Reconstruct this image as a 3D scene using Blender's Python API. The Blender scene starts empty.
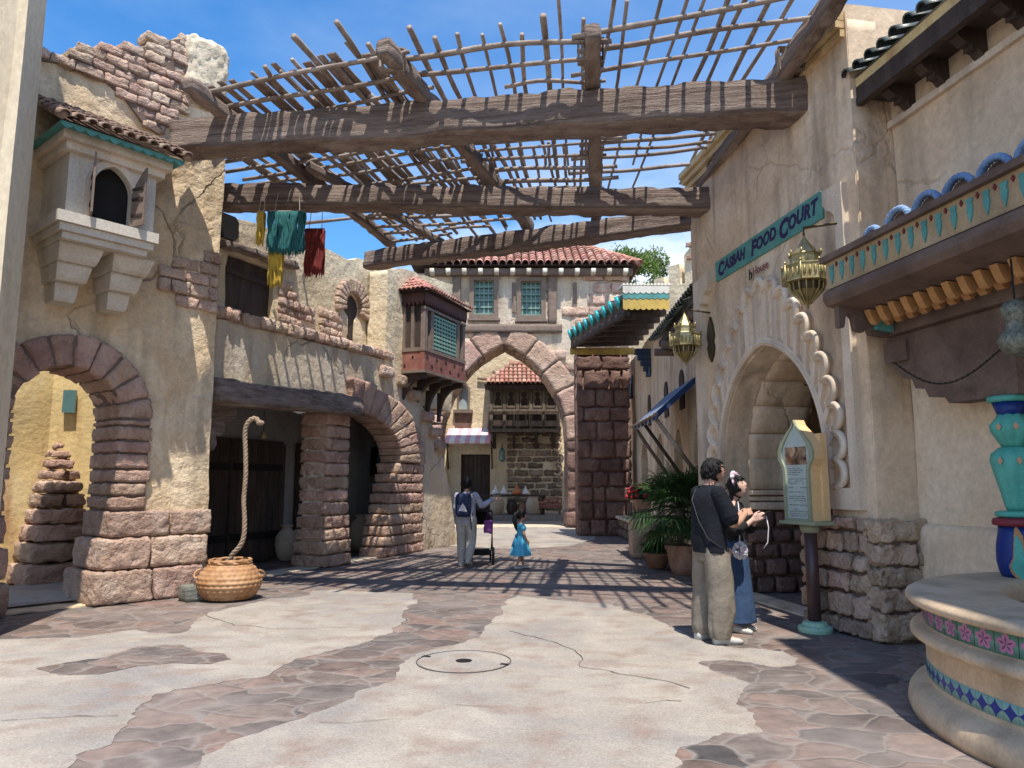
import bpy, bmesh, math, random
from math import sin, cos, pi, radians, sqrt, atan2, hypot, acos, asin, tan
from mathutils import Vector, Matrix, noise
from mathutils.geometry import delaunay_2d_cdt, tessellate_polygon

random.seed(7)
S = bpy.context.scene
COL = S.collection

# ---------------------------------------------------------------- camera, sky, sun, exposure
cam_d = bpy.data.cameras.new("camera")
cam = bpy.data.objects.new("camera", cam_d)
COL.objects.link(cam)
cam.location = (0, 0, 1.5)
cam.rotation_euler = (radians(90) + math.atan(100 / 740.0), 0, 0)
cam_d.sensor_width = 36.0
cam_d.lens = 36.0 * 740 / 1024
cam_d.clip_end = 2000
S.camera = cam

SUN_AZ = (0.165, -0.986)      # horizontal direction towards the sun (behind the viewer)
SUN_EL = radians(67)
world = bpy.data.worlds.new("World")
S.world = world
world.use_nodes = True
wn, wl = world.node_tree.nodes, world.node_tree.links
wn.clear()
w_out = wn.new("ShaderNodeOutputWorld")
w_bg = wn.new("ShaderNodeBackground")
sky = wn.new("ShaderNodeTexSky")
sky.sky_type = 'NISHITA'
sky.sun_disc = False
sky.sun_elevation = SUN_EL
sky.sun_rotation = atan2(SUN_AZ[0], SUN_AZ[1])
sky.air_density = 1.0
sky.dust_density = 0.2
sky.ozone_density = 3.5
w_bg.inputs[1].default_value = 0.125
# thin summer clouds low over the roofs
tc = wn.new("ShaderNodeTexCoord")
mp = wn.new("ShaderNodeMapping"); mp.inputs['Scale'].default_value = (1.0, 1.0, 2.6)
mp.inputs['Location'].default_value = (0.35, 0.2, 0.1)
nz = wn.new("ShaderNodeTexNoise"); nz.inputs['Scale'].default_value = 2.6; nz.inputs['Detail'].default_value = 8
nz.inputs['Roughness'].default_value = 0.55
rp = wn.new("ShaderNodeValToRGB"); rp.color_ramp.elements[0].position = 0.36; rp.color_ramp.elements[1].position = 0.60
sx = wn.new("ShaderNodeSeparateXYZ")
rz = wn.new("ShaderNodeMapRange"); rz.inputs[1].default_value = 0.30; rz.inputs[2].default_value = 0.44
rz.inputs[3].default_value = 1.0; rz.inputs[4].default_value = 0.12
mul = wn.new("ShaderNodeMath"); mul.operation = 'MULTIPLY'
mx = wn.new("ShaderNodeMix"); mx.data_type = 'RGBA'
wl.new(tc.outputs['Generated'], mp.inputs[0]); wl.new(mp.outputs[0], nz.inputs['Vector'])
wl.new(nz.outputs['Fac'], rp.inputs[0]); wl.new(tc.outputs['Generated'], sx.inputs[0])
wl.new(sx.outputs[2], rz.inputs[0]); wl.new(rp.outputs[0], mul.inputs[0]); wl.new(rz.outputs[0], mul.inputs[1])
wl.new(mul.outputs[0], mx.inputs[0]); shs = wn.new('ShaderNodeHueSaturation'); shs.inputs['Saturation'].default_value = 1.28; shs.inputs['Value'].default_value = 1.45
wl.new(sky.outputs[0], shs.inputs['Color']); wl.new(shs.outputs[0], mx.inputs[6]); mx.inputs[7].default_value = (7.4, 7.9, 8.6, 1)
wl.new(mx.outputs[2], w_bg.inputs[0]); wl.new(w_bg.outputs[0], w_out.inputs[0])

sun_d = bpy.data.lights.new("sun", 'SUN')
sun_d.energy = 4.8
sun_d.angle = radians(0.55)
sun_d.color = (1.0, 0.945, 0.86)
sun = bpy.data.objects.new("sun", sun_d)
COL.objects.link(sun)
sd = Vector((SUN_AZ[0] * cos(SUN_EL), SUN_AZ[1] * cos(SUN_EL), sin(SUN_EL)))
sun.rotation_euler = sd.to_track_quat('Z', 'Y').to_euler()
sun.location = (0, -10, 30)

S.view_settings.view_transform = 'Standard'
S.view_settings.look = 'None'
S.view_settings.gamma = 1.0
S.view_settings.exposure = 0.46
S.cycles.max_bounces = 8
S.cycles.diffuse_bounces = 5
S.cycles.use_denoising = True

# ---------------------------------------------------------------- helpers: materials
def rgb(c, a=1.0):
    return (c[0], c[1], c[2], a)

def pmat(name, c1, c2, c3=None, scale=2.0, rough=0.85, bump=0.3, bscale=18.0, bdist=0.02, island=0.0,
         stretch=(1, 1, 1), crack=0.0, crack_scale=0.7, metal=0.0, coarse=0.0, coarse_scale=4.0, coords='pos', spec=0.3,
         stain=None, wave=None, rot=(0, 0, 0), hue=0.0, ridge=None, speck=(0.62, 1.18)):
    """procedural surface: two-tone mottling, large blotches, fine and coarse relief, per-stone tint, hairline cracks"""
    m = bpy.data.materials.new(name)
    m.use_nodes = True
    N, L = m.node_tree.nodes, m.node_tree.links
    N.clear()
    out = N.new("ShaderNodeOutputMaterial")
    b = N.new("ShaderNodeBsdfPrincipled")
    L.new(b.outputs[0], out.inputs[0])
    b.inputs['Roughness'].default_value = rough
    b.inputs['Metallic'].default_value = metal
    b.inputs['Specular IOR Level'].default_value = spec
    if coords == 'pos':
        g = N.new("ShaderNodeNewGeometry"); vec = g.outputs['Position']
    else:
        g = N.new("ShaderNodeTexCoord"); vec = g.outputs['Object']
    mpn = N.new("ShaderNodeMapping"); mpn.inputs['Scale'].default_value = stretch; mpn.inputs['Rotation'].default_value = rot
    L.new(vec, mpn.inputs[0]); vec = mpn.outputs[0]
    def noise_n(s, d=6, r=0.6, dist=0.0):
        n = N.new("ShaderNodeTexNoise"); n.inputs['Scale'].default_value = s; n.inputs['Detail'].default_value = d
        n.inputs['Roughness'].default_value = r; n.inputs['Distortion'].default_value = dist
        L.new(vec, n.inputs['Vector']); return n.outputs['Fac']
    def mix(f, a, bb, mode='MIX'):
        x = N.new("ShaderNodeMix"); x.data_type = 'RGBA'; x.blend_type = mode
        if isinstance(f, float): x.inputs[0].default_value = f
        else: L.new(f, x.inputs[0])
        if isinstance(a, tuple): x.inputs[6].default_value = rgb(a)
        else: L.new(a, x.inputs[6])
        if isinstance(bb, tuple): x.inputs[7].default_value = rgb(bb)
        else: L.new(bb, x.inputs[7])
        return x.outputs[2]
    def mrange(v, a, bb, lo=0.0, hi=1.0):
        r = N.new("ShaderNodeMapRange"); r.inputs[1].default_value = a; r.inputs[2].default_value = bb
        r.inputs[3].default_value = lo; r.inputs[4].default_value = hi
        L.new(v, r.inputs[0]); return r.outputs[0]
    col = mix(mrange(noise_n(scale), 0.35, 0.65), c1, c2)
    if c3:
        col = mix(mrange(noise_n(scale * 0.35, 5, 0.65, 0.6), 0.45, 0.68), col, c3)
    if stain:
        n2 = N.new("ShaderNodeTexNoise"); n2.inputs['Scale'].default_value = 1.0; n2.inputs['Detail'].default_value = 7
        m2 = N.new("ShaderNodeMapping"); m2.inputs['Scale'].default_value = (3.0, 3.0, 0.45)
        L.new(g.outputs[0 if coords == 'pos' else 'Object'], m2.inputs[0]); L.new(m2.outputs[0], n2.inputs['Vector'])
        col = mix(mrange(n2.outputs['Fac'], 0.50, 0.70, 0.0, 0.85), col, stain)
    fine = noise_n(bscale * 2.2, 8, 0.7)
    fcol = N.new("ShaderNodeMix"); fcol.data_type = 'RGBA'; fcol.blend_type = 'MULTIPLY'; fcol.inputs[0].default_value = 0.55
    L.new(col, fcol.inputs[6])
    fr = mrange(fine, 0.3, 0.7, *speck)
    L.new(fr, fcol.inputs[7]); col = fcol.outputs[2]
    if island:
        gi = N.new("ShaderNodeNewGeometry")
        hs = N.new("ShaderNodeHueSaturation")
        L.new(mrange(gi.outputs['Random Per Island'], 0, 1, 1 - island, 1 + island), hs.inputs['Value'])
        if hue:
            wnz = N.new("ShaderNodeTexWhiteNoise"); wnz.noise_dimensions = '1D'; L.new(gi.outputs['Random Per Island'], wnz.inputs['W'])
            L.new(mrange(wnz.outputs['Value'], 0, 1, 0.5 - hue, 0.5 + hue), hs.inputs['Hue'])
        L.new(col, hs.inputs['Color']); col = hs.outputs[0]
    height = None
    def addh(h, w):
        nonlocal height
        mm = N.new("ShaderNodeMath"); mm.operation = 'MULTIPLY_ADD'; L.new(h, mm.inputs[0]); mm.inputs[1].default_value = w
        if height is None: mm.inputs[2].default_value = 0.0
        else: L.new(height, mm.inputs[2])
        height = mm.outputs[0]
    addh(noise_n(bscale, 8, 0.65), 1.0)
    if coarse: addh(noise_n(coarse_scale, 4, 0.6), coarse)
    if ridge:
        rn = N.new("ShaderNodeTexNoise"); rn.noise_type = 'RIDGED_MULTIFRACTAL'; rn.inputs['Scale'].default_value = ridge[0]; rn.inputs['Detail'].default_value = 6
        rn.inputs['Roughness'].default_value = .55; L.new(vec, rn.inputs['Vector']); addh(mrange(rn.outputs['Fac'], 0.2, 1.6), -ridge[1])
        col = mix(mrange(rn.outputs['Fac'], 1.1, 1.9, 0.0, 0.45), col, (c1[0] * .45, c1[1] * .42, c1[2] * .40))
    if wave:
        wv = N.new("ShaderNodeTexWave"); wv.wave_type = 'BANDS'; wv.bands_direction = wave[0]
        wv.inputs['Scale'].default_value = wave[1]; wv.inputs['Distortion'].default_value = wave[2]; wv.inputs['Detail'].default_value = 3
        L.new(g.outputs[0 if coords == 'pos' else 'Object'], wv.inputs['Vector']); addh(wv.outputs['Fac'], wave[3])
        col = mix(mrange(wv.outputs['Fac'], 0.0, 0.25, 0.5, 0.0), col, (c1[0] * .3, c1[1] * .3, c1[2] * .3))
    if crack:
        v = N.new("ShaderNodeTexVoronoi"); v.feature = 'DISTANCE_TO_EDGE'; v.inputs['Scale'].default_value = crack_scale
        nn = N.new("ShaderNodeTexNoise"); nn.inputs['Scale'].default_value = 2.2; nn.inputs['Detail'].default_value = 6
        L.new(vec, nn.inputs['Vector'])
        va = N.new("ShaderNodeVectorMath"); va.operation = 'MULTIPLY_ADD'; L.new(nn.outputs['Color'], va.inputs[0])
        va.inputs[1].default_value = (.55, .55, .55); L.new(vec, va.inputs[2]); L.new(va.outputs[0], v.inputs['Vector'])
        line = mrange(v.outputs['Distance'], 0.002, 0.012, 1.0, 0.0)
        gate = mrange(noise_n(0.55, 2, 0.5), 0.50, 0.56)
        mm = N.new("ShaderNodeMath"); mm.operation = 'MULTIPLY'; L.new(line, mm.inputs[0]); L.new(gate, mm.inputs[1])
        m3 = N.new("ShaderNodeMath"); m3.operation = 'MULTIPLY'; L.new(mm.outputs[0], m3.inputs[0]); m3.inputs[1].default_value = crack
        col = mix(m3.outputs[0], col, (c1[0] * .25, c1[1] * .25, c1[2] * .25))
        addh(mm.outputs[0], -1.2)
    bp = N.new("ShaderNodeBump"); bp.inputs['Strength'].default_value = bump; bp.inputs['Distance'].default_value = bdist
    L.new(height, bp.inputs['Height']); L.new(bp.outputs[0], b.inputs['Normal'])
    L.new(col, b.inputs['Base Color'])
    return m

def flat(name, c, rough=0.6, metal=0.0, var=0.12, bump=0.05, bscale=30, **k):
    return pmat(name, c, tuple(x * (1 - var) for x in c), scale=6, rough=rough, metal=metal, bump=bump, bscale=bscale, **k)

M = {}
M['stucco_shop'] = pmat('weathered pink-beige stucco', (.76, .575, .39), (.60, .445, .295), (.82, .68, .52), scale=1.6, bump=.45, bscale=6, bdist=.03,
                        crack=.15, crack_scale=.5, stain=(.36, .27, .19), coarse=1.2, coarse_scale=1.6)
M['stucco_tower'] = pmat('rough ochre stucco', (.76, .585, .375), (.62, .455, .28), (.84, .71, .51), scale=2.2, bump=.9, bscale=6, bdist=.07,
                         crack=.3, crack_scale=.5, coarse=1.4, coarse_scale=2.2, stain=(.42, .33, .22))
M['stucco_smooth'] = pmat('smooth tan stucco', (.76, .59, .41), (.66, .50, .34), (.80, .67, .50), scale=1.4, bump=.35, bscale=6, bdist=.03,
                          crack=.25, crack_scale=.45, coarse=1.0, coarse_scale=1.3, stain=(.44, .35, .25))
M['stucco_grey'] = pmat('grey-white stucco', (.64, .55, .43), (.52, .44, .34), (.66, .52, .34), scale=2.0, bump=.7, bscale=7, bdist=.05,
                        crack=.4, crack_scale=.6, coarse=1.2, coarse_scale=2.5, stain=(.38, .29, .20))
M['arcade_plaster_shaded'] = pmat('grey plaster darkened as arcade shade', (.34, .33, .31), (.27, .26, .25), (.40, .37, .33), scale=2.0, bump=.5, bscale=7, bdist=.04, coarse=1.0, coarse_scale=2.5, stain=(.22, .19, .15))  # darker plaster copy, deepens the shade inside the arcade by colour
M['stucco_cream'] = pmat('bright cream stucco', (.76, .65, .45), (.68, .56, .37), (.62, .48, .30), scale=1.5, bump=.8, bscale=5, bdist=.07,
                         coarse=1.2, coarse_scale=1.5, stain=(.56, .46, .32))
M['stucco_yellow'] = pmat('yellow stucco', (.70, .52, .24), (.60, .45, .22), (.66, .54, .32), scale=2.0, bump=.45, bscale=8, bdist=.03, coarse=1, coarse_scale=2, stain=(.40, .20, .09))
M['trim'] = pmat('pale cast plaster', (.74, .61, .47), (.64, .52, .39), (.78, .67, .54), scale=4, bump=.25, bscale=20, bdist=.01, stain=(.42, .33, .25))
M['oriel_plaster'] = pmat('off-white box plaster', (.64, .59, .50), (.55, .49, .40), (.60, .52, .42), scale=3, bump=.3, bscale=14, bdist=.02, stain=(.46, .38, .28))
M['pink_stone'] = pmat('pink rough sandstone', (.56, .365, .27), (.42, .26, .19), (.64, .46, .35), scale=5, bump=1.0, bscale=20, bdist=.06, ridge=(5, .9),
                       island=.16, hue=.012, coarse=1.5, coarse_scale=6)
M['pink_stone_pale'] = pmat('weathered pale pink sandstone', (.64, .45, .34), (.48, .31, .23), (.74, .58, .46), scale=5, bump=1.0, bscale=18, bdist=.07, ridge=(5, .9),
                       island=.18, hue=.012, coarse=1.5, coarse_scale=6)
M['dark_brick'] = pmat('dark red-brown block', (.21, .12, .092), (.15, .085, .068), (.29, .18, .14), scale=5, bump=.9, bscale=16, bdist=.06, ridge=(5, .8), island=.22)
M['lump'] = pmat('smooth pale rendered rock', (.64, .56, .42), (.54, .46, .33), (.68, .60, .46), scale=3, bump=.7, bscale=9, bdist=.04, coarse=1.2, coarse_scale=3)
M['stucco_fore'] = pmat('smooth sunlit cream plaster', (.72, .62, .45), (.66, .56, .40), (.62, .50, .34), scale=1.0, bump=.35, bscale=8, bdist=.03, coarse=1.2, coarse_scale=1.2, stretch=(1, 1, .5), stain=(.60, .48, .32))
M['tan_stone'] = pmat('tan rubble stone', (.64, .46, .33), (.48, .335, .235), (.68, .49, .38), scale=4, bump=1.0, bscale=16, bdist=.08, ridge=(6, .9), island=.2, hue=.015, coarse=1.8, coarse_scale=5)
M['mortar'] = pmat('dark mortar', (.20, .14, .11), (.14, .10, .08), scale=6, bump=.5, bscale=20)
M['wood'] = pmat('weathered grey-brown timber', (.35, .265, .22), (.17, .12, .095), (.45, .36, .30), scale=3, bump=1.0, bscale=9, bdist=.06,
                 stretch=(.30, 1.6, 9), rough=.9, coarse=1.2, coarse_scale=4)
M['wood_along'] = pmat('weathered rafter timber', (.35, .265, .22), (.17, .12, .095), (.45, .36, .30), scale=3, bump=1.0, bscale=9, bdist=.05, stretch=(1.6, .30, 9), rough=.9, coarse=1.2, coarse_scale=4)
M['pole'] = pmat('sun-bleached pole wood', (.32, .25, .20), (.19, .145, .115), (.44, .37, .31), scale=5, bump=.5, bscale=14, bdist=.01, island=.25, rough=.85)
M['wood_dark'] = pmat('dark stained wood', (.065, .045, .036), (.045, .030, .024), (.09, .065, .05), scale=5, bump=.6, bscale=12, bdist=.015, stretch=(3, 3, .5), rough=.75, island=.15)
M['rubble_shaded'] = pmat('rubble stone darkened as balcony shade', (.26, .19, .135), (.17, .12, .085), (.36, .27, .19), scale=2.5, bump=.9, bscale=12, bdist=.06, ridge=(4, .8), island=.35)  # tan rubble darkened to paint in the shade below the balcony
M['wood_grey'] = pmat('grey carved wood', (.15, .12, .09), (.09, .07, .052), (.20, .165, .12), scale=5, bump=.5, bscale=14, bdist=.015, stretch=(3, 3, .6), rough=.85)
M['timber_trim'] = pmat('brown-grey window timber', (.24, .18, .14), (.18, .13, .10), scale=6, bump=.4, bscale=15, bdist=.01)
M['red_wood'] = pmat('faded red painted wood', (.29, .11, .08), (.20, .08, .06), (.36, .17, .125), scale=6, bump=.4, bscale=16, bdist=.01)
M['roof_tile'] = pmat('red clay roof tile', (.46, .22, .16), (.38, .16, .115), (.62, .42, .34), scale=9, bump=.4, bscale=20, bdist=.01, island=.32, hue=.012, rough=.8)
M['roof_tile_old'] = pmat('old brown clay roof tile', (.34, .23, .165), (.22, .14, .105), (.44, .34, .26), scale=9, bump=.5, bscale=20, bdist=.01, island=.3, rough=.85)
M['roof_dark'] = flat('dark roof underlay', (.06, .04, .035), .9)
M['teal_paint'] = flat('weathered teal paint', (.11, .33, .30), .6, var=.3, bump=.2)
M['turq_tile'] = flat('glazed turquoise tile', (.03, .50, .50), .25, bump=.05, spec=.6)
M['black_tile'] = pmat('glazed dark green tile', (.055, .075, .06), (.03, .04, .035), (.20, .20, .17), scale=7, rough=.35, bump=.2, bscale=20, spec=.5)
M['yellow_paint'] = pmat('yellow painted board', (.62, .43, .10), (.50, .34, .09), scale=5, bump=.2, stain=(.34, .24, .10), rough=.7)
M['white_paint'] = pmat('white painted board', (.74, .71, .60), (.64, .60, .50), scale=5, bump=.2, stain=(.45, .38, .28), rough=.7)
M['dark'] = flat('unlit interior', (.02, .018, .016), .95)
M['glass_teal'] = flat('dusty teal window glass', (.10, .20, .20), .2, spec=.6, bump=.02)
M['glass_pale'] = flat('pale window glass', (.35, .42, .44), .15, spec=.6, bump=.02)
M['lattice_teal'] = flat('pale green lattice paint', (.22, .36, .28), .7)
M['iron'] = flat('dark wrought iron', (.03, .028, .026), .55, metal=.6)
M['brass'] = pmat('aged brass', (.46, .38, .18), (.28, .22, .10), (.56, .50, .30), scale=14, rough=.5, metal=.85, bump=.5, bscale=45, bdist=.01)
M['brass_dark'] = flat('dark patinated bronze', (.10, .08, .045), .5, metal=.7)

# ---------------------------------------------------------------- helpers: mesh building
class MB:
    def __init__(s):
        s.v = []; s.f = []
    def add(s, vs, fs):
        o = len(s.v)
        s.v += [tuple(v) for v in vs]
        s.f += [tuple(i + o for i in f) for f in fs]
        return s
    def box(s, c, h, R=None):
        vs = []
        for z in (-1, 1):
            for y in (-1, 1):
                for x in (-1, 1):
                    p = Vector((x * h[0], y * h[1], z * h[2]))
                    if R is not None: p = R @ p
                    vs.append(p + Vector(c))
        return s.add(vs, [(0, 2, 3, 1), (4, 5, 7, 6), (0, 1, 5, 4), (2, 6, 7, 3), (0, 4, 6, 2), (1, 3, 7, 5)])
    def tube(s, pts, r, n=8, cap=True, closed=False, sq=None):
        pts = [Vector(p) for p in pts]
        if not isinstance(r, (list, tuple)): r = [r] * len(pts)
        vs, fs = [], []
        up = None
        m = len(pts)
        for i, p in enumerate(pts):
            if closed: t = pts[(i + 1) % m] - pts[i - 1]
            else: t = pts[min(i + 1, m - 1)] - pts[max(i - 1, 0)]
            if t.length < 1e-9: t = Vector((0, 0, 1))
            t.normalize()
            if up is None:
                up = Vector((0, 0, 1)) if abs(t.z) < .9 else Vector((1, 0, 0))
            a = up - t * up.dot(t)
            if a.length < 1e-6: a = t.orthogonal()
            a.normalize(); up = a
            b = t.cross(a)
            rr = r[i]
            rx, ry = rr if isinstance(rr, tuple) else (rr, rr)
            for k in range(n):
                th = 2 * pi * (k + (.5 if n == 4 else 0)) / n
                vs.append(p + a * (cos(th) * rx) + b * (sin(th) * ry))
        for i in range(m if closed else m - 1):
            j = (i + 1) % m
            for k in range(n):
                k2 = (k + 1) % n
                fs.append((i * n + k, i * n + k2, j * n + k2, j * n + k))
        if cap and not closed:
            fs.append(tuple(range(n - 1, -1, -1))); fs.append(tuple((m - 1) * n + k for k in range(n)))
        return s.add(vs, fs)
    def lathe(s, prof, c=(0, 0, 0), n=24, a0=0, a1=2 * pi, capb=True, capt=True, f=None):
        full = abs(a1 - a0 - 2 * pi) < 1e-6
        m = n if full else n + 1
        vs, fs = [], []
        for (r, z) in prof:
            for k in range(m):
                th = a0 + (a1 - a0) * k / n
                q = f(th, r, z) if f else 1.0
                vs.append((c[0] + r * q * cos(th), c[1] + r * q * sin(th), c[2] + z))
        for i in range(len(prof) - 1):
            for k in range(n):
                k2 = (k + 1) % m
                fs.append((i * m + k, i * m + k2, (i + 1) * m + k2, (i + 1) * m + k))
        if full and capb: fs.append(tuple(range(m - 1, -1, -1)))
        if full and capt: fs.append(tuple((len(prof) - 1) * m + k for k in range(m)))
        return s.add(vs, fs)
    def sphere(s, c, r, n=10, m=6):
        if not isinstance(r, (tuple, list)): r = (r, r, r)
        vs = [(c[0], c[1], c[2] - r[2])]
        for i in range(1, m):
            ph = -pi / 2 + pi * i / m
            for k in range(n):
                vs.append((c[0] + r[0] * cos(ph) * cos(2 * pi * k / n), c[1] + r[1] * cos(ph) * sin(2 * pi * k / n), c[2] + r[2] * sin(ph)))
        vs.append((c[0], c[1], c[2] + r[2]))
        fs = [(0, 1 + (k + 1) % n, 1 + k) for k in range(n)]
        for i in range(m - 2):
            for k in range(n):
                fs.append((1 + i * n + k, 1 + i * n + (k + 1) % n, 1 + (i + 1) * n + (k + 1) % n, 1 + (i + 1) * n + k))
        e = 1 + (m - 1) * n
        fs += [(1 + (m - 2) * n + k, 1 + (m - 2) * n + (k + 1) % n, e) for k in range(n)]
        return s.add(vs, fs)
    def build(s, name, mat, parent=None, smooth=False, local=False):
        me = bpy.data.meshes.new(name)
        me.from_pydata(s.v, [], s.f)
        me.update()
        bm = bmesh.new(); bm.from_mesh(me)
        bmesh.ops.recalc_face_normals(bm, faces=bm.faces)
        bm.to_mesh(me); bm.free()
        if smooth:
            for p in me.polygons: p.use_smooth = True
        if mat is not None: me.materials.append(mat)
        return link(bpy.data.objects.new(name, me), parent, local)

W = {}
def link(o, parent=None, local=False):
    COL.objects.link(o)
    if parent is not None:
        o.parent = parent
        if not local:
            o.matrix_parent_inverse = Matrix.Translation(W.get(parent.name, Vector((0, 0, 0)))).inverted()
    W[o.name] = Vector((0, 0, 0)) if parent is None or not local else Vector((0, 0, 0))
    return o

def tag(o, label=None, cat=None, group=None, kind=None):
    if label: o['label'] = label
    if cat: o['category'] = cat
    if group: o['group'] = group
    if kind: o['kind'] = kind
    return o

def thing(name, label, cat, loc=(0, 0, 0), rotz=0.0, group=None):
    o = bpy.data.objects.new(name, None)
    o.empty_display_size = .2
    COL.objects.link(o)
    o.location = loc; o.rotation_euler = (0, 0, rotz)
    W[o.name] = Vector(loc)
    return tag(o, label, cat, group)

def kids(o):
    return [c for c in bpy.data.objects if c.parent == o]

def copy_tree(o, loc=None, rotz=None, label=None, parent=None):
    c = o.copy(); COL.objects.link(c)
    if parent is not None: c.parent = parent
    if loc is not None: c.location = loc
    if rotz is not None: c.rotation_euler = (0, 0, rotz)
    if label: c['label'] = label
    for ch in kids(o): copy_tree(ch, parent=c)
    return c

class Frame:
    """a vertical plane: u along it, w up, d out of it towards the street"""
    def __init__(s, A, B, off=0.0, z0=0.0):
        dx, dy = B[0] - A[0], B[1] - A[1]; L = hypot(dx, dy)
        s.D = Vector((dx / L, dy / L, 0)); s.N = Vector((dy / L, -dx / L, 0)); s.L = L
        s.O = Vector((A[0], A[1], z0)) + s.N * off
    def __call__(s, u, w, d=0.0):
        return s.O + s.D * u + Vector((0, 0, w)) + s.N * d
    def shift(s, off):
        f = Frame((0, 0), (1, 0)); f.D, f.N, f.L, f.O = s.D, s.N, s.L, s.O + s.N * off
        return f

class ArchFrame:
    """bends x along an arc: x -> angle, y -> radius"""
    def __init__(s, fr, cu, cw, a, r):
        s.fr, s.cu, s.cw, s.a, s.r = fr, cu, cw, a, r
    def __call__(s, x, y, d):
        th = s.a - x / s.r
        R = s.r + y
        return s.fr(s.cu + cos(th) * R, s.cw + sin(th) * R, d)

def stone(mb, fn, h, rad=.03, amp=.012, seg=.09, freq=6.0, off=(0, 0, 0), nmax=10):
    """rough rounded block; fn maps local (x, y, z) to the world"""
    h = [max(a, .005) for a in h]
    rad = min(rad, min(h) * .9)
    ns = [max(3, min(nmax, int(2 * a / seg) + 1)) for a in h]
    sd_ = Vector((random.uniform(-50, 50), random.uniform(-50, 50), random.uniform(-50, 50)))
    idx = {}; vs = []; fs = []
    def vert(i, j, k):
        key = (i, j, k)
        if key in idx: return idx[key]
        p = Vector((-h[0] + 2 * h[0] * i / ns[0], -h[1] + 2 * h[1] * j / ns[1], -h[2] + 2 * h[2] * k / ns[2]))
        q = Vector([max(-(a - rad), min(a - rad, b)) for a, b in zip(h, p)])
        dlt = p - q
        if dlt.length > 1e-6: p = q + dlt.normalized() * rad
        nv = noise.noise_vector(p * freq + sd_) * amp + noise.noise_vector(p * freq * 2.7 + sd_) * amp * .6
        if amp > .009 and dlt.length > 1e-6:      # chipped facets
            vd = noise.voronoi(p * freq * 1.1 + sd_)[0]
            p = p - dlt.normalized() * (amp * 1.5 * min(1.0, max(0.0, 1.0 - (vd[1] - vd[0]) * 3.5)))
        p = p + nv
        vs.append(fn(p.x + off[0], p.y + off[1], p.z + off[2]))
        idx[key] = len(vs) - 1
        return idx[key]
    a, b, c = ns
    for i in range(a):
        for j in range(b):
            fs.append((vert(i, j, 0), vert(i, j + 1, 0), vert(i + 1, j + 1, 0), vert(i + 1, j, 0)))
            fs.append((vert(i, j, c), vert(i + 1, j, c), vert(i + 1, j + 1, c), vert(i, j + 1, c)))
    for i in range(a):
        for k in range(c):
            fs.append((vert(i, 0, k), vert(i + 1, 0, k), vert(i + 1, 0, k + 1), vert(i, 0, k + 1)))
            fs.append((vert(i, b, k), vert(i, b, k + 1), vert(i + 1, b, k + 1), vert(i + 1, b, k)))
    for j in range(b):
        for k in range(c):
            fs.append((vert(0, j, k), vert(0, j, k + 1), vert(0, j + 1, k + 1), vert(0, j + 1, k)))
            fs.append((vert(a, j, k), vert(a, j + 1, k), vert(a, j + 1, k + 1), vert(a, j, k + 1)))
    mb.add(vs, fs)
    return mb

def inpoly(x, y, P):
    c = False; n = len(P); j = n - 1
    for i in range(n):
        if (P[i][1] > y) != (P[j][1] > y) and x < (P[j][0] - P[i][0]) * (y - P[i][1]) / (P[j][1] - P[i][1]) + P[i][0]:
            c = not c
        j = i
    return c

def densify(P, seg, jit=0.0):
    R = []
    n = len(P)
    for i in range(n):
        a, b = P[i], P[(i + 1) % n]
        L = hypot(b[0] - a[0], b[1] - a[1])
        k = max(1, int(L / seg + .5))
        for j in range(k):
            t = j / k
            x, y = a[0] + (b[0] - a[0]) * t, a[1] + (b[1] - a[1]) * t
            if jit and j > 0:
                nn = noise.noise(Vector((x * 3.1, y * 3.1, 1.7))) * jit
                nx, ny = (b[1] - a[1]) / L, -(b[0] - a[0]) / L
                x += nx * nn; y += ny * nn
            R.append((x, y))
    return R

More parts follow.
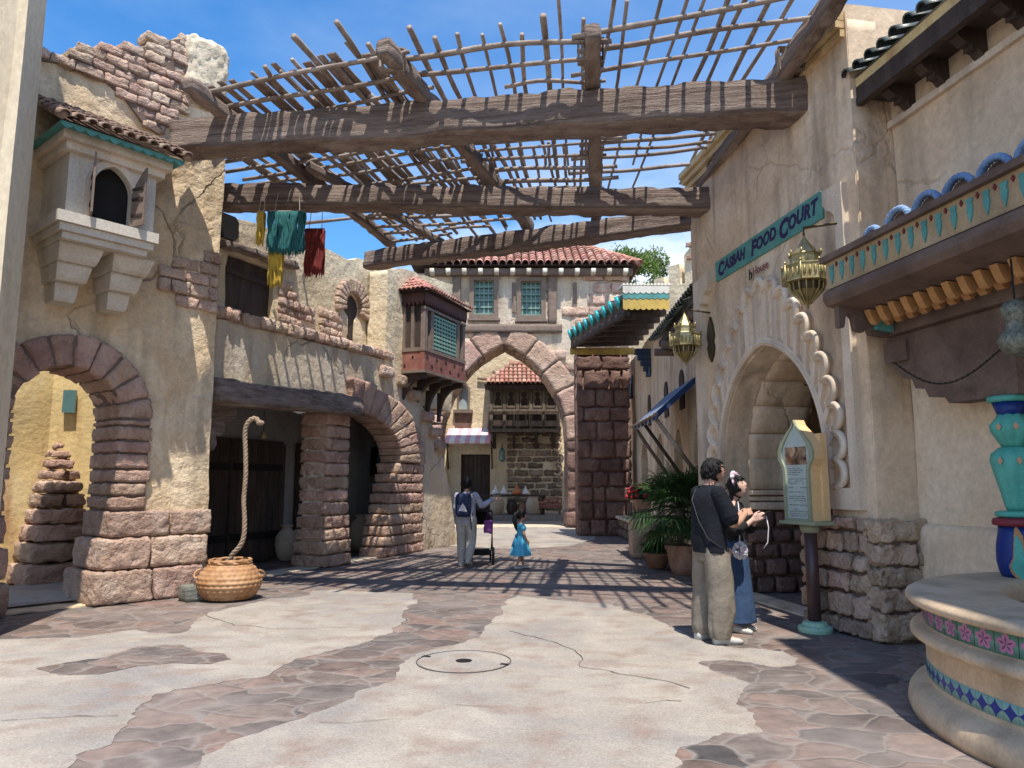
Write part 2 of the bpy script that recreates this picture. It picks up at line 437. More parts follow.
def wall(fr, outline, holes=(), thick=.3, seg=.3, amp=.015, jit=.0, rnd=.008, mb=None, freq=.9):
    """slab of masonry with openings: its front face is a fine net pushed in and out by noise"""
    mb = mb or MB()
    O = densify(outline, seg * .6, jit)
    Hs = [densify(h, seg * .6, jit * .6) for h in holes]
    pts, edges = [], []
    nb = 0
    loops = []
    for Lp in [O] + Hs:
        st = len(pts)
        pts += [Vector(p) for p in Lp]
        edges += [(st + i, st + (i + 1) % len(Lp)) for i in range(len(Lp))]
        loops.append((st, len(Lp)))
    nb = len(pts)
    us = [p[0] for p in O]; ws = [p[1] for p in O]
    u = min(us) + seg * .5; row = 0
    while u < max(us):
        w = min(ws) + seg * (.5 if row % 2 else .25)
        while w < max(ws):
            x, y = u + random.uniform(-.1, .1) * seg, w + random.uniform(-.1, .1) * seg
            if inpoly(x, y, O) and not any(inpoly(x, y, h) for h in Hs):
                if min((x - p.x) ** 2 + (y - p.y) ** 2 for p in pts[:nb]) > (seg * .35) ** 2:
                    pts.append(Vector((x, y)))
            w += seg
        u += seg; row += 1
    vo, eo, fo, ov, oe, of = delaunay_2d_cdt(pts, edges, [], 0, 1e-5)
    keep = []
    for f in fo:
        cx = sum(vo[i].x for i in f) / 3; cy = sum(vo[i].y for i in f) / 3
        if inpoly(cx, cy, O) and not any(inpoly(cx, cy, h) for h in Hs): keep.append(tuple(f))
    bset = set(i for i, orig in enumerate(ov) if any(o_ < nb for o_ in orig))
    front, back = [], []
    for i, p in enumerate(vo):
        P = fr(p.x, p.y, 0)
        d = (noise.noise(P * freq) * .7 + noise.noise(P * freq * 3.3) * .3) * amp * 2
        if i in bset: d -= rnd
        front.append(fr(p.x, p.y, d)); back.append(fr(p.x, p.y, -thick))
    n = len(vo)
    cnt = {}
    for f in keep:
        for a, b in ((f[0], f[1]), (f[1], f[2]), (f[2], f[0])):
            cnt[(min(a, b), max(a, b))] = cnt.get((min(a, b), max(a, b)), 0) + 1
    fs = [f for f in keep] + [tuple(i + n for i in reversed(f)) for f in keep]
    mb.add(front + back, fs)
    sv, sf, ix = [], [], {}
    for (a, b), c in cnt.items():
        if c == 1:
            q = []
            for i in (a, b, b + n, a + n):
                if i not in ix: ix[i] = len(sv); sv.append((front + back)[i])
                q.append(ix[i])
            sf.append(tuple(q))
    mb.add(sv, sf)
    return mb

def prism(fr, outline, d0, d1, mb=None, holes=()):
    mb = mb or MB()
    loops = [list(outline)] + [list(h) for h in holes]
    flat_pts = [p for l in loops for p in l]
    tri = tessellate_polygon([[Vector((p[0], p[1], 0)) for p in l] for l in loops])
    n = len(flat_pts)
    vs = [fr(p[0], p[1], d1) for p in flat_pts] + [fr(p[0], p[1], d0) for p in flat_pts]
    fs = [tuple(t) for t in tri] + [tuple(i + n for i in reversed(t)) for t in tri]
    st = 0
    for l in loops:
        m = len(l)
        for i in range(m):
            a, b = st + i, st + (i + 1) % m
            fs.append((a, b, b + n, a + n))
        st += m
    mb.add(vs, fs)
    return mb

def arch(cu, half, zs, k=1.0, n=14, zbase=None):
    """opening outline: up the right jamb, over the (pointed when k > 1) head, down the left jamb"""
    R = half * k; c = R - half; am = acos(c / R)
    P = []
    if zbase is not None: P.append((cu + half, zbase))
    for i in range(n + 1):
        a = am * i / n
        P.append((cu - c + R * cos(a), zs + R * sin(a)))
    for i in range(n - 1, -1, -1):
        a = am * i / n
        P.append((cu + c - R * cos(a), zs + R * sin(a)))
    if zbase is not None: P.append((cu - half, zbase))
    return P

def arch_blocks(mb, fr, cu, half, zs, w, k=1.0, nv=6, d=(-.3, .08), rad=.03, amp=.012, seg=.1, gap=.012, skip=None):
    R = half * k; c = R - half; am = acos(c / R) if k > 1 else pi / 2
    rm = R + w / 2
    dc, dh = (d[0] + d[1]) / 2, (d[1] - d[0]) / 2
    for side in (1, -1):
        for i in range(nv):
            if skip and skip(side, i): continue
            a0, a1 = am * i / nv, am * (i + 1) / nv
            am_, ah = (a0 + a1) / 2, (a1 - a0) / 2
            if side == 1: af = ArchFrame(fr, cu - c, zs, am_, rm)
            else: af = ArchFrame(fr, cu + c, zs, pi - am_, rm)
            stone(mb, af, (ah * rm - gap / 2, w / 2 + random.uniform(-.02, .015), dh + random.uniform(-.015, .015)), rad, amp, seg, off=(0, 0, dc))

def ring_backing(fr, cu, half, zs, w, k, d0, d1, zb, mb=None):
    o_ = arch(cu, half + w - .03, zs, (half * k + w - .03) / (half + w - .03), 16); i_ = arch(cu, half + .02, zs, (half * k + .02) / (half + .02), 16)
    P = [(o_[0][0], zb)] + o_ + [(o_[-1][0], zb), (i_[-1][0], zb)] + i_[::-1] + [(i_[0][0], zb)]
    return prism(fr, P, d0, d1, mb)

def courses(mb, fr, u0, u1, w0, w1, rowh=(.2, .26), lens=(.3, .6), d=(-.1, .08), gap=.014, rad=.03, amp=.014, seg=.1, inside=None, jit=.02, batter=None):
    w = w0
    row = 0
    dc, dh = (d[0] + d[1]) / 2, (d[1] - d[0]) / 2
    while w < w1 - .04:
        rh = min(random.uniform(*rowh), w1 - w)
        if w1 - w - rh < rowh[0] * .5: rh = w1 - w
        a, b = u0, u1
        if batter: a, b = batter(w + rh / 2)
        u = a - (random.uniform(0, lens[0] * .5) if row % 2 and False else 0)
        first = True
        while u < b - .03:
            L = random.uniform(*lens)
            if first and row % 2: L *= .6
            first = False
            if b - u - L < lens[0] * .45: L = b - u
            cu_, cw_ = u + L / 2, w + rh / 2
            if inside is None or inside(cu_, cw_):
                jd = random.uniform(-jit, jit)
                stone(mb, lambda x, y, z, cu_=cu_, cw_=cw_: fr(cu_ + x, cw_ + y, dc + z),
                      (L / 2 - gap / 2, rh / 2 - gap / 2, dh + jd), rad, amp, seg)
            u += L
        w += rh; row += 1
    return mb

def barrel_tiles(mb, P0, E, Sv, width, length, pitch=.2, tl=.32, r=.085, ok=None, base=None, n=6):
    """rows of half-round clay tiles on the plane P0 + E*x + Sv*y"""
    E = E.normalized(); Sv = Sv.normalized(); Nn = E.cross(Sv)
    if Nn.z < 0: Nn = -Nn
    nc = int(width / pitch + .5); nr = int(length / tl + .5)
    for i in range(nc + 1):
        x = i * width / nc
        for j in range(nr):
            y = j * length / nr
            if ok and not ok(x, y + tl * .4): continue
            jx = random.uniform(-.008, .008)
            a = P0 + E * (x + jx) + Sv * (y - .02) + Nn * (.03 + random.uniform(0, .01)); bq = P0 + E * x + Sv * (y + tl * 1.08) + Nn * .004
            vs = []
            for q, rr in ((a, r), (a + (bq - a) * .5, r * .95), (bq, r * .86)):
                for k in range(n + 1):
                    th = pi * k / n
                    vs.append(q + E * (cos(th) * rr) + Nn * (sin(th) * rr))
            m = n + 1
            fs = []
            for g in range(2):
                for k in range(n): fs.append((g * m + k, g * m + k + 1, (g + 1) * m + k + 1, (g + 1) * m + k))
            # thickness lip at the lower mouth
            o = len(vs)
            for k in range(n + 1):
                th = pi * k / n
                vs.append(a + E * (cos(th) * (r - .018)) + Nn * (sin(th) * (r - .018)))
            for k in range(n): fs.append((k, k + 1, o + k + 1, o + k))
            mb.add(vs, fs)
    return mb

def quad(mb, a, b, c, d):
    return mb.add([a, b, c, d], [(0, 1, 2, 3)])

def beam(mb, p0, p1, w, h, rad=.05, amp=.02, seg=.12, sag=0.0):
    """squared log between two points (centres of its ends)"""
    p0, p1 = Vector(p0), Vector(p1)
    t = (p1 - p0); L = t.length; t.normalize()
    s_ = t.cross(Vector((0, 0, 1))).normalized(); u_ = s_.cross(t)
    c = (p0 + p1) / 2
    ph = random.uniform(0, 9)
    def fn(x, y, z):
        q = noise.noise(Vector((x * .35 + ph, 0, 0))) * .018
        return c + t * x + s_ * (y + q * .6) + u_ * (z + q + sag * (x * x * 4 / L / L - 1))
    stone(mb, fn, (L / 2, w / 2, h / 2), rad, amp, seg, freq=2.2, nmax=int(L / seg) + 4)
    return mb

def text_mesh(name, body, size, fn, mat, parent, shear=0.0, bold=0.0, depth=.006, spacing=1.0):
    cu = bpy.data.curves.new(name, 'FONT')
    cu.body = body; cu.size = size; cu.shear = shear; cu.offset = bold; cu.extrude = depth; cu.space_character = spacing
    cu.align_x = 'CENTER'; cu.align_y = 'CENTER'; cu.resolution_u = 4
    tmp = bpy.data.objects.new('text_tmp', cu)
    COL.objects.link(tmp)
    dg = bpy.context.evaluated_depsgraph_get()
    me = bpy.data.meshes.new_from_object(tmp.evaluated_get(dg))
    bpy.data.objects.remove(tmp); bpy.data.curves.remove(cu)
    for v in me.vertices: v.co = fn(v.co.x, v.co.y, v.co.z)
    me.materials.clear(); me.materials.append(mat)
    me.name = name
    return link(bpy.data.objects.new(name, me), parent)

# ================================================================ GROUND
def ground_mats():
    # flagstone paving: warped cells, pale joints, per-stone colour
    m = bpy.data.materials.new('stamped flagstone paving'); m.use_nodes = True
    N, L = m.node_tree.nodes, m.node_tree.links
    N.clear(); out = N.new("ShaderNodeOutputMaterial"); b = N.new("ShaderNodeBsdfPrincipled"); L.new(b.outputs[0], out.inputs[0])
    g = N.new("ShaderNodeNewGeometry")
    mp_ = N.new("ShaderNodeMapping"); mp_.inputs['Scale'].default_value = (2.5, 3.6, 1); mp_.inputs['Rotation'].default_value = (0, 0, .5)
    nn = N.new("ShaderNodeTexNoise"); nn.inputs['Scale'].default_value = 2.2; nn.inputs['Detail'].default_value = 3
    L.new(g.outputs['Position'], nn.inputs['Vector'])
    va = N.new("ShaderNodeVectorMath"); va.operation = 'MULTIPLY_ADD'; L.new(nn.outputs['Color'], va.inputs[0]); va.inputs[1].default_value = (.5, .5, 0)
    L.new(g.outputs['Position'], va.inputs[2]); L.new(va.outputs[0], mp_.inputs[0])
    v1 = N.new("ShaderNodeTexVoronoi"); v1.feature = 'F1'; v1.inputs['Scale'].default_value = 1; v1.inputs['Randomness'].default_value = .8
    v2 = N.new("ShaderNodeTexVoronoi"); v2.feature = 'DISTANCE_TO_EDGE'; v2.inputs['Scale'].default_value = 1; v2.inputs['Randomness'].default_value = .8
    L.new(mp_.outputs[0], v1.inputs['Vector']); L.new(mp_.outputs[0], v2.inputs['Vector'])
    sp = N.new("ShaderNodeSeparateColor"); L.new(v1.outputs['Color'], sp.inputs[0])
    cr = N.new("ShaderNodeValToRGB"); e = cr.color_ramp.elements
    e[0].position = 0; e[0].color = (.075, .066, .062, 1); e[1].position = 1; e[1].color = (.22, .155, .125, 1)
    for p, c in ((.25, (.22, .145, .115, 1)), (.5, (.12, .102, .092, 1)), (.75, (.18, .138, .115, 1))):
        x = e.new(p); x.color = c
    L.new(sp.outputs[0], cr.inputs[0])
    n2 = N.new("ShaderNodeTexNoise"); n2.inputs['Scale'].default_value = 4.5; n2.inputs['Detail'].default_value = 9; n2.inputs['Roughness'].default_value = .68
    L.new(g.outputs['Position'], n2.inputs['Vector'])
    r2 = N.new("ShaderNodeMapRange"); r2.inputs[1].default_value = .3; r2.inputs[2].default_value = .7; r2.inputs[3].default_value = .5; r2.inputs[4].default_value = 1.45
    L.new(n2.outputs['Fac'], r2.inputs[0])
    mu = N.new("ShaderNodeMix"); mu.data_type = 'RGBA'; mu.blend_type = 'MULTIPLY'; mu.inputs[0].default_value = 1
    L.new(cr.outputs[0], mu.inputs[6]); L.new(r2.outputs[0], mu.inputs[7])
    r3 = N.new("ShaderNodeMapRange"); r3.inputs[1].default_value = .008; r3.inputs[2].default_value = .05; r3.inputs[3].default_value = .62; r3.inputs[4].default_value = 0
    L.new(v2.outputs['Distance'], r3.inputs[0])
    mj = N.new("ShaderNodeMix"); mj.data_type = 'RGBA'; L.new(r3.outputs[0], mj.inputs[0]); L.new(mu.outputs[2], mj.inputs[6]); mj.inputs[7].default_value = (.26, .23, .205, 1)
    n4 = N.new("ShaderNodeTexNoise"); n4.inputs['Scale'].default_value = .7; n4.inputs['Detail'].default_value = 6
    L.new(g.outputs['Position'], n4.inputs['Vector'])
    r4 = N.new("ShaderNodeMapRange"); r4.inputs[1].default_value = .45; r4.inputs[2].default_value = .7; r4.inputs[3].default_value = 0; r4.inputs[4].default_value = .55
    L.new(n4.outputs['Fac'], r4.inputs[0])
    md = N.new("ShaderNodeMix"); md.data_type = 'RGBA'; L.new(r4.outputs[0], md.inputs[0]); L.new(mj.outputs[2], md.inputs[6]); md.inputs[7].default_value = (.24, .205, .185, 1)
    L.new(md.outputs[2], b.inputs['Base Color'])
    r5 = N.new("ShaderNodeMapRange"); r5.inputs[1].default_value = 0; r5.inputs[2].default_value = .13; r5.inputs[3].default_value = 0; r5.inputs[4].default_value = 1
    L.new(v2.outputs['Distance'], r5.inputs[0])
    ad = N.new("ShaderNodeMath"); ad.operation = 'MULTIPLY_ADD'; L.new(n2.outputs['Fac'], ad.inputs[0]); ad.inputs[1].default_value = 1.3; L.new(r5.outputs[0], ad.inputs[2])
    bp = N.new("ShaderNodeBump"); bp.inputs['Strength'].default_value = .55; bp.inputs['Distance'].default_value = .025
    L.new(ad.outputs[0], bp.inputs['Height']); L.new(bp.outputs[0], b.inputs['Normal'])
    b.inputs['Roughness'].default_value = .72; b.inputs['Specular IOR Level'].default_value = .35
    M['flag'] = m
    M['concrete'] = pmat('worn exposed concrete', (.41, .36, .30), (.33, .29, .24), (.25, .23, .215), scale=1.7, rough=.82, bump=.6, bscale=30, bdist=.012,
                         stain=(.27, .20, .16), coarse=.8, coarse_scale=5, speck=(.35, 1.35))
    M['crackline'] = flat('dirt filled crack', (.09, .075, .06), .95)
ground_mats()

def flatpoly(P, z, mat, name, seg=.06, jit=.06, parent=None):
    Q = densify(P, seg)
    R = []
    for i, p in enumerate(Q):
        a, b_ = Q[i - 1], Q[(i + 1) % len(Q)]
        tx, ty = b_[0] - a[0], b_[1] - a[1]; L = hypot(tx, ty) or 1
        nn = (noise.noise(Vector((p[0] * 4.3, p[1] * 4.3, 5.0))) + .7 * noise.noise(Vector((p[0] * 13, p[1] * 13, 2.0)))) * jit
        R.append((p[0] + ty / L * nn, p[1] - tx / L * nn))
    mb = MB()
    tri = tessellate_polygon([[Vector((p[0], p[1], 0)) for p in R]])
    mb.add([(p[0], p[1], z) for p in R], [tuple(t) for t in tri])
    # the shallow edge of the pour
    n = len(R)
    mb.add([(p[0], p[1], z) for p in R] + [(p[0], p[1], z - .01) for p in R], [(i, (i + 1) % n, (i + 1) % n + n, i + n) for i in range(n)])
    return tag(mb.build(name, mat, parent), kind='structure')

g_ = MB(); quad(g_, (-300, -60, 0), (300, -60, 0), (300, 500, 0), (-300, 500, 0))
tag(g_.build('ground', M['flag']), kind='structure')
C1 = [(-4.97, 7.45), (-4.27, 7.54), (-3.89, 7.94), (-3.59, 7.74), (-3.35, 7.74), (-3.33, 7.94), (-3.53, 8.51), (-3.53, 8.96), (-3.42, 9.39), (-3.15, 10.03), (-2.74, 10.29), (-2.83, 10.77), (-2.51, 10.87), (-1.99, 10.67), (-1.36, 10.48), (-1.24, 9.78), (-1.29, 9.17), (-1.2, 8.39), (-1.23, 7.74), (-1.45, 7.22), (-1.64, 6.97), (-1.83, 6.66), (-1.92, 6.45), (-1.91, 6.09), (-2.13, 5.94), (-2.33, 5.77), (-2.48, 5.69), (-2.57, 5.51), (-2.47, 5.16), (-2.42, 4.8), (-2.32, 4.53), (-2.43, 4.36), (-2.38, 4.18), (-2.7, 3.2), (-3.4, 1.5), (-8, 1.5), (-8, 7.3)]
C2 = [(-1.69, 4.18), (-1.69, 4.34), (-1.64, 4.6), (-1.48, 4.83), (-1.22, 5.25), (-1.11, 5.58), (-1.0, 5.8), (-0.89, 6.06), (-0.93, 6.45), (-0.85, 6.89), (-0.63, 7.14), (-0.42, 7.36), (-0.29, 7.74), (-0.25, 8.28), (-0.13, 8.9), (-0.11, 9.47), (0.01, 10.39), (0.29, 10.12), (0.78, 9.78), (1.22, 9.62), (1.35, 9.17), (1.58, 8.64), (1.68, 8.16), (1.79, 7.54), (1.85, 7.22), (2.24, 7.05), (2.45, 6.93), (2.43, 6.62), (2.37, 6.45), (2.12, 6.38), (1.87, 6.62), (1.62, 6.59), (1.56, 6.45), (1.64, 6.18), (1.8, 5.88), (1.71, 5.66), (1.57, 5.46), (1.54, 5.32), (1.61, 5.12), (1.51, 4.76), (1.31, 4.71), (1.06, 4.55), (0.91, 4.4), (0.87, 4.18), (.9, 3.2), (1.2, 1.5), (-1.9, 1.5), (-1.8, 3.2)]
ISL = [(-3.89, 6.31), (-3.79, 6.45), (-3.51, 6.7), (-3.46, 7.09), (-3.12, 7.22), (-2.86, 6.93), (-2.56, 6.81), (-2.43, 6.62), (-2.52, 6.45), (-2.83, 6.48), (-3.1, 6.38), (-3.28, 6.12), (-3.57, 6.09)]
flatpoly(C1, .005, M['concrete'], 'concrete_path')
flatpoly(C2, .005, M['concrete'], 'concrete_path')
flatpoly(ISL, .010, M['flag'], 'flagstone_path', jit=.03)
flatpoly([(-2.6, 19.5), (-1.2, 18.2), (.2, 17.6), (1.4, 18.4), (2.2, 20.4), (2.6, 23), (2.1, 26), (2.0, 30.5), (-3.0, 30.5), (-2.6, 26), (-3.0, 22)], .005, M['concrete'], 'concrete_path')
def crack(P, wdt=.0045):
    mb = MB(); n = 0
    Q = []
    for i in range(len(P) - 1):
        for k in range(6):
            t = k / 6
            x, y = P[i][0] + (P[i + 1][0] - P[i][0]) * t, P[i][1] + (P[i + 1][1] - P[i][1]) * t
            Q.append((x + noise.noise(Vector((x * 5, y * 5, 0))) * .05, y + noise.noise(Vector((x * 5, y * 5, 9))) * .05))
    vs, fs = [], []
    for i, p in enumerate(Q):
        w_ = wdt * (.5 + abs(noise.noise(Vector((p[0] * 9, p[1] * 9, 3)))))
        vs += [(p[0] - w_, p[1] - w_, .0095), (p[0] + w_, p[1] + w_, .0095)]
        if i: fs.append((2 * i - 2, 2 * i - 1, 2 * i + 1, 2 * i))
    mb.add(vs, fs)
    tag(mb.build('ground_crack', M['crackline']), kind='structure')
crack([(-0.02, 7.84), (0.32, 7.45), (0.57, 6.97), (0.61, 6.62), (0.54, 6.35), (0.79, 6.21), (1.07, 5.97), (1.38, 5.69)])
crack([(-3.26, 4.95), (-2.92, 5.03), (-2.46, 5.07)])
crack([(-3.52, 8.77), (-2.95, 8.16), (-2.3, 7.94), (-1.81, 8.05), (-1.28, 8.39)])
crack([(-1.2, 4.9), (-.7, 5.0), (-.4, 5.3), (-.1, 5.25)], .003)
crack([(.9, 5.35), (1.1, 5.4), (1.2, 5.36)], .005)
t = thing('manhole_cover', 'round concrete-filled manhole cover with thin dark steel ring set in the pale concrete', 'manhole cover', (-.41, 6.55, 0))
mb = MB()
mb.lathe([(.396, .0065), (.396, .0115), (.404, .0115), (.404, .0065)], (-.41, 6.55, 0), 48, capb=False, capt=False); mb.build('ring', flat('worn steel ring', (.09, .085, .08), .6), t)
mb = MB(); mb.lathe([(.384, .0062), (.384, .0105)], (-.41, 6.55, 0), 48); mb.build('lid', M['concrete'], t)
mb = MB(); mb.lathe([(.07, .0108), (.07, .0135)], (-.41, 6.55, 0), 20); mb.build('centre_plate', M['iron'], t)
for a in (2.7, -.35):
    mb = MB(); mb.box((-.41 + .37 * cos(a), 6.55 + .37 * sin(a), .013), (.035, .02, .002), Matrix.Rotation(a, 3, 'Z')); mb.build('lifting_key', M['iron'], t)

# ================================================================ FOREGROUND BUILDING (left edge)
fb = thing('plaster_building', 'sunlit smooth cream plaster building cut off by the left edge, nearest to the viewer', 'building', (-6.0, 6.6, 0))
fr = Frame((-8.33, 6.45), (-5.0, 7.04))
wall(fr, [(0, 0), (3.38, 0), (3.38, 9.6), (0, 9.6)], thick=.4, seg=.35, amp=.012).build('front_wall', M['stucco_fore'], fb, True)
fr = Frame((-5.03, 7.10), (-5.95, 7.9))
wall(fr, [(0.01, 0), (1.1, 0), (1.1, 9.6), (0.01, 9.6)], thick=.35, seg=.4, amp=.0).build('side_wall', M['stucco_fore'], fb, True)

# ================================================================ LEFT TOWER
LT = Frame((-5.2, 9.45), (-4.25, 10.6))
tw = thing('stone_tower_house', 'ochre plastered corner house with crumbling brick top, boxed window and low stone arch', 'building', (-5.0, 10.2, 0))
ao = arch(-.45, .68, 2.34, 1.0, 12, 0.0)
out = [(-2.2, 0), (1.45, 0), (1.42, 2.0), (1.38, 3.4), (1.28, 5.0), (1.22, 6.0), (1.27, 6.9), (1.36, 7.4), (1.3, 7.66), (1.1, 7.84), (.85, 7.92), (.6, 7.9), (.3, 7.66), (-.1, 7.36), (-.5, 7.12), (-.9, 6.9), (-2.2, 6.7)]
wall(LT, out, [ao[1:-1] + [(-1.13, .02), (.23, .02)]], thick=.75, seg=.17, amp=.05, jit=.03, freq=1.3).build('wall', M['stucco_tower'], tw, True)
fr = Frame(LT(1.43, 0).to_2d(), LT(1.43, 0, -2).to_2d())
wall(fr, [(0.02, 0), (1.6, 0), (1.6, 6.6), (0.02, 6.9)], thick=.3, seg=.4, amp=.02).build('side_wall', M['stucco_tower'], tw, True)
# arch of long wedge stones with a rough jamb
mb = MB()
arch_blocks(mb, LT, -.45, .6, 2.34, .42, 1.0, 5, d=(-.78, .07), rad=.02, amp=.010, seg=.055)
mb.build('arch_stones', M['pink_stone'], tw, True)
mb = ring_backing(LT, -.45, .6, 2.34, .42, 1.0, -.72, .045, .1); mb.build('arch_mortar', M['mortar'], tw)
for s_, u0, u1 in ((1, .14, .57), (-1, -1.47, -1.04)):
    mb = MB(); w = 1.17
    while w < 2.3:
        h_ = min(random.uniform(.16, .21), 2.335 - w)
        a, b_ = u0 - random.uniform(0, .02), u1 + random.uniform(-.03, .03)
        stone(mb, lambda x, y, z, w=w, h_=h_, a=a, b_=b_: LT((a + b_) / 2 + x, w + h_ / 2 + y, -.34 + z), ((b_ - a) / 2, h_ / 2 - .005, .43), .028, .012, .05)
        w += h_
    mb.build('jamb_stones', M['pink_stone'], tw, True)
mb = MB()
for (w, h_, ex) in ((0, .42, .12), (.42, .40, .07), (.82, .34, .02)):
    u = .12 - ex * 1.6
    for L_ in ((.74, .68, .02 + ex), (.62, .79, ex), (.8, .58, ex))[int(w > .3) + int(w > .7)][:2]:
        stone(mb, lambda x, y, z, u=u, L_=L_, w=w, h_=h_, ex=ex: LT(u + L_ / 2 + x, w + h_ / 2 + y, -.33 + z), (L_ / 2 - .005, h_ / 2 - .004, .42 + ex * .7), .03, .013, .045, nmax=22)
        u += L_
mb.build('base_stones', M['pink_stone_pale'], tw, True)
mb = MB()
for (w, h_, ex) in ((0, .40, .1), (.40, .40, .05), (.80, .36, .02)):
    stone(mb, lambda x, y, z, w=w, h_=h_, ex=ex: LT(-1.42 + x, w + h_ / 2 + y, -.2 + z), (.40 + ex, h_ / 2 - .006, .28 + ex), .06, .022, .09)
mb.build('base_stones', M['pink_stone'], tw, True)
# exposed brick on the crumbling top
patch = [(-1.3, 6.62), (-.87, 6.72), (-.33, 6.72), (-.06, 6.56), (.2, 6.3), (.42, 6.22), (.62, 6.6), (.78, 7.0), (.8, 7.3), (.76, 7.9), (.3, 8.0), (-.1, 7.6), (-.5, 7.4), (-.8, 7.2), (-1.3, 7.1)]
def top_at(u):
    for i in range(len(out) - 1):
        (a, b_), (c, d_) = out[i], out[i + 1]
        if b_ > 6 and d_ > 6 and min(a, c) <= u <= max(a, c) and abs(a - c) > 1e-6:
            return b_ + (d_ - b_) * (u - a) / (c - a)
    return 6.7
mb = MB()
courses(mb, LT, -1.3, .82, 6.2, 7.96, rowh=(.13, .16), lens=(.24, .36), d=(-.25, .075), rad=.018, amp=.012, seg=.045, gap=.007,
        inside=lambda u, w: inpoly(u, w, patch) and w < top_at(u) + .06)
mb.build('top_bricks', M['pink_stone_pale'], tw, True)
mb = MB(); prism(LT, [(u, min(w, top_at(u) - .04)) for u, w in densify([(-1.25, 6.68), (-.87, 6.78), (-.33, 6.78), (-.06, 6.62), (.2, 6.38), (.4, 6.32), (.6, 6.7), (.76, 7.0), (.76, 7.9), (.3, 8.0), (-.5, 8), (-1.25, 8)], .12)], -.1, .05, mb); mb.build('brick_mortar', M['mortar'], tw)
mb = MB()
courses(mb, LT, .52, 1.42, 3.95, 4.85, rowh=(.16, .2), lens=(.26, .42), d=(-.2, .06), rad=.02, amp=.012, seg=.045, gap=.008,
        inside=lambda u, w: inpoly(u, w, [(.45, 4.5), (1.0, 4.62), (1.5, 4.9), (1.5, 3.9), (1.2, 4.0), (.9, 4.0), (.5, 4.2)]))
mb.build('corner_bricks', M['pink_stone_pale'], tw, True)
# pale boulder lump at the right of the top
mb = MB()
stone(mb, lambda x, y, z: LT(1.02 + x, 7.50 + y, -.14 + z), (.36, .56, .32), .2, .03, .06, nmax=18)
mb.build('plaster_lump', M['lump'], tw, True)

# boxed window
bx = MB(); wo = arch(-.44, .23, 5.02, 1.45, 10, 4.60)
F6 = LT.shift(.80)
prism(F6, [(-.93, 4.56), (.08, 4.56), (.08, 5.42), (-.93, 5.42)], -.10, 0, bx, [[(p[0], max(p[1], 4.62)) for p in wo]])
for u in (-.93, .00): prism(LT, [(u, 4.56), (u + .08, 4.56), (u + .08, 5.42), (u, 5.42)], 0, .699, bx)
prism(LT, [(-.85, 4.56), (0, 4.56), (0, 4.62), (-.85, 4.62)], 0.02, .699, bx)
box = bx.build('window_box', M['oriel_plaster'], tw)
mb = MB()
prism(LT, [(-1.0, 5.36), (.15, 5.36), (.15, 5.46), (-1.0, 5.46)], 0, .88, mb); prism(LT, [(-1.06, 5.461), (.21, 5.461), (.21, 5.56), (-1.06, 5.56)], 0, .95, mb)
mb.build('cornice', M['trim'], box)
mb = MB()
arch_pts = arch(-.44, .30, 5.02, 1.42, 10, 4.62); inner = [(p[0], max(p[1], 4.621)) for p in arch(-.44, .225, 5.02, 1.45, 10, 4.621)]
prism(F6, arch_pts, .004, .035, mb, [inner]); mb.build('window_surround', M['trim'], box)
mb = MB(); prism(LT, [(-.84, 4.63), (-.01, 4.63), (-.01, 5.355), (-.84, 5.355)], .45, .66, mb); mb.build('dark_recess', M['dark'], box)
for s_ in (1, -1):
    mb = MB()
    hing = -.44 + s_ * .23
    P = [(0, 4.63), (.22, 4.63), (.22, 5.36), (.16, 5.30), (.07, 5.18), (0, 5.04)]
    dirv = (F6.D * (.30 * s_) + F6.N * .95)
    lf = Frame((0, 0), (1, 0)); lf.D = dirv.normalized(); lf.N = lf.D.cross(Vector((0, 0, 1))); lf.O = F6(hing, 0, .03)
    lf.O.z = 0
    prism(lf, P, -.012, .012, mb); sh = mb.build('shutter', M['timber_trim'], box)
    for w in (4.74, 4.95, 5.08):
        mb = MB(); prism(lf, [(.02, w), (.2, w), (.2, w + .035), (.02, w + .035)], .0121, .024, mb)
        mb.build('cross_bar', M['wood_dark'], sh)
mb = MB()
for z0, z1, e in ((4.30, 4.38, 0), (4.38, 4.47, .05), (4.47, 4.60, .09)):
    prism(LT, [(-.96 - e, z0), (.0 + e, z0), (.0 + e, z1 - .004), (-.96 - e, z1 - .004)], -.02, .86 + e, mb)
mb.build('sill_shelf', M['oriel_plaster'], box)
for uc in (-.70, -.10):
    mb = MB()
    for z0, z1, hw, dd in ((4.10, 4.295, .24, .76), (3.90, 4.095, .19, .58), (3.68, 3.895, .13, .38)):
        vs = []
        for z, k in ((z0, .84), (z0 + .04, .9), (z1 - .03, 1.0), (z1, 1.0)):
            vs += [LT(uc - hw * k, z, -.02), LT(uc + hw * k, z, -.02), LT(uc + hw * k, z, dd * (k - .02)), LT(uc - hw * k, z, dd * (k - .02))]
        fs = [(0, 1, 2, 3), (12, 15, 14, 13)]
        for i in range(3):
            for k in range(4): fs.append((i * 4 + k, i * 4 + (k + 1) % 4, (i + 1) * 4 + (k + 1) % 4, (i + 1) * 4 + k))
        mb.add(vs, fs)
    mb.build('corbel', M['oriel_plaster'], box)
mb = MB(); E_ = LT.D; sv = (LT.N * -1.15 + Vector((0, 0, .62)))
P0 = LT(-1.13, 5.60, 1.14)
barrel_tiles(mb, P0, E_, sv, 1.42, 1.29, .142, .2, .066, ok=lambda x, y: True)
quad(mb, LT(-1.15, 5.585, 1.12), LT(.31, 5.585, 1.12), LT(.5, 6.2, 0), LT(-1.06, 6.2, 0))
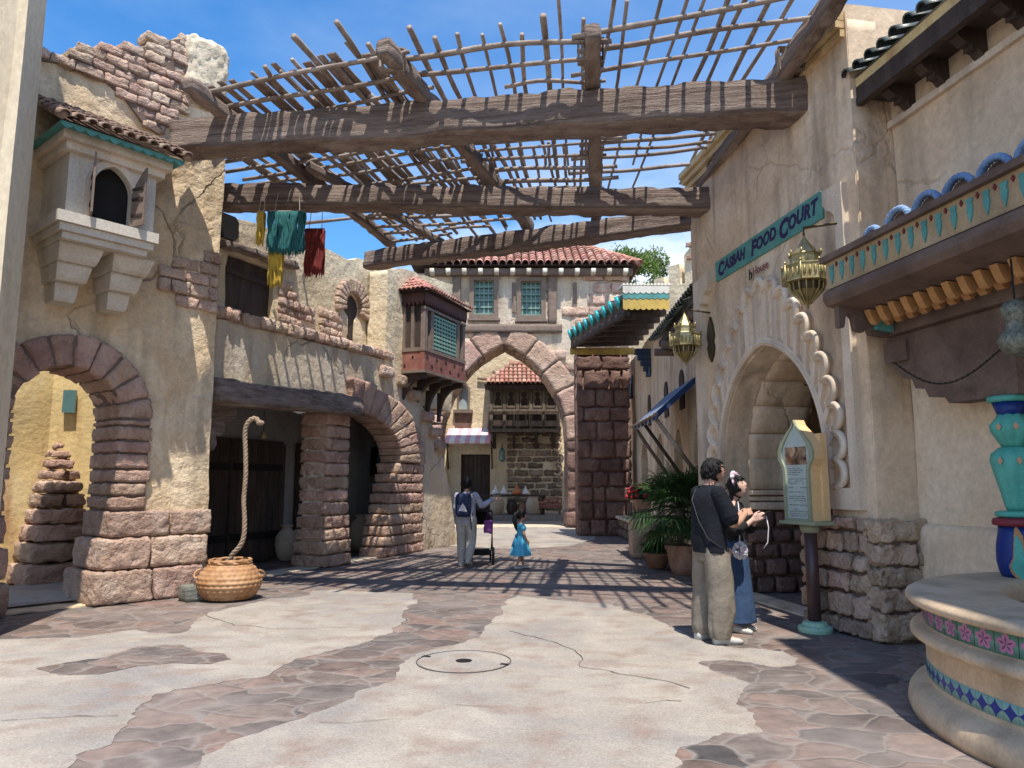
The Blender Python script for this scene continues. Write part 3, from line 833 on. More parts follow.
for i in range(6):
    t_ = i / 6; a_ = LT(-1.15 + .09 * t_, 5.60 + .6 * t_, 1.14 - 1.14 * t_); b_ = LT(-1.15 + .09 * (t_ + .18), 5.60 + .6 * (t_ + .18), 1.14 - 1.14 * (t_ + .18)); mb.tube([a_ + Vector((0, 0, .03)), b_ + Vector((0, 0, .02))], .062, 8)
    a_ = LT(.31 + .19 * t_, 5.60 + .6 * t_, 1.14 - 1.14 * t_); b_ = LT(.31 + .19 * (t_ + .18), 5.60 + .6 * (t_ + .18), 1.14 - 1.14 * (t_ + .18)); mb.tube([a_ + Vector((0, 0, .03)), b_ + Vector((0, 0, .02))], .062, 8)
mb.build('tile_roof', M['roof_tile_old'], box, True)
mb = MB(); P = [(-1.14, 5.585), (.30, 5.585)]
nsc = 11
for i in range(nsc):
    a = .30 - 1.44 * i / nsc; b_ = .30 - 1.44 * (i + 1) / nsc
    for k in range(1, 6): P.append((a + (b_ - a) * k / 6, 5.555 - .045 * sin(pi * k / 6)))
    P.append((b_, 5.555))
prism(LT, P, 1.06, 1.08, mb)
prism(LT, [(-1.14, 5.562), (.30, 5.562), (.30, 5.58), (-1.14, 5.58)], 0, 1.059, mb)
mb.build('scalloped_trim', M['teal_paint'], box)

# courtyard seen through the low arch
cy = thing('courtyard_wall', 'yellow stained stucco wall seen through the low stone arch', 'wall', tuple(LT(.3, 0, -3.2)))
CY = LT.shift(-3.05)
wall(CY, [(-1.6, 0), (.42, 0), (.42, 4.4), (-1.6, 4.4)], thick=.3, seg=.25, amp=.04).build('back_wall', M['stucco_yellow'], cy, True)
fr = Frame(CY(.33, 0, -.04).to_2d(), CY(1.5, 0, .75).to_2d())
wall(fr, [(0, 0), (2.2, 0), (2.2, 4.4), (0, 4.4)], thick=.3, seg=.25, amp=.04).build('side_wall', M['stucco_yellow'], cy, True)
pr = thing('ruined_stone_pier', 'broken pier of stacked pink stones tapering upward behind the low arch', 'stone pier', tuple(CY(.4, 0, .35)))
mb = MB(); w = 0
for a, b_, dd, z, hh in ((-.04, .92, .42, 0, .34), (.0, .88, .38, .34, .30), (.06, .84, .36, .64, .26), (.10, .80, .32, .90, .24), (.13, .48, .28, 1.14, .22), (.49, .78, .26, 1.14, .22), (.15, .74, .26, 1.36, .2), (.20, .50, .2, 1.56, .17), (.51, .72, .2, 1.56, .15), (.22, .62, .18, 1.73, .16), (.26, .58, .15, 1.89, .13), (.30, .5, .1, 2.02, .12)):
    stone(mb, lambda x, y, z_, a=a, b_=b_, z=z, hh=hh, dd=dd: CY((a + b_) / 2 + x, z + hh / 2 + y, .35 + z_), ((b_ - a) / 2 - .006, hh / 2 - .004, dd), .05, .025, .06)
mb.build('stacked_stones', M['pink_stone'], pr, True)
mb = MB(); prism(fr, [(.24, 2.62), (.42, 2.62), (.42, 2.98), (.24, 2.98)], .03, .10, mb)
pn = mb.build('wall_box', M['glass_teal']); tag(pn, 'small grey-green metal box fixed to the yellow wall behind the low arch', 'electrical box')
flatpoly([tuple(LT(-1.6, 0, -.35).to_2d()), tuple(LT(.16, 0, -.35).to_2d()), tuple(LT(.5, 0, -2.4).to_2d()), tuple(LT(-1.5, 0, -2.4).to_2d())][::-1], .06, M['concrete'], 'concrete_floor', jit=.0)

# ================================================================ LEFT MIDDLE HOUSE
LM = Frame((-4.56, 10.9), (-1.96, 17.4))
mh = thing('terrace_house', 'grey-white plastered house with a brick-edged terrace above a stone arcade', 'building', (-3.6, 13.6, 0))
# lower wall with the wide opening and the arch
opA = [(.1, .02), (2.98, .02), (2.98, 2.88), (.1, 2.70)]
ar = arch(4.35, .62, 2.2, 1.0, 12, .02)
opB = [(5.1, .02), (5.4, 1.15), (5.62, 1.7), (5.68, 2.1), (5.5, 2.5), (5.1, 2.85), (4.4, 3.0), (3.66, 3.0), (3.66, .02)]
low = [(-.1, 0), (8.62, 0), (8.2, 1.3), (7.6, 2.5), (6.95, 3.1), (6.2, 3.62), (5.7, 3.95), (4.9, 4.12), (3.8, 4.10), (2, 4.05), (-.1, 4.0)]
wall(LM, low, [opA, opB], thick=.45, seg=.22, amp=.014, jit=.02).build('lower_wall', M['stucco_grey'], mh, True)
# terrace wall cap bricks
mb = MB()
u = -.08
while u < 4.9:
    L_ = random.uniform(.26, .46); z_ = 4.0 + .026 * u + random.uniform(-.02, .02)
    stone(mb, lambda x, y, z, u=u, L_=L_, z_=z_: LM(u + L_ / 2 + x, z_ + .11 + y, -.16 + z), (L_ / 2 - .008, .10 + random.uniform(0, .01), .25), .045, .018, .07)
    u += L_
mb.build('parapet_bricks', M['pink_stone_pale'], mh, True)
mb = MB()
quad(mb, LM(-.3, 4.0, -.4), LM(5.2, 4.12, -.4), LM(5.2, 4.12, -1.4), LM(-.3, 4.0, -1.4)); mb.build('terrace_floor', M['stucco_grey'], mh)
# upper wall set back behind the terrace
UM = LM.shift(-.95)
UF = LM.shift(-.5)
up = [(-.6, 3.4), (9.2, 3.4), (9.2, 6.9), (7.5, 6.7), (6.4, 6.5), (5.1, 6.42), (4.2, 6.15), (3, 6.28), (2.2, 6.05), (1.4, 6.0), (.6, 5.88), (-.6, 5.85)]
kh = [(4.30, 4.25), (4.60, 4.25), (4.60, 4.95)] + [(4.45 + .27 * cos(a), 5.18 + .27 * sin(a)) for a in [radians(-50 + i * 28) for i in range(11)]] + [(4.30, 4.95)]
dr = [(.86, 4.05), (2.0, 4.05), (2.0, 5.32), (.86, 5.3)]
wall(UF, up, [kh, dr], thick=.35, seg=.2, amp=.045, jit=.05, freq=1.4).build('upper_wall', M['stucco_cream'], mh, True)
mb = MB(); prism(UF, dr, -.16, -.10, mb); do = mb.build('door', M['wood_dark'], mh)
for w in (4.3, 5.0):
    mb = MB(); prism(UF, [(.9, w), (1.96, w), (1.96, w + .09), (.9, w + .09)], -.0999, -.07, mb); mb.build('cross_rail', M['wood_dark'], do)
mb = MB(); beam(mb, UF(.62, 5.40, .03), UF(2.55, 5.52, .03), .24, .17); mb.build('door_lintel', M['wood'], mh, True)
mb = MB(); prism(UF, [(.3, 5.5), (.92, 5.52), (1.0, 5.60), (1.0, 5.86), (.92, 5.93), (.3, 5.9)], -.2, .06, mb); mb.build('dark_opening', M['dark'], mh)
mb = MB(); prism(UF, kh, -.10, -.05, mb); win = mb.build('window', M['wood_dark'], mh)
mb = MB()
for i in range(15):
    a = radians(-12 + i * 204 / 14)
    af = ArchFrame(UF, 4.45, 5.18, a, .45)
    stone(mb, af, (.45 * radians(204 / 14) / 2 - .004, .16, .10), .015, .006, .07, off=(0, 0, -.01))
mb.build('brick_ring', M['tan_stone'], mh, True)
mb = MB(); courses(mb, UF, 2.1, 3.2, 4.1, 5.2, rowh=(.14, .18), lens=(.25, .42), d=(-.1, .06), rad=.02, seg=.06, gap=.008, inside=lambda u, w: u < 2.75 + .4 * sin(w * 7)); mb.build('wall_bricks', M['pink_stone_pale'], mh, True)
mb = MB(); courses(mb, UF, 3.35, 4.1, 4.1, 4.95, rowh=(.14, .18), lens=(.25, .42), d=(-.1, .06), rad=.02, seg=.06, gap=.008); mb.build('wall_bricks', M['pink_stone_pale'], mh, True)
# long timber lintel over the ground floor opening
mb = MB()
stone(mb, lambda x, y, z: LM(1.85 + x, 2.93 + .03 * x + y + .015 * sin(x * 2), .10 + z - .25 * y), (1.95, .20, .24), .05, .02, .12, freq=3, nmax=34)
mb.build('lintel_beam', M['wood'], mh, True)
for uc, dr_ in ((.14, 1), (2.42, -1)):
    P = [(uc, 2.72), (uc, 2.05), (uc + dr_ * .10, 2.0), (uc + dr_ * .16, 2.10), (uc + dr_ * .12, 2.25), (uc + dr_ * .22, 2.22), (uc + dr_ * .32, 2.32), (uc + dr_ * .30, 2.48), (uc + dr_ * .42, 2.45), (uc + dr_ * .55, 2.56), (uc + dr_ * .56, 2.72)]
    if dr_ < 0: P = P[::-1]
    mb = MB(); prism(LM, P, -.16, .0, mb)
    if dr_ > 0: mb.build('scroll_bracket', M['wood'], mh)
# square stone pillar
mb = MB(); z = 0
while z < 2.80:
    hh = min(random.uniform(.21, .25), 2.84 - z)
    if hh < .1: break
    e = .07 * max(0, (1.0 - z)) + .01
    stone(mb, lambda x, y, zz, z=z, hh=hh, e=e: LM(3.31 + x, z + hh / 2 + y, -.22 + zz), (.345 + e + random.uniform(-.012, .012), hh / 2 - .003, .31 + e), .03, .014, .055, nmax=14)
    z += hh
mb.build('pillar_stones', M['pink_stone'], mh, True)
# right jamb and swept head of the arch
mb = MB()
z = 0
jin = [(0, 4.86), (.6, 5.02), (1.15, 5.18), (1.6, 5.38), (1.95, 5.50), (2.2, 5.54)]
def jx(z):
    for i in range(len(jin) - 1):
        if z <= jin[i + 1][0]: return jin[i][1] + (jin[i + 1][1] - jin[i][1]) * (z - jin[i][0]) / (jin[i + 1][0] - jin[i][0])
    return jin[-1][1]
while z < 1.95:
    hh = min(random.uniform(.2, .24), 2.0 - z)
    a = jx(z + .1) + random.uniform(-.02, .02); b_ = 6.58 + random.uniform(-.05, .06)
    if z < .4: b_ += .05
    if hh < .1: break
    half_ = (a + b_) / 2 + random.uniform(-.2, .25)
    for (p_, q_) in ((a, half_), (half_, b_)) if random.random() < .5 else ((a, b_),):
        stone(mb, lambda x, y, zz, z=z, hh=hh, p_=p_, q_=q_: LM((p_ + q_) / 2 + x, z + hh / 2 + y, -.17 + zz), ((q_ - p_) / 2 - .004, hh / 2 - .003, .29), .03, .014, .06, nmax=20)
    z += hh
prism(LM, [(3.7 + 2.7 * cos(a), 1.96 + 1.42 * sin(a)) for a in [radians(i * 9) for i in range(11)]] + [(3.7 + 1.92 * cos(a), 1.96 + 1.03 * sin(a)) for a in [radians(90 - i * 9) for i in range(11)]], -.4, .05, mb2 := MB()); prism(LM, [(jx(.1) + .1, 0), (6.5, 0), (6.45, 2.0), (jx(2.0) + .1, 2.0)], -.4, .05, mb2); mb2.build('joint_mortar', M['mortar'], mh)
ns_ = 10
for i in range(ns_):
    a0, a1 = radians(0 + 92 * i / ns_), radians(92 * (i + 1) / ns_)
    cm = random.uniform(-.04, .05)
    def mp2(x, y, d, a0=a0, a1=a1, cm=cm):
        th = (a0 + a1) / 2 + x * (a1 - a0) / 2 * .97
        k_ = (y + 1) / 2
        ia, ib, oa, ob = 1.84, .95, 2.90 + cm, 1.56 + cm
        r1, r2 = ia + (oa - ia) * k_, ib + (ob - ib) * k_
        return LM(3.70 + cos(th) * r1, 1.96 + sin(th) * r2, d)
    # unit block bent onto the sweep (x, y in -1..1)
    stone(mb, lambda x, y, z_, mp2=mp2: mp2(x / .16, y / .4, z_), (.16, .4, .29), .025, .010, .06, off=(0, 0, -.13))
mb.build('arch_stones', M['pink_stone'], mh, True)
# projecting quoins stepping down the right edge
mb = MB()
for (u, w, L_, hh) in ((5.0, 3.86, .5, .24), (5.75, 3.74, .52, .25), (6.22, 3.50, .52, .24), (6.85, 3.06, .5, .24), (7.2, 2.72, .46, .24), (7.5, 2.40, .42, .24)):
    stone(mb, lambda x, y, z, u=u, w=w, L_=L_, hh=hh: LM(u + x, w + y, -.12 + z), (L_ / 2, hh / 2, .26), .05, .02, .07)
mb.build('edge_stones', M['pink_stone_pale'], mh, True)
# inside of the arcade: floor-to-ceiling back wall, side wall and ceiling
BK = LM.shift(-1.75)
wall(BK, [(-.2, 0), (9, 0), (9, 3.6), (-.2, 3.6)], thick=.2, seg=.4, amp=.02).build('arcade_back_wall', M['arcade_plaster_shaded'], mh, True)
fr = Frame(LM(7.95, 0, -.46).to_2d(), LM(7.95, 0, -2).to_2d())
wall(fr, [(0, 0), (1.4, 0), (1.4, 3.6), (0, 3.6)], thick=.2, seg=.4, amp=.02).build('arcade_end_wall', M['arcade_plaster_shaded'], mh, True)
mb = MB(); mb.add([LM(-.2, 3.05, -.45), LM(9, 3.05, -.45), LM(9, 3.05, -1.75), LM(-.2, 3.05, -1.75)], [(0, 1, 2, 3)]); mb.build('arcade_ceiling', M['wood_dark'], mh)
mb = MB(); prism(BK, [(-.1, 0), (.5, 0), (.5, 3), (-.1, 3)], 0, 1.3, mb); mb.build('arcade_side_wall', M['stucco_grey'], mh)
dd = None
for u0, u1 in ((.9, 2.38), (2.42, 3.9), (4.35, 5.1)):
    mb = MB(); prism(BK, [(u0, .03), (u1, .03), (u1, 2.35), (u0, 2.35)], .03, .09, mb)
    dd = mb.build('door', M['wood_dark'], mh)
    mb = MB()
    k = u0 + .02
    while k < u1 - .1:
        prism(BK, [(k, .06), (k + .15, .06), (k + .15, 2.3), (k, 2.3)], .0901, .105, mb); k += .17
    mb.build('door_planks', M['wood_dark'], dd)
    for w in (.45, 1.75):
        mb = MB(); prism(BK, [(u0 + .05, w), (u1 - .05, w), (u1 - .05, w + .14), (u0 + .05, w + .14)], .1051, .13, mb); mb.build('strap_hinge', M['iron'], dd)

wall(LM, [(4.98, 3.7), (7.55, 3.7), (7.55, 5.6), (6.9, 6.25), (6.2, 6.38), (5.6, 6.30), (5.02, 6.10)], thick=.45, seg=.2, amp=.04, jit=.03).build('end_wall', M['stucco_cream'], mh, True)
# carved oriel window on the corner of the terrace house
M['brown_red'] = pmat('dark red-brown carved wood', (.13, .06, .048), (.08, .042, .036), scale=6, bump=.4, bscale=16)
orl = thing('wooden_oriel', 'carved wooden oriel with green lattice window and red lower panels', 'oriel window', tuple(LM(6.6, 3.8, .2)))
OF = LM                      # long face parallel to the house wall
u0, u1, dp = 5.70, 7.74, .56
zb, zt = 3.92, 5.72
mb = MB()
prism(OF, [(u0 + .06, zb + .06), (u1 - .06, zb + .06), (u1 - .06, zt - .05), (u0 + .06, zt - .05)], -.5, dp - .06, mb); mb.build('body', M['wood_dark'], orl)
mb = MB()
for u in (u0, u0 + .28, u1 - .42, u1 - .12): prism(OF, [(u, zb + .5), (u + .12, zb + .5), (u + .12, zt - .32), (u, zt - .32)], dp - .10, dp + .012, mb)
for w, h_ in ((zb + .48, .08), (zt - .38, .06)): prism(OF, [(u0 - .02, w), (u1 + .02, w), (u1 + .02, w + h_), (u0 - .02, w + h_)], dp - .09, dp + .03, mb)
prism(OF, [(u0 - .03, zb + .478), (u0 + .04, zb + .478), (u0 + .04, zb + .562), (u0 - .03, zb + .562)], -.4, dp - .091, mb)
for d_ in (.0, .22): prism(OF, [(u0 - .01, zb + .562), (u0 + .055, zb + .562), (u0 + .055, zt - .3), (u0 - .01, zt - .3)], d_, d_ + .07, mb)
mb.build('corner_posts', M['timber_trim'], orl)
mb = MB(); prism(OF, [(u0 - .03, zb), (u1 + .03, zb), (u1 + .03, zb + .06), (u0 - .03, zb + .06)], -.5, dp + .035, mb); mb.build('base_rail', M['timber_trim'], orl)
mb = MB()
prism(OF, [(u0 - .01, zb + .061), (u1 + .01, zb + .061), (u1 + .01, zb + .477), (u0 - .01, zb + .477)], dp - .05, dp + .012, mb)
prism(OF, [(u0 - .01, zb + .061), (u0 + .05, zb + .061), (u0 + .05, zb + .477), (u0 - .01, zb + .477)], -.4, dp - .051, mb)
rp_ = mb.build('red_panel', M['red_wood'], orl)
mb = MB()
for i in range(9):
    u = u0 + .12 + i * .225; w = zb + (.17 if i % 2 else .35)
    for (du, dw) in ((.035, 0), (-.035, 0), (0, .035), (0, -.035)):
        prism(OF, [(u + du - .018, w + dw - .018), (u + du + .018, w + dw - .018), (u + du + .018, w + dw + .018), (u + du - .018, w + dw + .018)], dp + .0121, dp + .016, mb)
for j in range(3):
    d_ = -.12 + j * .2; w = zb + (.17 if j % 2 else .35)
    mb.box(OF(u0 - .012, w, d_), (.008, .02, .03), Matrix.Rotation(atan2(OF.D.y, OF.D.x), 3, 'Z'))
mb.build('pierced_stars', M['dark'], rp_)
# lattice window
mb = MB(); prism(OF, [(u0 + .44, zb + .6), (u1 - .46, zb + .6), (u1 - .46, zt - .42), (u0 + .44, zt - .42)], dp - .055, dp - .045, mb); gl = mb.build('window', M['dark'], orl)
mb = MB(); a, b_ = u0 + .44, u1 - .46
n = 9
for i in range(n): 
    c = a + (b_ - a) * i / (n - 1); prism(OF, [(c - .03, zb + .6), (c + .03, zb + .6), (c + .03, zt - .42), (c - .03, zt - .42)], dp - .03, dp - .015, mb)
for j in range(9):
    c = zb + .62 + (zt - zb - 1.06) * j / 8; prism(OF, [(a, c - .026), (b_, c - .026), (b_, c + .026), (a, c + .026)], dp - .0149, dp - .003, mb)
mb.build('lattice', M['lattice_teal'], gl)
# valance with teeth, and eaves
mb = MB(); P = [(u0 - .03, zt - .16), (u0 - .03, zt), (u1 + .03, zt), (u1 + .03, zt - .16)]
n = 22
for i in range(n):
    x = u1 + .03 - (u1 - u0 + .06) * (i + .5) / n; P.append((x, zt - .30)); P.append((x - (u1 - u0) / n * .5, zt - .19))
prism(OF, P, dp + .0001, dp + .05, mb)
LF = Frame(OF(u0 - .001, 0, -.4).to_2d(), OF(u0 - .001, 0, dp).to_2d()); 
P = [(0, zt - .16), (.96, zt - .16), (.96, zt), (0, zt)]
P = [(0.0, zt), (0.0, zt - .16)] + [q for i in range(9) for q in ((.05 + i * .105, zt - .3), (.10 + i * .105, zt - .19))] + [(.96, zt)]
prism(LF, P, -.03, .03, mb)
mb.build('toothed_valance', M['brown_red'], orl)
mb = MB()
eo = .14
A0, A1, A2, A3 = OF(u0 - eo, zt + .01, dp + eo), OF(u1 + eo, zt + .01, dp + eo), OF(u1 + eo, zt + .01, -.4), OF(u0 - eo, zt + .01, -.4)
T0, T1 = OF(u0 + .75, zt + .66, -.32), OF(u1 - .75, zt + .66, -.32)
vs = [A0, A1, A2, A3, T0, T1]
mb.add(vs, [(0, 1, 5, 4), (3, 0, 4), (1, 2, 5), (0, 3, 2, 1)])
mb.build('roof_deck', M['roof_dark'], orl)
mb = MB()
sl = (T0 + OF.D * -.75 * 0 - A0)
Sf = (OF(u0 - eo, zt + .66, -.32) - A0)
Wf = u1 - u0 + 2 * eo; Lf = Sf.length
barrel_tiles(mb, A0 + Vector((0, 0, .02)), OF.D, Sf, Wf, Lf, .115, .2, .055, ok=lambda x, y: x > (.75 + eo) * y / Lf - .03 and x < Wf - (.75 + eo) * y / Lf + .03)
Ss = OF(u0 + .75, zt + .66, 0) - OF(u0 - eo, zt + .01, 0)
Ls = Ss.length; dl = dp + eo + .32
barrel_tiles(mb, A0 + Vector((0, 0, .02)), -OF.N, Ss, dl, Ls, .115, .2, .055, ok=lambda x, y: x > dl * y / Ls - .03)
mb.build('tile_roof', M['roof_tile'], orl, True)
# curved brackets beneath
for u in (u0 + .1, u0 + .75, u0 + 1.35, u1 - .1):
    mb = MB()
    P = []
    fr = Frame(OF(u, 0, -.1).to_2d(), OF(u, 0, .9).to_2d())
    P = [(0, 3.915), (0, 3.0), (.06, 3.0)] + [(.06 + .5 * (1 - cos(a)), 3.08 + .72 * sin(a)) for a in [i * pi / 2 / 8 for i in range(9)]] + [(.66, 3.80), (.66, 3.915)]
    prism(fr, P, -.05, .05, mb); mb.build('bracket', M['wood_dark'], orl)

# ================================================================ PERGOLA
pg = thing('timber_pergola', 'weathered timber pergola with three great beams and an open lattice of poles above the street', 'pergola', (-.5, 10, 0))
mb = MB(); beam(mb, (-4.66, 9.72, 6.22), (3.76, 8.20, 6.01), .44, .48, .05, .022, .10, .0); mb.build('great_beam', M['wood'], pg, True)
mb = MB(); beam(mb, (-4.95, 10.98, 5.90), (3.12, 10.85, 5.76), .38, .38, .05, .02, .10, .0); mb.build('great_beam', M['wood'], pg, True)
mb = MB(); beam(mb, (-2.86, 14.1, 5.83), (3.0, 11.45, 5.74), .34, .36, .05, .02, .10, .0); mb.build('great_beam', M['wood'], pg, True)
PUR = [((-4.12, 8.75, 6.52), (-2.35, 14.2, 6.22), .2, .2), ((-1.50, 7.90, 6.50), (.35, 13.0, 6.12), .2, .24), ((.88, 7.6, 6.50), (1.5, 12.6, 6.10), .2, .24),
       ((3.32, 6.3, 6.42), (2.92, 12.1, 6.08), .2, .22), ((-3.1, 10.6, 6.28), (-1.35, 13.9, 6.12), .14, .16)]
for a, b_, w_, h_ in PUR:
    mb = MB(); beam(mb, a, b_, w_, h_, .03, .02, .14); mb.build('rafter', M['wood_along'], pg, True)
def bent(a, b_, r, n=7, bend=.05):
    a, b_ = Vector(a), Vector(b_)
    ph = random.uniform(0, 99)
    P, R = [], []
    for i in range(n + 1):
        t = i / n
        q = a.lerp(b_, t) + noise.noise_vector(Vector((t * 1.7 + ph, 0, 0))) * bend
        P.append(q); R.append(r * (1.12 - .25 * t) * random.uniform(.92, 1.08))
    return P, R
def zlat(y): return 6.63 - (y - 8.0) * .068
# poles running across the street (on top of the rafters)
rr = random.Random(21)
def side_x(y):   # left and right limits of the lattice
    return -4.25 + (y - 8.5) * .33, 3.42 - (y - 7) * .07
def rowy(sec, yb, x):
    if sec == 0: return yb - .34 * (x + 1.5)
    if sec == 1: return yb - .15 * (x + 1.2)
    return yb - .27 * (x - .8)
def add_pole(a, b_, r, n=9, bend=.05):
    bend *= rr.choice((.8, 1.2, 2.0)); r *= rr.uniform(.68, 1.0)
    P, R = bent(a, b_, r, n, bend)
    mb = MB(); mb.tube(P, R, 8); mb.build('pole', M['pole'], pg, True)
SEC = {0: [8.28, 8.62, 9.1, 9.62, 10.0, 10.3, 10.62, 10.95, 11.3, 11.7, 12.1, 12.5],
       1: [8.35, 8.68, 9.05, 9.55, 10.05, 10.4, 10.72, 10.95, 11.25, 11.6, 12.0, 12.4, 12.8],
       2: [7.92, 8.28, 8.66, 9.4, 9.85, 10.2, 10.5, 10.7, 11.0, 11.4]}
for sec, ys in SEC.items():
    for i, y in enumerate(ys):
        if sec == 0: xa, xb = (-4.0 if y < 9.5 else -4.5 + (y - 10) * .2), -1.35 + (y - 8.3) * .33
        elif sec == 1: xa, xb = -1.6 + (y - 8.3) * .33, 1.15 + (y - 8.3) * .12
        else: xa, xb = .72 + (y - 8) * .12, 3.55 - (y - 8) * .07
        if sec == 1 and y > 11.8: xb -= (y - 11.8) * 1.2
        xa += rr.uniform(-.2, .1); xb += rr.uniform(-.1, .25)
        if i == 2 and sec == 1: xa = -.1
        z = zlat(y) + rr.uniform(-.01, .03)
        add_pole((xa, rowy(sec, y, xa), z), (xb, rowy(sec, y, xb) + rr.uniform(-.15, .15), z + rr.uniform(-.02, .02)), rr.uniform(.028, .044))
# short flat slats laid over the left corner
for k in range(13):
    x = -4.0 + k * .2 + rr.uniform(-.05, .05); y0 = rowy(0, 8.28, x) - rr.uniform(-.1, .25); L_ = rr.uniform(.7, 1.7)
    mb = MB(); beam(mb, (x, y0, zlat(y0) + .13), (x + .33 * L_, y0 + L_, zlat(y0 + L_) + .12), rr.uniform(.08, .14), .03, .008, .005, .12); mb.build('slat', M['wood_along'], pg, True)
# poles running along the street, fanning with the walls
x = -3.55
while x < 3.35:
    t = (x + 4.0) / 7.35
    dirx = .33 * (1 - t) - .07 * t + rr.uniform(-.03, .03)
    sec = 0 if x < -1.45 else 1 if x < .9 else 2
    y0 = rowy(sec, SEC[sec][0], x) - rr.uniform(.08, .42)
    if rr.random() < .12: y0 -= .4
    if x < -1.3: y0 += .12
    if x > 1.5: y0 = rr.uniform(6.0, 6.7)
    y1 = 11.2 + rr.uniform(-.3, 1.6)
    if rr.random() < .15: y1 = 9.6
    z0 = zlat(y0) + .09
    add_pole((x + dirx * (y0 - 8), y0, z0), (x + dirx * (y1 - 8), y1, zlat(y1) + .08), rr.uniform(.024, .040), 10, .07)
    x += rr.uniform(.19, .31)
# doubled up left half, where the lattice is closest
x = -4.9
while x < -1.3:
    y0 = 8.9 + rr.uniform(0, 1.2) - (x + 1.5) * .25; y1 = y0 + rr.uniform(2.2, 3.6)
    if x < -4.1: y0 = 9.9 + rr.uniform(0, .4); y1 = y0 + 2.2
    add_pole((x + .3, y0, zlat(y0) + .14), (x + .3 + .36 * (y1 - y0), y1, zlat(y1) + .12), rr.uniform(.034, .06), 8, .05)
    x += rr.uniform(.17, .28)
x = -3.35
while x < 1.2:
    y0 = 10.6 + rr.uniform(-.4, .3); ye = min(14.2 - (x + 2.6) * .45, 14.0) + rr.uniform(-.2, .4)
    dirx = .36 - (x + 3) * .06
    add_pole((x, y0, zlat(y0) + .13), (x + dirx * (ye - y0), ye, zlat(ye) + .1), rr.uniform(.026, .042), 8, .05)
    x += rr.uniform(.16, .26)
for y in (12.9, 13.25, 13.6, 13.95):
    a = -2.75 + (y - 12.9) * .3; b_ = 1.0 - (y - 12.9) * 2.0
    add_pole((a, y + .1, zlat(y)), (b_, y - .4, zlat(y)), rr.uniform(.03, .045), 8, .05)

# rope lashings and iron straps where timbers cross
for (p, q, r_) in (((-1.42, 8.16, 6.50), (1, .35, 0), .17), ((.92, 7.98, 6.50), (1, .1, 0), .17), ((3.24, 8.0, 6.40), (1, 0, 0), .16)):
    p = Vector(p); q = Vector(q).normalized()
    mb = MB()
    for k in range(5):
        o_ = Vector((0, 1, 0)) * (k * .028)
        mb.tube([p + o_ + q * (r_ * .86 * cx_) + Vector((0, 0, r_ * .86 * cz_)) for cx_, cz_ in ((-1, -1), (-1, 1), (1, 1), (1, -1))], .013, 6, closed=True)
    mb.build('rope_lashing', M['pole'], pg, True)
# ---------------------------------------------------------------- dyed yarn hung from the beams
M['yarn_teal'] = flat('teal dyed yarn', (.035, .17, .17), .95, var=.4, bump=.6, bscale=60)
M['yarn_yellow'] = flat('yellow dyed yarn', (.60, .40, .06), .95, var=.3, bump=.6, bscale=60)
M['yarn_red'] = flat('red dyed yarn', (.28, .05, .045), .95, var=.4, bump=.6, bscale=60)
def yarn(name_l, cx, y, z0, z1, wdt, mat, group='skeins of dyed yarn hanging from the pergola'):
    t = thing('yarn_skein', name_l, 'yarn', (cx, y, z0), group=group)
    mb = MB()
    n = max(7, int(wdt / .013))
    for i in range(n):
        for k in (0, 1):
            x = cx - wdt / 2 + wdt * (i + .5) / n + random.uniform(-.01, .01)
            yy = y + (k - .5) * .07
            zb_ = z1 + random.uniform(-.03, .05)
            P = []
            for j in range(9):
                tt = j / 8
                P.append((x + noise.noise(Vector((i * .7, tt * 3, k))) * .03, yy + noise.noise(Vector((i * .5, tt * 3, k + 5))) * .035, z0 + (zb_ - z0) * tt))
            mb.tube(P, [.014] * 8 + [.006], 5)
    mb.build('strands', mat, t, True)
    mb = MB(); mb.tube([(cx - wdt / 2, y, z0 + .01), (cx + wdt / 2, y, z0 + .01)], .018, 6); mb.build('hanging_stick', M['pole'], t)
    mb = MB()
    for s_ in (-1, 1): mb.tube([(cx + s_ * wdt * .35, y, z0 + .01), (cx + s_ * wdt * .3, y + .05, z0 + .32)], .006, 5)
    mb.build('cord', M['pole'], t)
    return t
yarn('wide teal green skein of yarn hanging under the second beam, patterned by shadow', -3.34, 10.55, 5.50, 4.86, .53, M['yarn_teal'])
yarn('short yellow skein of yarn at the left of the teal one, close under the beam', -3.72, 10.55, 5.50, 5.00, .10, M['yarn_yellow'])
yarn('long low yellow skein of yarn hanging below the left half of the teal one', -3.50, 10.62, 4.95, 4.37, .19, M['yarn_yellow'])
yarn('dark red skein of yarn hanging at the right of the teal one', -3.20, 11.6, 5.60, 4.82, .30, M['yarn_red'])

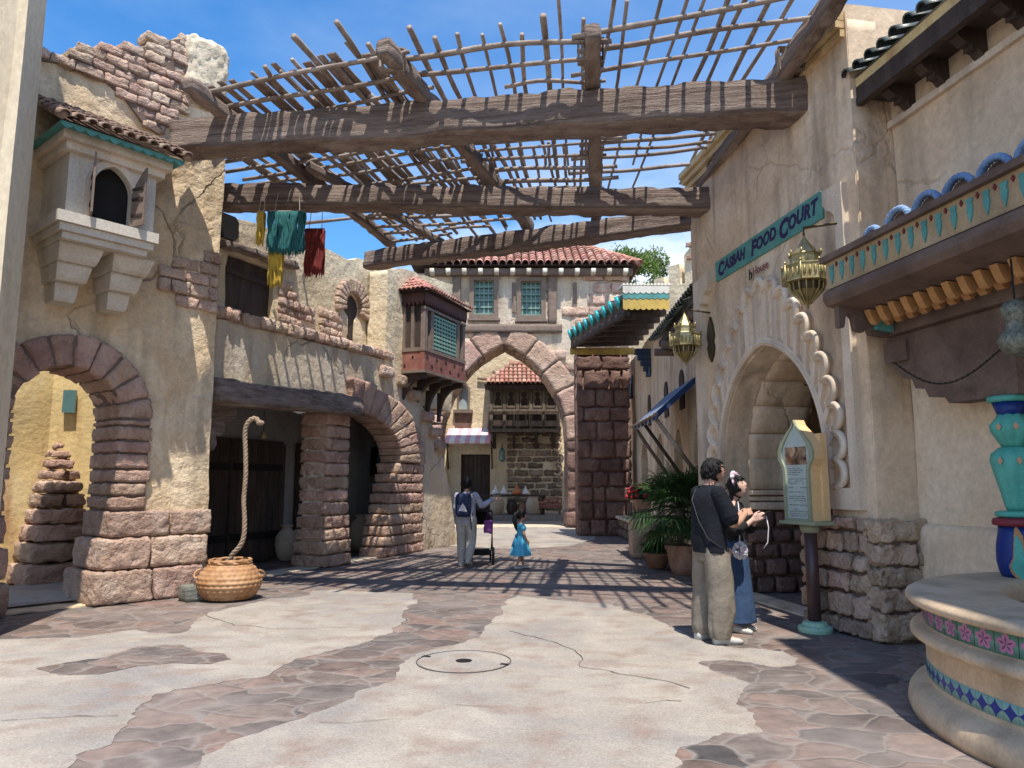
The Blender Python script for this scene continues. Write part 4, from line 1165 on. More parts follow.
# ---------------------------------------------------------------- snake-charmer basket and rope
M['wicker'] = pmat('honey coloured wicker', (.44, .23, .10), (.30, .14, .06), (.54, .33, .17), scale=12, bump=.5, bscale=40, bdist=.01, rough=.6, spec=.4)
bk = thing('wicker_basket', 'round honey-coloured wicker basket with a thick rim at the foot of the corner house', 'basket', (-3.72, 10.0, 0))
mb = MB()
prof = [(.20, .0), (.29, .02), (.35, .08), (.395, .17), (.40, .24), (.375, .32), (.32, .40), (.26, .455), (.23, .47)]
n = 120; rows_ = 44
def pr_at(t):
    t *= len(prof) - 1; i = min(int(t), len(prof) - 2); f_ = t - i
    return prof[i][0] + (prof[i + 1][0] - prof[i][0]) * f_, prof[i][1] + (prof[i + 1][1] - prof[i][1]) * f_
vs, fs = [], []
for j in range(rows_ + 1):
    r, z = pr_at(j / rows_)
    for k in range(n):
        th = 2 * pi * k / n
        w_ = .018 * abs(sin(j * pi / 4)) * (.35 + .65 * abs(sin(k * pi / 4 + (pi / 2 if (j // 4) % 2 else 0))))
        vs.append((-3.72 + (r + w_) * cos(th), 10.0 + (r + w_) * sin(th), z))
for j in range(rows_):
    for k in range(n): fs.append((j * n + k, j * n + (k + 1) % n, (j + 1) * n + (k + 1) % n, (j + 1) * n + k))
fs.append(tuple(range(n - 1, -1, -1)))
mb.add(vs, fs); mb.build('woven_body', M['wicker'], bk, True)
mb = MB()
for k in range(3):
    mb.tube([(-3.72 + (.255 + .01 * sin(i * .9 + k * 2)) * cos(2 * pi * i / 60), 10.0 + (.255 + .01 * sin(i * .9 + k * 2)) * sin(2 * pi * i / 60), .475 + .016 * k + .004 * cos(i * .9)) for i in range(60)], .016, 6, closed=True)
mb.build('rim', M['wicker'], bk, True)
mb = MB(); mb.lathe([(.235, .44), (.05, .45)], (-3.72, 10.0, 0), 24, capb=False); mb.build('dark_inside', M['dark'], bk)
for a in (pi + .1, .05):
    mb = MB()
    P = [(-3.72 + (.40 + .05 * sin(pi * i / 8)) * cos(a + (i - 4) * .05), 10.0 + (.40 + .05 * sin(pi * i / 8)) * sin(a + (i - 4) * .05), .33 + .05 * cos(pi * i / 8)) for i in range(9)]
    mb.tube(P, .014, 6); mb.build('handle', M['wicker'], bk, True)
M['rope'] = pmat('twisted pale rope', (.36, .27, .185), (.26, .19, .13), scale=14, bump=.4, bscale=50, bdist=.005)
rp_t = thing('twisted_rope', 'pale twisted rope rising from the wicker basket, its top curled over', 'rope', (-3.72, 10.0, .47))
ctr = [(-3.72, 10.0, .40), (-3.72, 10.0, .50), (-3.69, 9.99, .58), (-3.60, 9.98, .68), (-3.555, 9.98, .80), (-3.55, 9.98, 1.0), (-3.575, 9.98, 1.3), (-3.565, 9.98, 1.6), (-3.58, 9.98, 1.9), (-3.60, 9.98, 2.15), (-3.585, 9.975, 2.28), (-3.53, 9.97, 2.36), (-3.46, 9.96, 2.375), (-3.41, 9.95, 2.33)]
def smooth_path(P, k=8):
    Q = []
    P = [Vector(p) for p in P]
    for i in range(len(P) - 1):
        p0, p1, p2, p3 = P[max(i - 1, 0)], P[i], P[i + 1], P[min(i + 2, len(P) - 1)]
        for j in range(k):
            t = j / k
            Q.append(.5 * ((2 * p1) + (p2 - p0) * t + (2 * p0 - 5 * p1 + 4 * p2 - p3) * t * t + (-p0 + 3 * p1 - 3 * p2 + p3) * t ** 3))
    Q.append(P[-1]); return Q
Q = smooth_path(ctr)
mb = MB()
Lc = 0
for st in range(3):
    P = []; Lc = 0
    for i, q in enumerate(Q):
        if i: Lc += (q - Q[i - 1]).length
        tt = (Q[min(i + 1, len(Q) - 1)] - Q[max(i - 1, 0)]).normalized()
        a = tt.orthogonal().normalized() if abs(tt.y) > .9 else (Vector((0, 1, 0)) - tt * tt.y).normalized(); b_ = tt.cross(a)
        ph = Lc * 38 + st * 2 * pi / 3
        P.append(q + a * cos(ph) * .016 + b_ * sin(ph) * .016)
    mb.tube(P, .0195, 7)
mb.build('strands', M['rope'], rp_t, True)
mb = MB(); mb.sphere((-3.39, 9.945, 2.315), (.058, .036, .036), 12, 8); mb.build('curled_end', M['rope'], rp_t, True)

def jar(label, loc, prof, mat, group=None, lid=None, name='clay_jar', cat='jar'):
    t = thing(name, label, cat, loc, group=group)
    mb = MB(); mb.lathe([(r, z) for r, z in prof], loc, 24, capt=False); mb.build('body', mat, t, True)
    rt, zt_ = prof[-1]
    mb = MB(); mb.lathe([(rt - .03, zt_), (rt + .02, zt_), (rt + .03, zt_ + .02), (rt + .02, zt_ + .04), (rt - .03, zt_ + .04), (rt - .035, zt_ - .1)], loc, 24, capb=False, capt=False); mb.build('rim', mat, t, True)
    return t
M['clay_pale'] = pmat('pale dusty clay', (.50, .40, .30), (.42, .32, .23), scale=8, bump=.3, bscale=30, bdist=.005, rough=.8)
M['clay_red'] = pmat('terracotta clay', (.40, .20, .12), (.30, .14, .085), (.46, .28, .19), scale=8, bump=.3, bscale=30, bdist=.005, rough=.8)
jp = [(.12, 0), (.2, .06), (.27, .2), (.31, .38), (.29, .55), (.2, .68), (.13, .73), (.13, .78)]
p = LM(3.70, 0, -1.35); jar('large pale clay jar standing in the shade left of the stone pillar', (p.x, p.y, 0), [(r * .72, z * .85) for r, z in jp], M['clay_pale'])
p = LM(6.1, 0, -1.2); jar('pale clay jar standing deep in the arch right of the stone pillar', (p.x, p.y, 0), jp, M['clay_pale'])
p = LM(.55, 0, -.5); t = jar('squat brown clay pot in the dark doorway behind the wicker basket', (p.x, p.y, 0), [(.12, 0), (.2, .05), (.24, .16), (.2, .28), (.17, .32)], M['clay_red'], name='clay_pot', cat='pot')
# grey slate block beside the basket
p = LT(1.15, 0, .55)
mb = MB(); fr = Frame(LT(.85, 0, .5).to_2d(), LT(1.6, 0, .62).to_2d())
stone(mb, lambda x, y, z: fr(.35 + x, .10 + y, z), (.33, .105, .16), .02, .012, .06, nmax=14)
M['slate'] = pmat('grey green slate', (.20, .205, .17), (.14, .145, .125), (.26, .25, .20), scale=5, bump=.9, bscale=10, bdist=.03, stretch=(1, 1, 6), rough=.8)
tag(mb.build('slate_block', M['slate'], None, True), 'layered grey slate block lying between the corner house and the wicker basket', 'stone block')
# wall lantern, hanging bell and stick inside the arcade
t = thing('wall_lantern', 'flat black framed lantern on the bluish wall inside the stone arch', 'lantern', tuple(BK(7.45, 1.9, .05)))
mb = MB()
prism(BK, [(7.25, 1.7), (7.65, 1.7), (7.65, 2.4), (7.25, 2.4)], .02, .16, mb, [[(7.32, 1.77), (7.58, 1.77), (7.58, 2.33), (7.32, 2.33)]])
mb.build('frame', M['iron'], t)
mb = MB(); prism(BK, [(7.32, 1.77), (7.58, 1.77), (7.58, 2.33), (7.32, 2.33)], .04, .12, mb); mb.build('glass', M['glass_teal'], t)
mb = MB(); mb.tube([BK(7.45, 2.4, .09), BK(7.45, 2.52, .09)], .012, 6); mb.build('hook', M['iron'], t)
t = thing('hanging_bell', 'small brass bell hanging below the timber lintel beside the pillar', 'bell', tuple(LM(1.9, 2.3, -.5)))
mb = MB(); mb.lathe([(.065, 0), (.06, .03), (.04, .09), (.03, .12), (.01, .14)], tuple(LM(1.9, 2.28, -.5)), 14); mb.build('bell_body', M['brass'], t, True)
mb = MB(); mb.tube([LM(1.9, 2.42, -.5), LM(1.9, 2.75, -.5)], .006, 5); mb.build('cord', M['iron'], t)
t = thing('wooden_paddle', 'long thin dark wooden paddle leaning on the wall inside the stone arch', 'paddle', tuple(LM(5.6, 0, -1.2)))
mb = MB(); mb.tube([LM(5.4, .03, -1.0), LM(5.6, 1.1, -1.3)], .02, 6); mb.build('shaft', M['timber_trim'], t)
mb = MB(); fr = Frame(LM(5.5, 0, -1.28).to_2d(), LM(5.8, 0, -1.40).to_2d()); prism(fr, [(0, 1.05), (.16, 1.05), (.19, 1.3), (.15, 1.5), (.02, 1.5), (-.03, 1.3)], 0, .025, mb); mb.build('blade', M['timber_trim'], t)

# ================================================================ GATE HOUSE ACROSS THE STREET
GF = Frame((-5, 26), (5, 26))
gh = thing('gate_house', 'cream gate house across the street with red tile roof over a pointed stone archway', 'building', (-.2, 26.8, 0))
gc, ghalf, gzs = 4.72, 2.2, 3.01
gk = 1.7
wall(GF, [(0.2, 0), (9.25, 0), (9.25, 9.05), (.2, 9.05)], [[(gc + ghalf + .2, .02)] + arch(gc, ghalf + .2, gzs, (ghalf * gk + .2) / (ghalf + .2), 14) + [(gc - ghalf - .2, .02)],
     [(3.63, 7.52), (4.35, 7.52), (4.35, 8.78), (3.63, 8.78)], [(5.33, 7.48), (6.05, 7.48), (6.05, 8.74), (5.33, 8.74)]], thick=1.9, seg=.4, amp=.05, jit=.02).build('front_wall', M['stucco_grey'], gh, True)
mb = MB()
prism(Frame((4.24, 26.02), (4.24, 30)), [(0, 0), (3.9, 0), (3.9, 9.0), (0, 9.0)], -.3, 0, mb); mb.build('side_wall', M['stucco_grey'], gh)
mb = MB()
R = ghalf * gk; c = R - ghalf; am = acos(c / R)
arch_blocks(mb, GF, gc, ghalf, gzs, .80, gk, 5, d=(-1.7, .16), rad=.035, amp=.02, seg=.12, gap=.02)
mb.build('arch_stones', M['pink_stone'], gh, True)
mb = ring_backing(GF, gc, ghalf, gzs, .72, gk, -1.6, .10, .1); mb.build('arch_mortar', M['mortar'], gh)
for s_ in (1, -1):
    mb = MB(); z = 0
    while z < gzs - .05:
        hh = min(random.uniform(.55, .72), gzs - z)
        wd = random.choice((.85, 1.1) if s_ < 0 else (1.2, 1.45)) + (.12 if z < .5 else 0)
        stone(mb, lambda x, y, zz, z=z, hh=hh, wd=wd: GF(gc + s_ * (ghalf + wd / 2 - (.06 if z < .5 else 0)) + x, z + hh / 2 + y, -.76 + zz), (wd / 2, hh / 2 - .012, .92), .06, .03, .16, nmax=12)
        z += hh
    mb.build('jamb_stones', M['dark_brick'] if s_ > 0 else M['pink_stone'], gh, True)
mb = MB()
def gate_brick(u, w):
    R2 = R + .74
    x = abs(u - gc)
    if w > gzs and (x + c) ** 2 + (w - gzs) ** 2 < R2 * R2: return False
    if w <= gzs and x < ghalf + 1.1: return False
    if u < gc: return w < 6.9
    return (w < 6.1 + .25 * sin(u * 5) and u < 7.5) and not (u < 6.1 and w > 6.35 - (u - 5.2) * .0) or (u > 7.55 + .35 * sin(w * 2.3) and w > 5.0)
courses(mb, GF, 1.8, 9.2, 3.2, 9.0, rowh=(.36, .46), lens=(.6, 1.0), d=(-.05, .10), rad=.05, amp=.025, seg=.18, inside=gate_brick, gap=.03)
mb.build('exposed_blocks', M['pink_stone_pale'], gh, True)
mb = MB(); stone(mb, lambda x, y, z: GF(4.4 + x, 7.0 + y, .08 + z), (2.4, .16, .1), .03, .015, .3, nmax=20)
stone(mb, lambda x, y, z: GF(6.45 + x, 8.05 + y, .05 + z), (.16, .95, .08), .03, .015, .3, nmax=12)
stone(mb, lambda x, y, z: GF(3.0 + x, 8.05 + y, .05 + z), (.16, .95, .08), .03, .015, .3, nmax=12)
stone(mb, lambda x, y, z: GF(5.6 + x, 9.06 + y, .12 + z), (3.75, .13, .14), .03, .01, .3, nmax=20)
mb.build('timber_frame', M['timber_trim'], gh, True)
for (u0, w0) in ((3.63, 7.52), (5.33, 7.48)):
    mb = MB()
    ou = [(u0 - .16, w0 - .16), (u0 + .88, w0 - .16), (u0 + .88, w0 + 1.4), (u0 - .16, w0 + 1.4)]
    prism(GF, ou, .002, .12, mb, [[(u0 + .0, w0), (u0 + .72, w0), (u0 + .72, w0 + 1.26), (u0, w0 + 1.26)]])
    prism(GF, [(u0 - .22, w0 - .24), (u0 + .94, w0 - .24), (u0 + .94, w0 - .161), (u0 - .22, w0 - .161)], 0, .18, mb)
    wf = mb.build('window_frame', M['timber_trim'], gh)
    mb = MB(); prism(GF, [(u0, w0), (u0 + .72, w0), (u0 + .72, w0 + 1.26), (u0, w0 + 1.26)], -.2, -.16, mb); mb.build('glass', M['glass_teal'], wf)
    mb = MB()
    for i in range(5): prism(GF, [(u0 + .02 + i * .16, w0), (u0 + .06 + i * .16, w0), (u0 + .06 + i * .16, w0 + 1.26), (u0 + .02 + i * .16, w0 + 1.26)], -.1, -.07, mb)
    for i in range(5): prism(GF, [(u0, w0 + .02 + i * .25), (u0 + .72, w0 + .02 + i * .25), (u0 + .72, w0 + .07 + i * .25), (u0, w0 + .07 + i * .25)], -.0699, -.045, mb)
    mb.build('lattice', M['lattice_teal'], wf)
for u in (5.0, 7.2):
    mb = MB(); prism(GF, [(u, 7.6), (u + .13, 7.6), (u + .13, 8.7), (u, 8.7)], .02, .06, mb); mb.build('timber_slip', M['timber_trim'], gh)
for i in range(13):
    mb = MB(); u = 2.15 + i * .575
    stone(mb, lambda x, y, z, u=u: GF(u + x, 9.02 + y, .28 + z), (.085, .085, .22), .015, .006, .1); mb.build('rafter_end', M['white_paint'], gh, True)
# hipped roof
mb = MB()
ez = 9.24
E0, E1 = Vector((-3.6, 25.55, ez)), Vector((4.55, 25.55, ez))
R0, R1 = Vector((-1.2, 28.3, 10.95)), Vector((2.6, 28.3, 10.75))
E2, E3 = Vector((4.55, 31, ez)), Vector((-3.6, 31, ez))
mb.add([E0, E1, E2, E3, R0, R1], [(0, 1, 5, 4), (1, 2, 5), (3, 0, 4), (2, 3, 4, 5), (0, 3, 2, 1)])
rf = mb.build('roof', M['roof_dark'], gh)
mb = MB()
Sv_ = Vector((0, 28.3 - 25.55, 1.6)); Ls = Sv_.length
barrel_tiles(mb, E0 + Vector((0, -.02, .03)), Vector((1, 0, 0)), Sv_, 8.15, Ls, .272, .36, .125,
             ok=lambda x, y: x > 2.4 * y / Ls - .1 and x < 8.15 - 1.95 * y / Ls + .1, n=6)
S2 = R1 - (E1 + Vector((0, 2.75, 0))); S2 = Vector((-1.95, 0, 1.55)); L2 = S2.length
barrel_tiles(mb, E1 + Vector((.02, 0, .03)), Vector((0, 1, 0)), S2, 4.0, L2, .272, .36, .125, ok=lambda x, y: x > 2.75 * y / L2 - .1)
mb.tube([E1 + Vector((0, 0, .08)), R1 + Vector((0, 0, .12))], .13, 8); mb.tube([R0 + Vector((0, 0, .12)), R1 + Vector((0, 0, .12))], .13, 8)
mb.build('roof_tiles', M['roof_tile'], gh, True)
mb = MB(); quad(mb, GF(2.4, 6.6, -1.9), GF(7.2, 6.6, -1.9), GF(7.2, 6.6, -4), GF(2.4, 6.6, -4)); 

# ================================================================ HOUSE BEYOND THE ARCHWAY
BF = Frame((-6, 34), (6, 34))
bh = thing('market_house', 'sunlit cream house with a lancet window, seen through the pointed archway', 'building', (-1.5, 35, 0))
lan = [(3.98, 4.9)] + arch(3.76, .22, 5.75, 1.8, 8) + [(3.54, 4.9)]
wall(BF, [(0, 0), (12, 0), (12, 9), (0, 9)], [lan, [(3.66, .03), (5.0, .03), (5.0, 2.85), (3.66, 2.85)]], thick=.5, seg=.5, amp=.05).build('wall', M['stucco_cream'], bh, True)
mb = MB(); prism(BF, [(3.5, 4.9), (4.02, 4.9), (4.02, 6.5), (3.5, 6.5)], -.3, -.2, mb); w_ = mb.build('window', M['glass_pale'], bh)
mb = MB(); prism(BF, [(3.45, 4.82)][:0] + [(4.06, 4.9)] + arch(3.76, .30, 5.75, 1.7, 8) + [(3.46, 4.9)], .002, .08, mb, [[(3.97, 4.91)] + arch(3.76, .21, 5.75, 1.8, 8) + [(3.55, 4.91)]])
prism(BF, [(3.30, 4.74), (4.2, 4.74), (4.2, 4.88), (3.30, 4.88)], 0, .25, mb); mb.build('window_surround', M['timber_trim'], w_)
mb = MB(); prism(BF, [(3.4, 3.6), (4.1, 3.6), (4.15, 4.7), (3.35, 4.7)], .0, .06, mb); mb.build('brick_apron', M['dark_brick'], bh)
mb = MB(); prism(BF, [(3.66, 0), (5.0, 0), (5.0, 2.85), (3.66, 2.85)], -.3, -.25, mb)
d_ = mb.build('door', M['wood_dark'], bh)
mb = MB()
for i in range(7): prism(BF, [(3.68 + i * .185, .05), (3.83 + i * .185, .05), (3.83 + i * .185, 2.75), (3.68 + i * .185, 2.75)], -.2499, -.22, mb)
mb.build('planks', M['wood_dark'], d_)
for (a, b_, z0, z1) in ((2.62, 2.92, 4.3, 7.5), ):
    mb = MB(); mb.tube([BF(a, z0, .08), BF(b_ - .1, z1, .08)], .05, 6); mb.build('slanting_timber', M['timber_trim'], bh)
mb = MB(); mb.tube([BF(4.9, 3.9, .1), BF(5.15, 6.7, .1)], .05, 6); mb.build('slanting_timber', M['timber_trim'], bh)
mb = MB(); mb.tube([BF(4.4, 6.35, .1), BF(5.4, 6.25, .1)], .06, 6); mb.build('slanting_timber', M['timber_trim'], bh)
# yellow side wall at its left
t = thing('yellow_house', 'narrow strip of yellow sunlit house beyond the left side of the archway', 'building', (-4.2, 33, 0))
wall(Frame((-6, 33.2), (-3.15, 33.2)), [(0, 0), (2.85, 0), (2.7, 7), (0, 7)], thick=.5, seg=.5, amp=.04).build('wall', M['stucco_yellow'], t, True)
# stone masonry panel under the balcony, the balcony's shade put into its colour
mb = MB(); courses(mb, BF, 5.75, 8.3, 0.3, 4.2, rowh=(.26, .36), lens=(.4, .85), d=(-.05, .12), rad=.05, amp=.04, seg=.14, gap=.04, inside=lambda u, w: random.random() > .06)
mb.build('rubble_stones', M['rubble_shaded'], bh, True)
# carved balcony
bal = thing('wooden_balcony', 'dark carved wooden balcony with its own tile roof, seen through the archway', 'balcony', (.2, 33.4, 3.8))
b0, b1, bd = 4.15 + .85, 7.15 + .95, .95
mb = MB(); prism(BF, [(b0 + .06, 3.95), (b1 - .06, 3.95), (b1 - .06, 5.85), (b0 + .06, 5.85)], .02, bd - .1, mb); mb.build('body', M['wood_dark'], bal)
mb = MB()
for i in range(6):
    u = b0 + i * (b1 - b0 - .14) / 5; prism(BF, [(u, 3.9), (u + .14, 3.9), (u + .14, 5.9), (u, 5.9)], bd - .09, bd, mb)
prism(BF, [(b0 - .05, 3.80), (b1 + .05, 3.80), (b1 + .05, 3.95), (b0 - .05, 3.95)], .0, bd + .06, mb)
prism(BF, [(b0 - .02, 4.72), (b1 + .02, 4.72), (b1 + .02, 4.84), (b0 - .02, 4.84)], bd + .001, bd + .06, mb)
mb.build('frame', M['wood_grey'], bal)
for i in range(5):
    uu = b0 + (i + .5) * (b1 - b0 - .14) / 5 + .07
    mb = MB(); hole = [(uu + .13, 5.0), (uu + .14, 5.15)] + [(uu + .14 * cos(a), 5.25 + .10 * sin(a)) for a in (.3, .8)] + [(uu + .06, 5.38)] + [(uu + .13 * cos(a), 5.5 + .13 * sin(a)) for a in [radians(-20 + k * 31) for k in range(8)]] + [(uu - .06, 5.38), (uu - .14, 5.25), (uu - .14, 5.1), (uu - .13, 5.0)]
    prism(BF, [(uu - .2, 4.9), (uu + .2, 4.9), (uu + .2, 5.78), (uu - .2, 5.78)], bd - .08, bd - .03, mb, [hole])
    mb.build('pierced_panel', M['wood_grey'], bal)
for i in range(3):
    u = b0 + 1.05 + i * .70
    mb = MB(); prism(BF, [(u, 4.05), (u + .62, 4.05), (u + .62, 4.66), (u, 4.66)], bd + .001, bd + .12, mb, [[(u + .07, 4.3), (u + .55, 4.3), (u + .55, 4.58), (u + .07, 4.58)]])
    mb.build('rail_panel', M['wood_grey'], bal)
mb = MB()
ez = 5.92
A0, A1 = BF(b0 - .25, ez, bd + .3), BF(b1 + .25, ez, bd + .3); A2, A3 = BF(b1 + .25, ez, 0), BF(b0 - .25, ez, 0); T0, T1 = BF(b0 + 1.0, ez + 1.15, .0), BF(b1 - .8, ez + 1.15, .0)
mb.add([A0, A1, A2, A3, T0, T1], [(0, 1, 5, 4), (3, 0, 4), (1, 2, 5), (0, 3, 2, 1)]); mb.build('roof_deck', M['roof_dark'], bal)
mb = MB(); Sv_ = BF(0, 1.15, 0) - BF(0, 0, bd + .3); Ls = Sv_.length; Wd = b1 - b0 + .5
barrel_tiles(mb, A0 + Vector((0, -.01, .03)), BF.D, Sv_, Wd, Ls, .2, .3, .095, ok=lambda x, y: x > 1.25 * y / Ls - .05 and x < Wd - 1.05 * y / Ls + .05)
mb.build('roof_tiles', M['roof_tile'], bal, True)
mb = MB(); P = [(b0 - .2, 5.9), (b0 - .2, 5.72)] 
n = 26
for i in range(n): P += [(b0 - .2 + (b1 - b0 + .4) * (i + .3) / n, 5.62), (b0 - .2 + (b1 - b0 + .4) * (i + .8) / n, 5.72)]
P += [(b1 + .2, 5.9)]
prism(BF, P, bd + .15, bd + .2, mb); mb.build('toothed_valance', M['wood_dark'], bal)
for u in (b0 + .2, b0 + 1.1, b1 - 1.0, b1 - .2):
    mb = MB(); prism(Frame(BF(u, 0, 0).to_2d(), BF(u, 0, 1).to_2d()), [(0, 3.79), (0, 3.1), (.12, 3.1), (.8, 3.72), (.8, 3.79)], -.07, .07, mb); mb.build('bracket', M['wood_dark'], bal)
# pink striped awning over the door
M['awn_pink'] = pmat('faded pink striped canvas', (.75, .42, .46), (.68, .36, .42), scale=6, bump=.1, bscale=30)
M['awn_white'] = flat('faded white canvas', (.80, .78, .76), .8)
aw = thing('striped_awning', 'faded pink and white striped awning over the dark door beyond the archway', 'awning', (-2.3, 33.4, 3.4))
for j, (m_, off) in enumerate(((M['awn_pink'], 0), (M['awn_white'], 1))):
    mb = MB()
    for i in range(off, 9, 2):
        a, b_ = 3.1 + i * .225, 3.1 + (i + 1) * .225
        if j == 0 or True:
            mb.add([BF(a, 4.05, .02), BF(b_, 4.05, .02), BF(b_ - .1, 3.42, 1.15), BF(a - .1, 3.42, 1.15), BF(a - .1, 3.28, 1.17), BF(b_ - .1, 3.28, 1.17)], [(0, 1, 2, 3), (3, 2, 5, 4)])
            mb.add([BF(a, 4.03, .02), BF(b_, 4.03, .02), BF(b_ - .1, 3.40, 1.14), BF(a - .1, 3.40, 1.14)], [(0, 3, 2, 1)])
    mb.build('canvas_stripes', m_, aw)
for u in (3.1, 5.1):
    mb = MB(); mb.tube([BF(u, 3.36, 1.12), BF(u, 2.2, .05)], .035, 6); mb.tube([BF(u, 3.36, 1.12), BF(u, 3.2, .05)], .03, 6); mb.build('strut', M['iron'], aw)
t = thing('wall_lamp', 'small dark metal lamp on the wall between the door and the rubble stones', 'lamp', tuple(BF(5.55, 2.9, .2)))
mb = MB(); mb.lathe([(.05, 0), (.13, .08), (.13, .5), (.04, .66)], tuple(BF(5.55, 2.5, .25)), 8); mb.build('lamp_body', M['glass_teal'], t)
mb = MB(); mb.tube([BF(5.55, 3.16, .25), BF(5.55, 3.3, .25), BF(5.55, 3.3, 0)], .02, 6); mb.build('arm', M['iron'], t)

# raised kerb and the pottery display
fr = Frame((-6, 31.2), (6, 31.2))
mb = MB(); prism(fr, [(0, 0), (12, 0), (12, .22), (0, .22)], -2.8, 0, mb); tag(mb.build('raised_pavement', M['concrete']), kind='structure')
tb = thing('display_table', 'long low wooden table set with pottery beyond the archway', 'table', (.6, 31.9, .22))
mb = MB(); mb.box((.02, 31.95, 1.0), (1.40, .35, .035)); mb.build('tabletop', M['wood_dark'], tb)
for x in (-1.3, 1.32):
    for y in (31.7, 32.2):
        mb = MB(); mb.box((x, y, .592), (.06, .05, .371)); mb.build('leg', M['wood_dark'], tb)
def tagine(x, s_, mat, label):
    t = thing('tagine_pot', label, 'tagine', (x, 31.95, 1.035), group='cone-lidded tagine pots on the display table')
    mb = MB(); mb.lathe([(.22 * s_, 0), (.33 * s_, .09 * s_), (.34 * s_, .12 * s_)], (x, 31.95, 1.036), 18); mb.build('dish', mat, t, True)
    mb = MB(); mb.lathe([(.31 * s_, .122 * s_), (.25 * s_, .2 * s_), (.14 * s_, .34 * s_), (.07 * s_, .5 * s_), (.05 * s_, .58 * s_), (.06 * s_, .63 * s_), (.02 * s_, .66 * s_)], (x, 31.95, 1.036), 18); mb.build('lid', mat, t, True)
M['pot_white'] = flat('white glazed pottery', (.82, .80, .74), .4); M['pot_orange'] = flat('orange glazed pottery', (.62, .20, .06), .4)
tagine(-.70, .62, M['pot_white'], 'white cone-lidded tagine, leftmost on the display table')
tagine(-.35, .62, M['pot_white'], 'white cone-lidded tagine, second from the left on the display table')
tagine(.20, .70, M['pot_orange'], 'orange cone-lidded tagine in the middle of the display table')
tagine(.58, .58, M['pot_white'], 'small white cone-lidded tagine right of the orange one')
t = thing('white_bowl', 'low white bowl between the white tagines and the orange one', 'bowl', (-.07, 31.95, 1.04)); mb = MB(); mb.lathe([(.06, 0), (.11, .06), (.12, .10), (.10, .09), (.05, .02)], (-.07, 31.95, 1.036), 16); mb.build('bowl_body', M['pot_white'], t, True)
jb = [(.2, 0), (.34, .15), (.42, .45), (.42, .7), (.34, .95), (.22, 1.05)]
def bjar(x, y, s_, mat, label): return jar(label, (x, y, .22), [(r * s_, z * s_) for r, z in jb], mat)
bjar(-.62, 31.45, .72, M['clay_pale'], 'big pale buff jar below the white tagines')
bjar(.0, 31.6, .56, M['wood_dark'], 'round dark brown jar under the middle of the display table')
bjar(.86, 31.4, .68, M['clay_pale'], 'big pale jar standing near the right of the display table')
bjar(-1.75, 31.6, .80, M['clay_red'], 'terracotta jar at the left of the display table')
bjar(.42, 31.75, .42, M['clay_red'], 'small reddish jar in the shade under the display table')
t = thing('produce_stall', 'slanted wooden market tray heaped with reddish goods at the right inside the archway', 'stall', (1.6, 31.6, .22))
mb = MB(); mb.add([(1.1, 31.3, .62), (2.1, 31.3, .62), (2.1, 31.9, .92), (1.1, 31.9, .92), (1.1, 31.3, .5), (2.1, 31.3, .5), (2.1, 31.9, .8), (1.1, 31.9, .8)], [(0, 1, 2, 3), (4, 7, 6, 5), (0, 4, 5, 1), (1, 5, 6, 2), (2, 6, 7, 3), (3, 7, 4, 0)]); mb.build('tray', M['red_wood'], t)
for x in (1.2, 2.0):
    mb = MB(); mb.box((x, 31.4, .36), (.04, .04, .14)); mb.build('leg', M['wood_grey'], t)
mb = MB()
for i in range(40):
    x, q = random.uniform(1.18, 2.02), random.uniform(.1, .9); mb.sphere((x, 31.3 + .6 * q, .66 + .3 * q), .06, 7, 5)
mb.build('goods', M['clay_red'], t, True)['kind'] = 'stuff'
t = thing('hanging_plates', 'string of pale curved hangings at the right inside the archway', 'wall hanging', (2.0, 33.2, 1.5))
for i, z in enumerate((3.2, 2.65, 2.1, 1.6)):
    mb = MB(); mb.tube([(2.05 + .16 * cos(a) + .1 * (i % 2), 33.7, z + .2 * sin(a)) for a in [radians(-150 + k * 25) for k in range(11)]], .055, 6); mb.build('hanging_piece', M['clay_pale'], t, True)
mb = MB(); mb.tube([(2.1, 33.74, 1.3), (2.1, 33.74, 3.6)], .02, 5); mb.build('cord', M['pole'], t)

# ================================================================ FAR RIGHT: battlemented wall and tree
cw = thing('battlemented_wall', 'pale sunlit wall stepping up in square battlements behind the tiled canopy', 'wall', (7, 31, 0))
cf = Frame((4.9, 33.5), (8.4, 29.5))
P = [(0, 0), (5.3, 0), (5.3, 12.9)]
steps = [(4.6, 12.4), (4.3, 11.7), (3.75, 11.2), (3.75, 10.0), (3.5, 10.0), (3.5, 10.9), (2.9, 10.9), (2.9, 9.8), (2.65, 9.8), (2.65, 10.5), (2.1, 10.5), (2.1, 9.5), (1.85, 9.5), (1.85, 10.1), (1.35, 10.1), (1.35, 9.3), (0, 9.2)]
wall(cf, P + steps, thick=.8, seg=.5, amp=.03, jit=.02).build('wall', M['stucco_cream'], cw, True)
mb = MB(); courses(mb, cf, 3.9, 5.3, 10.9, 12.9, rowh=(.24, .32), lens=(.4, .7), d=(-.1, .15), rad=.06, amp=.03, seg=.15, inside=lambda u, w: w < 11.5 + (u - 4.0) * 1.2 and w > 10.6 + (u - 4.0) * .6 and u > 4.1)
mb.build('top_stones', M['pink_stone'], cw, True)

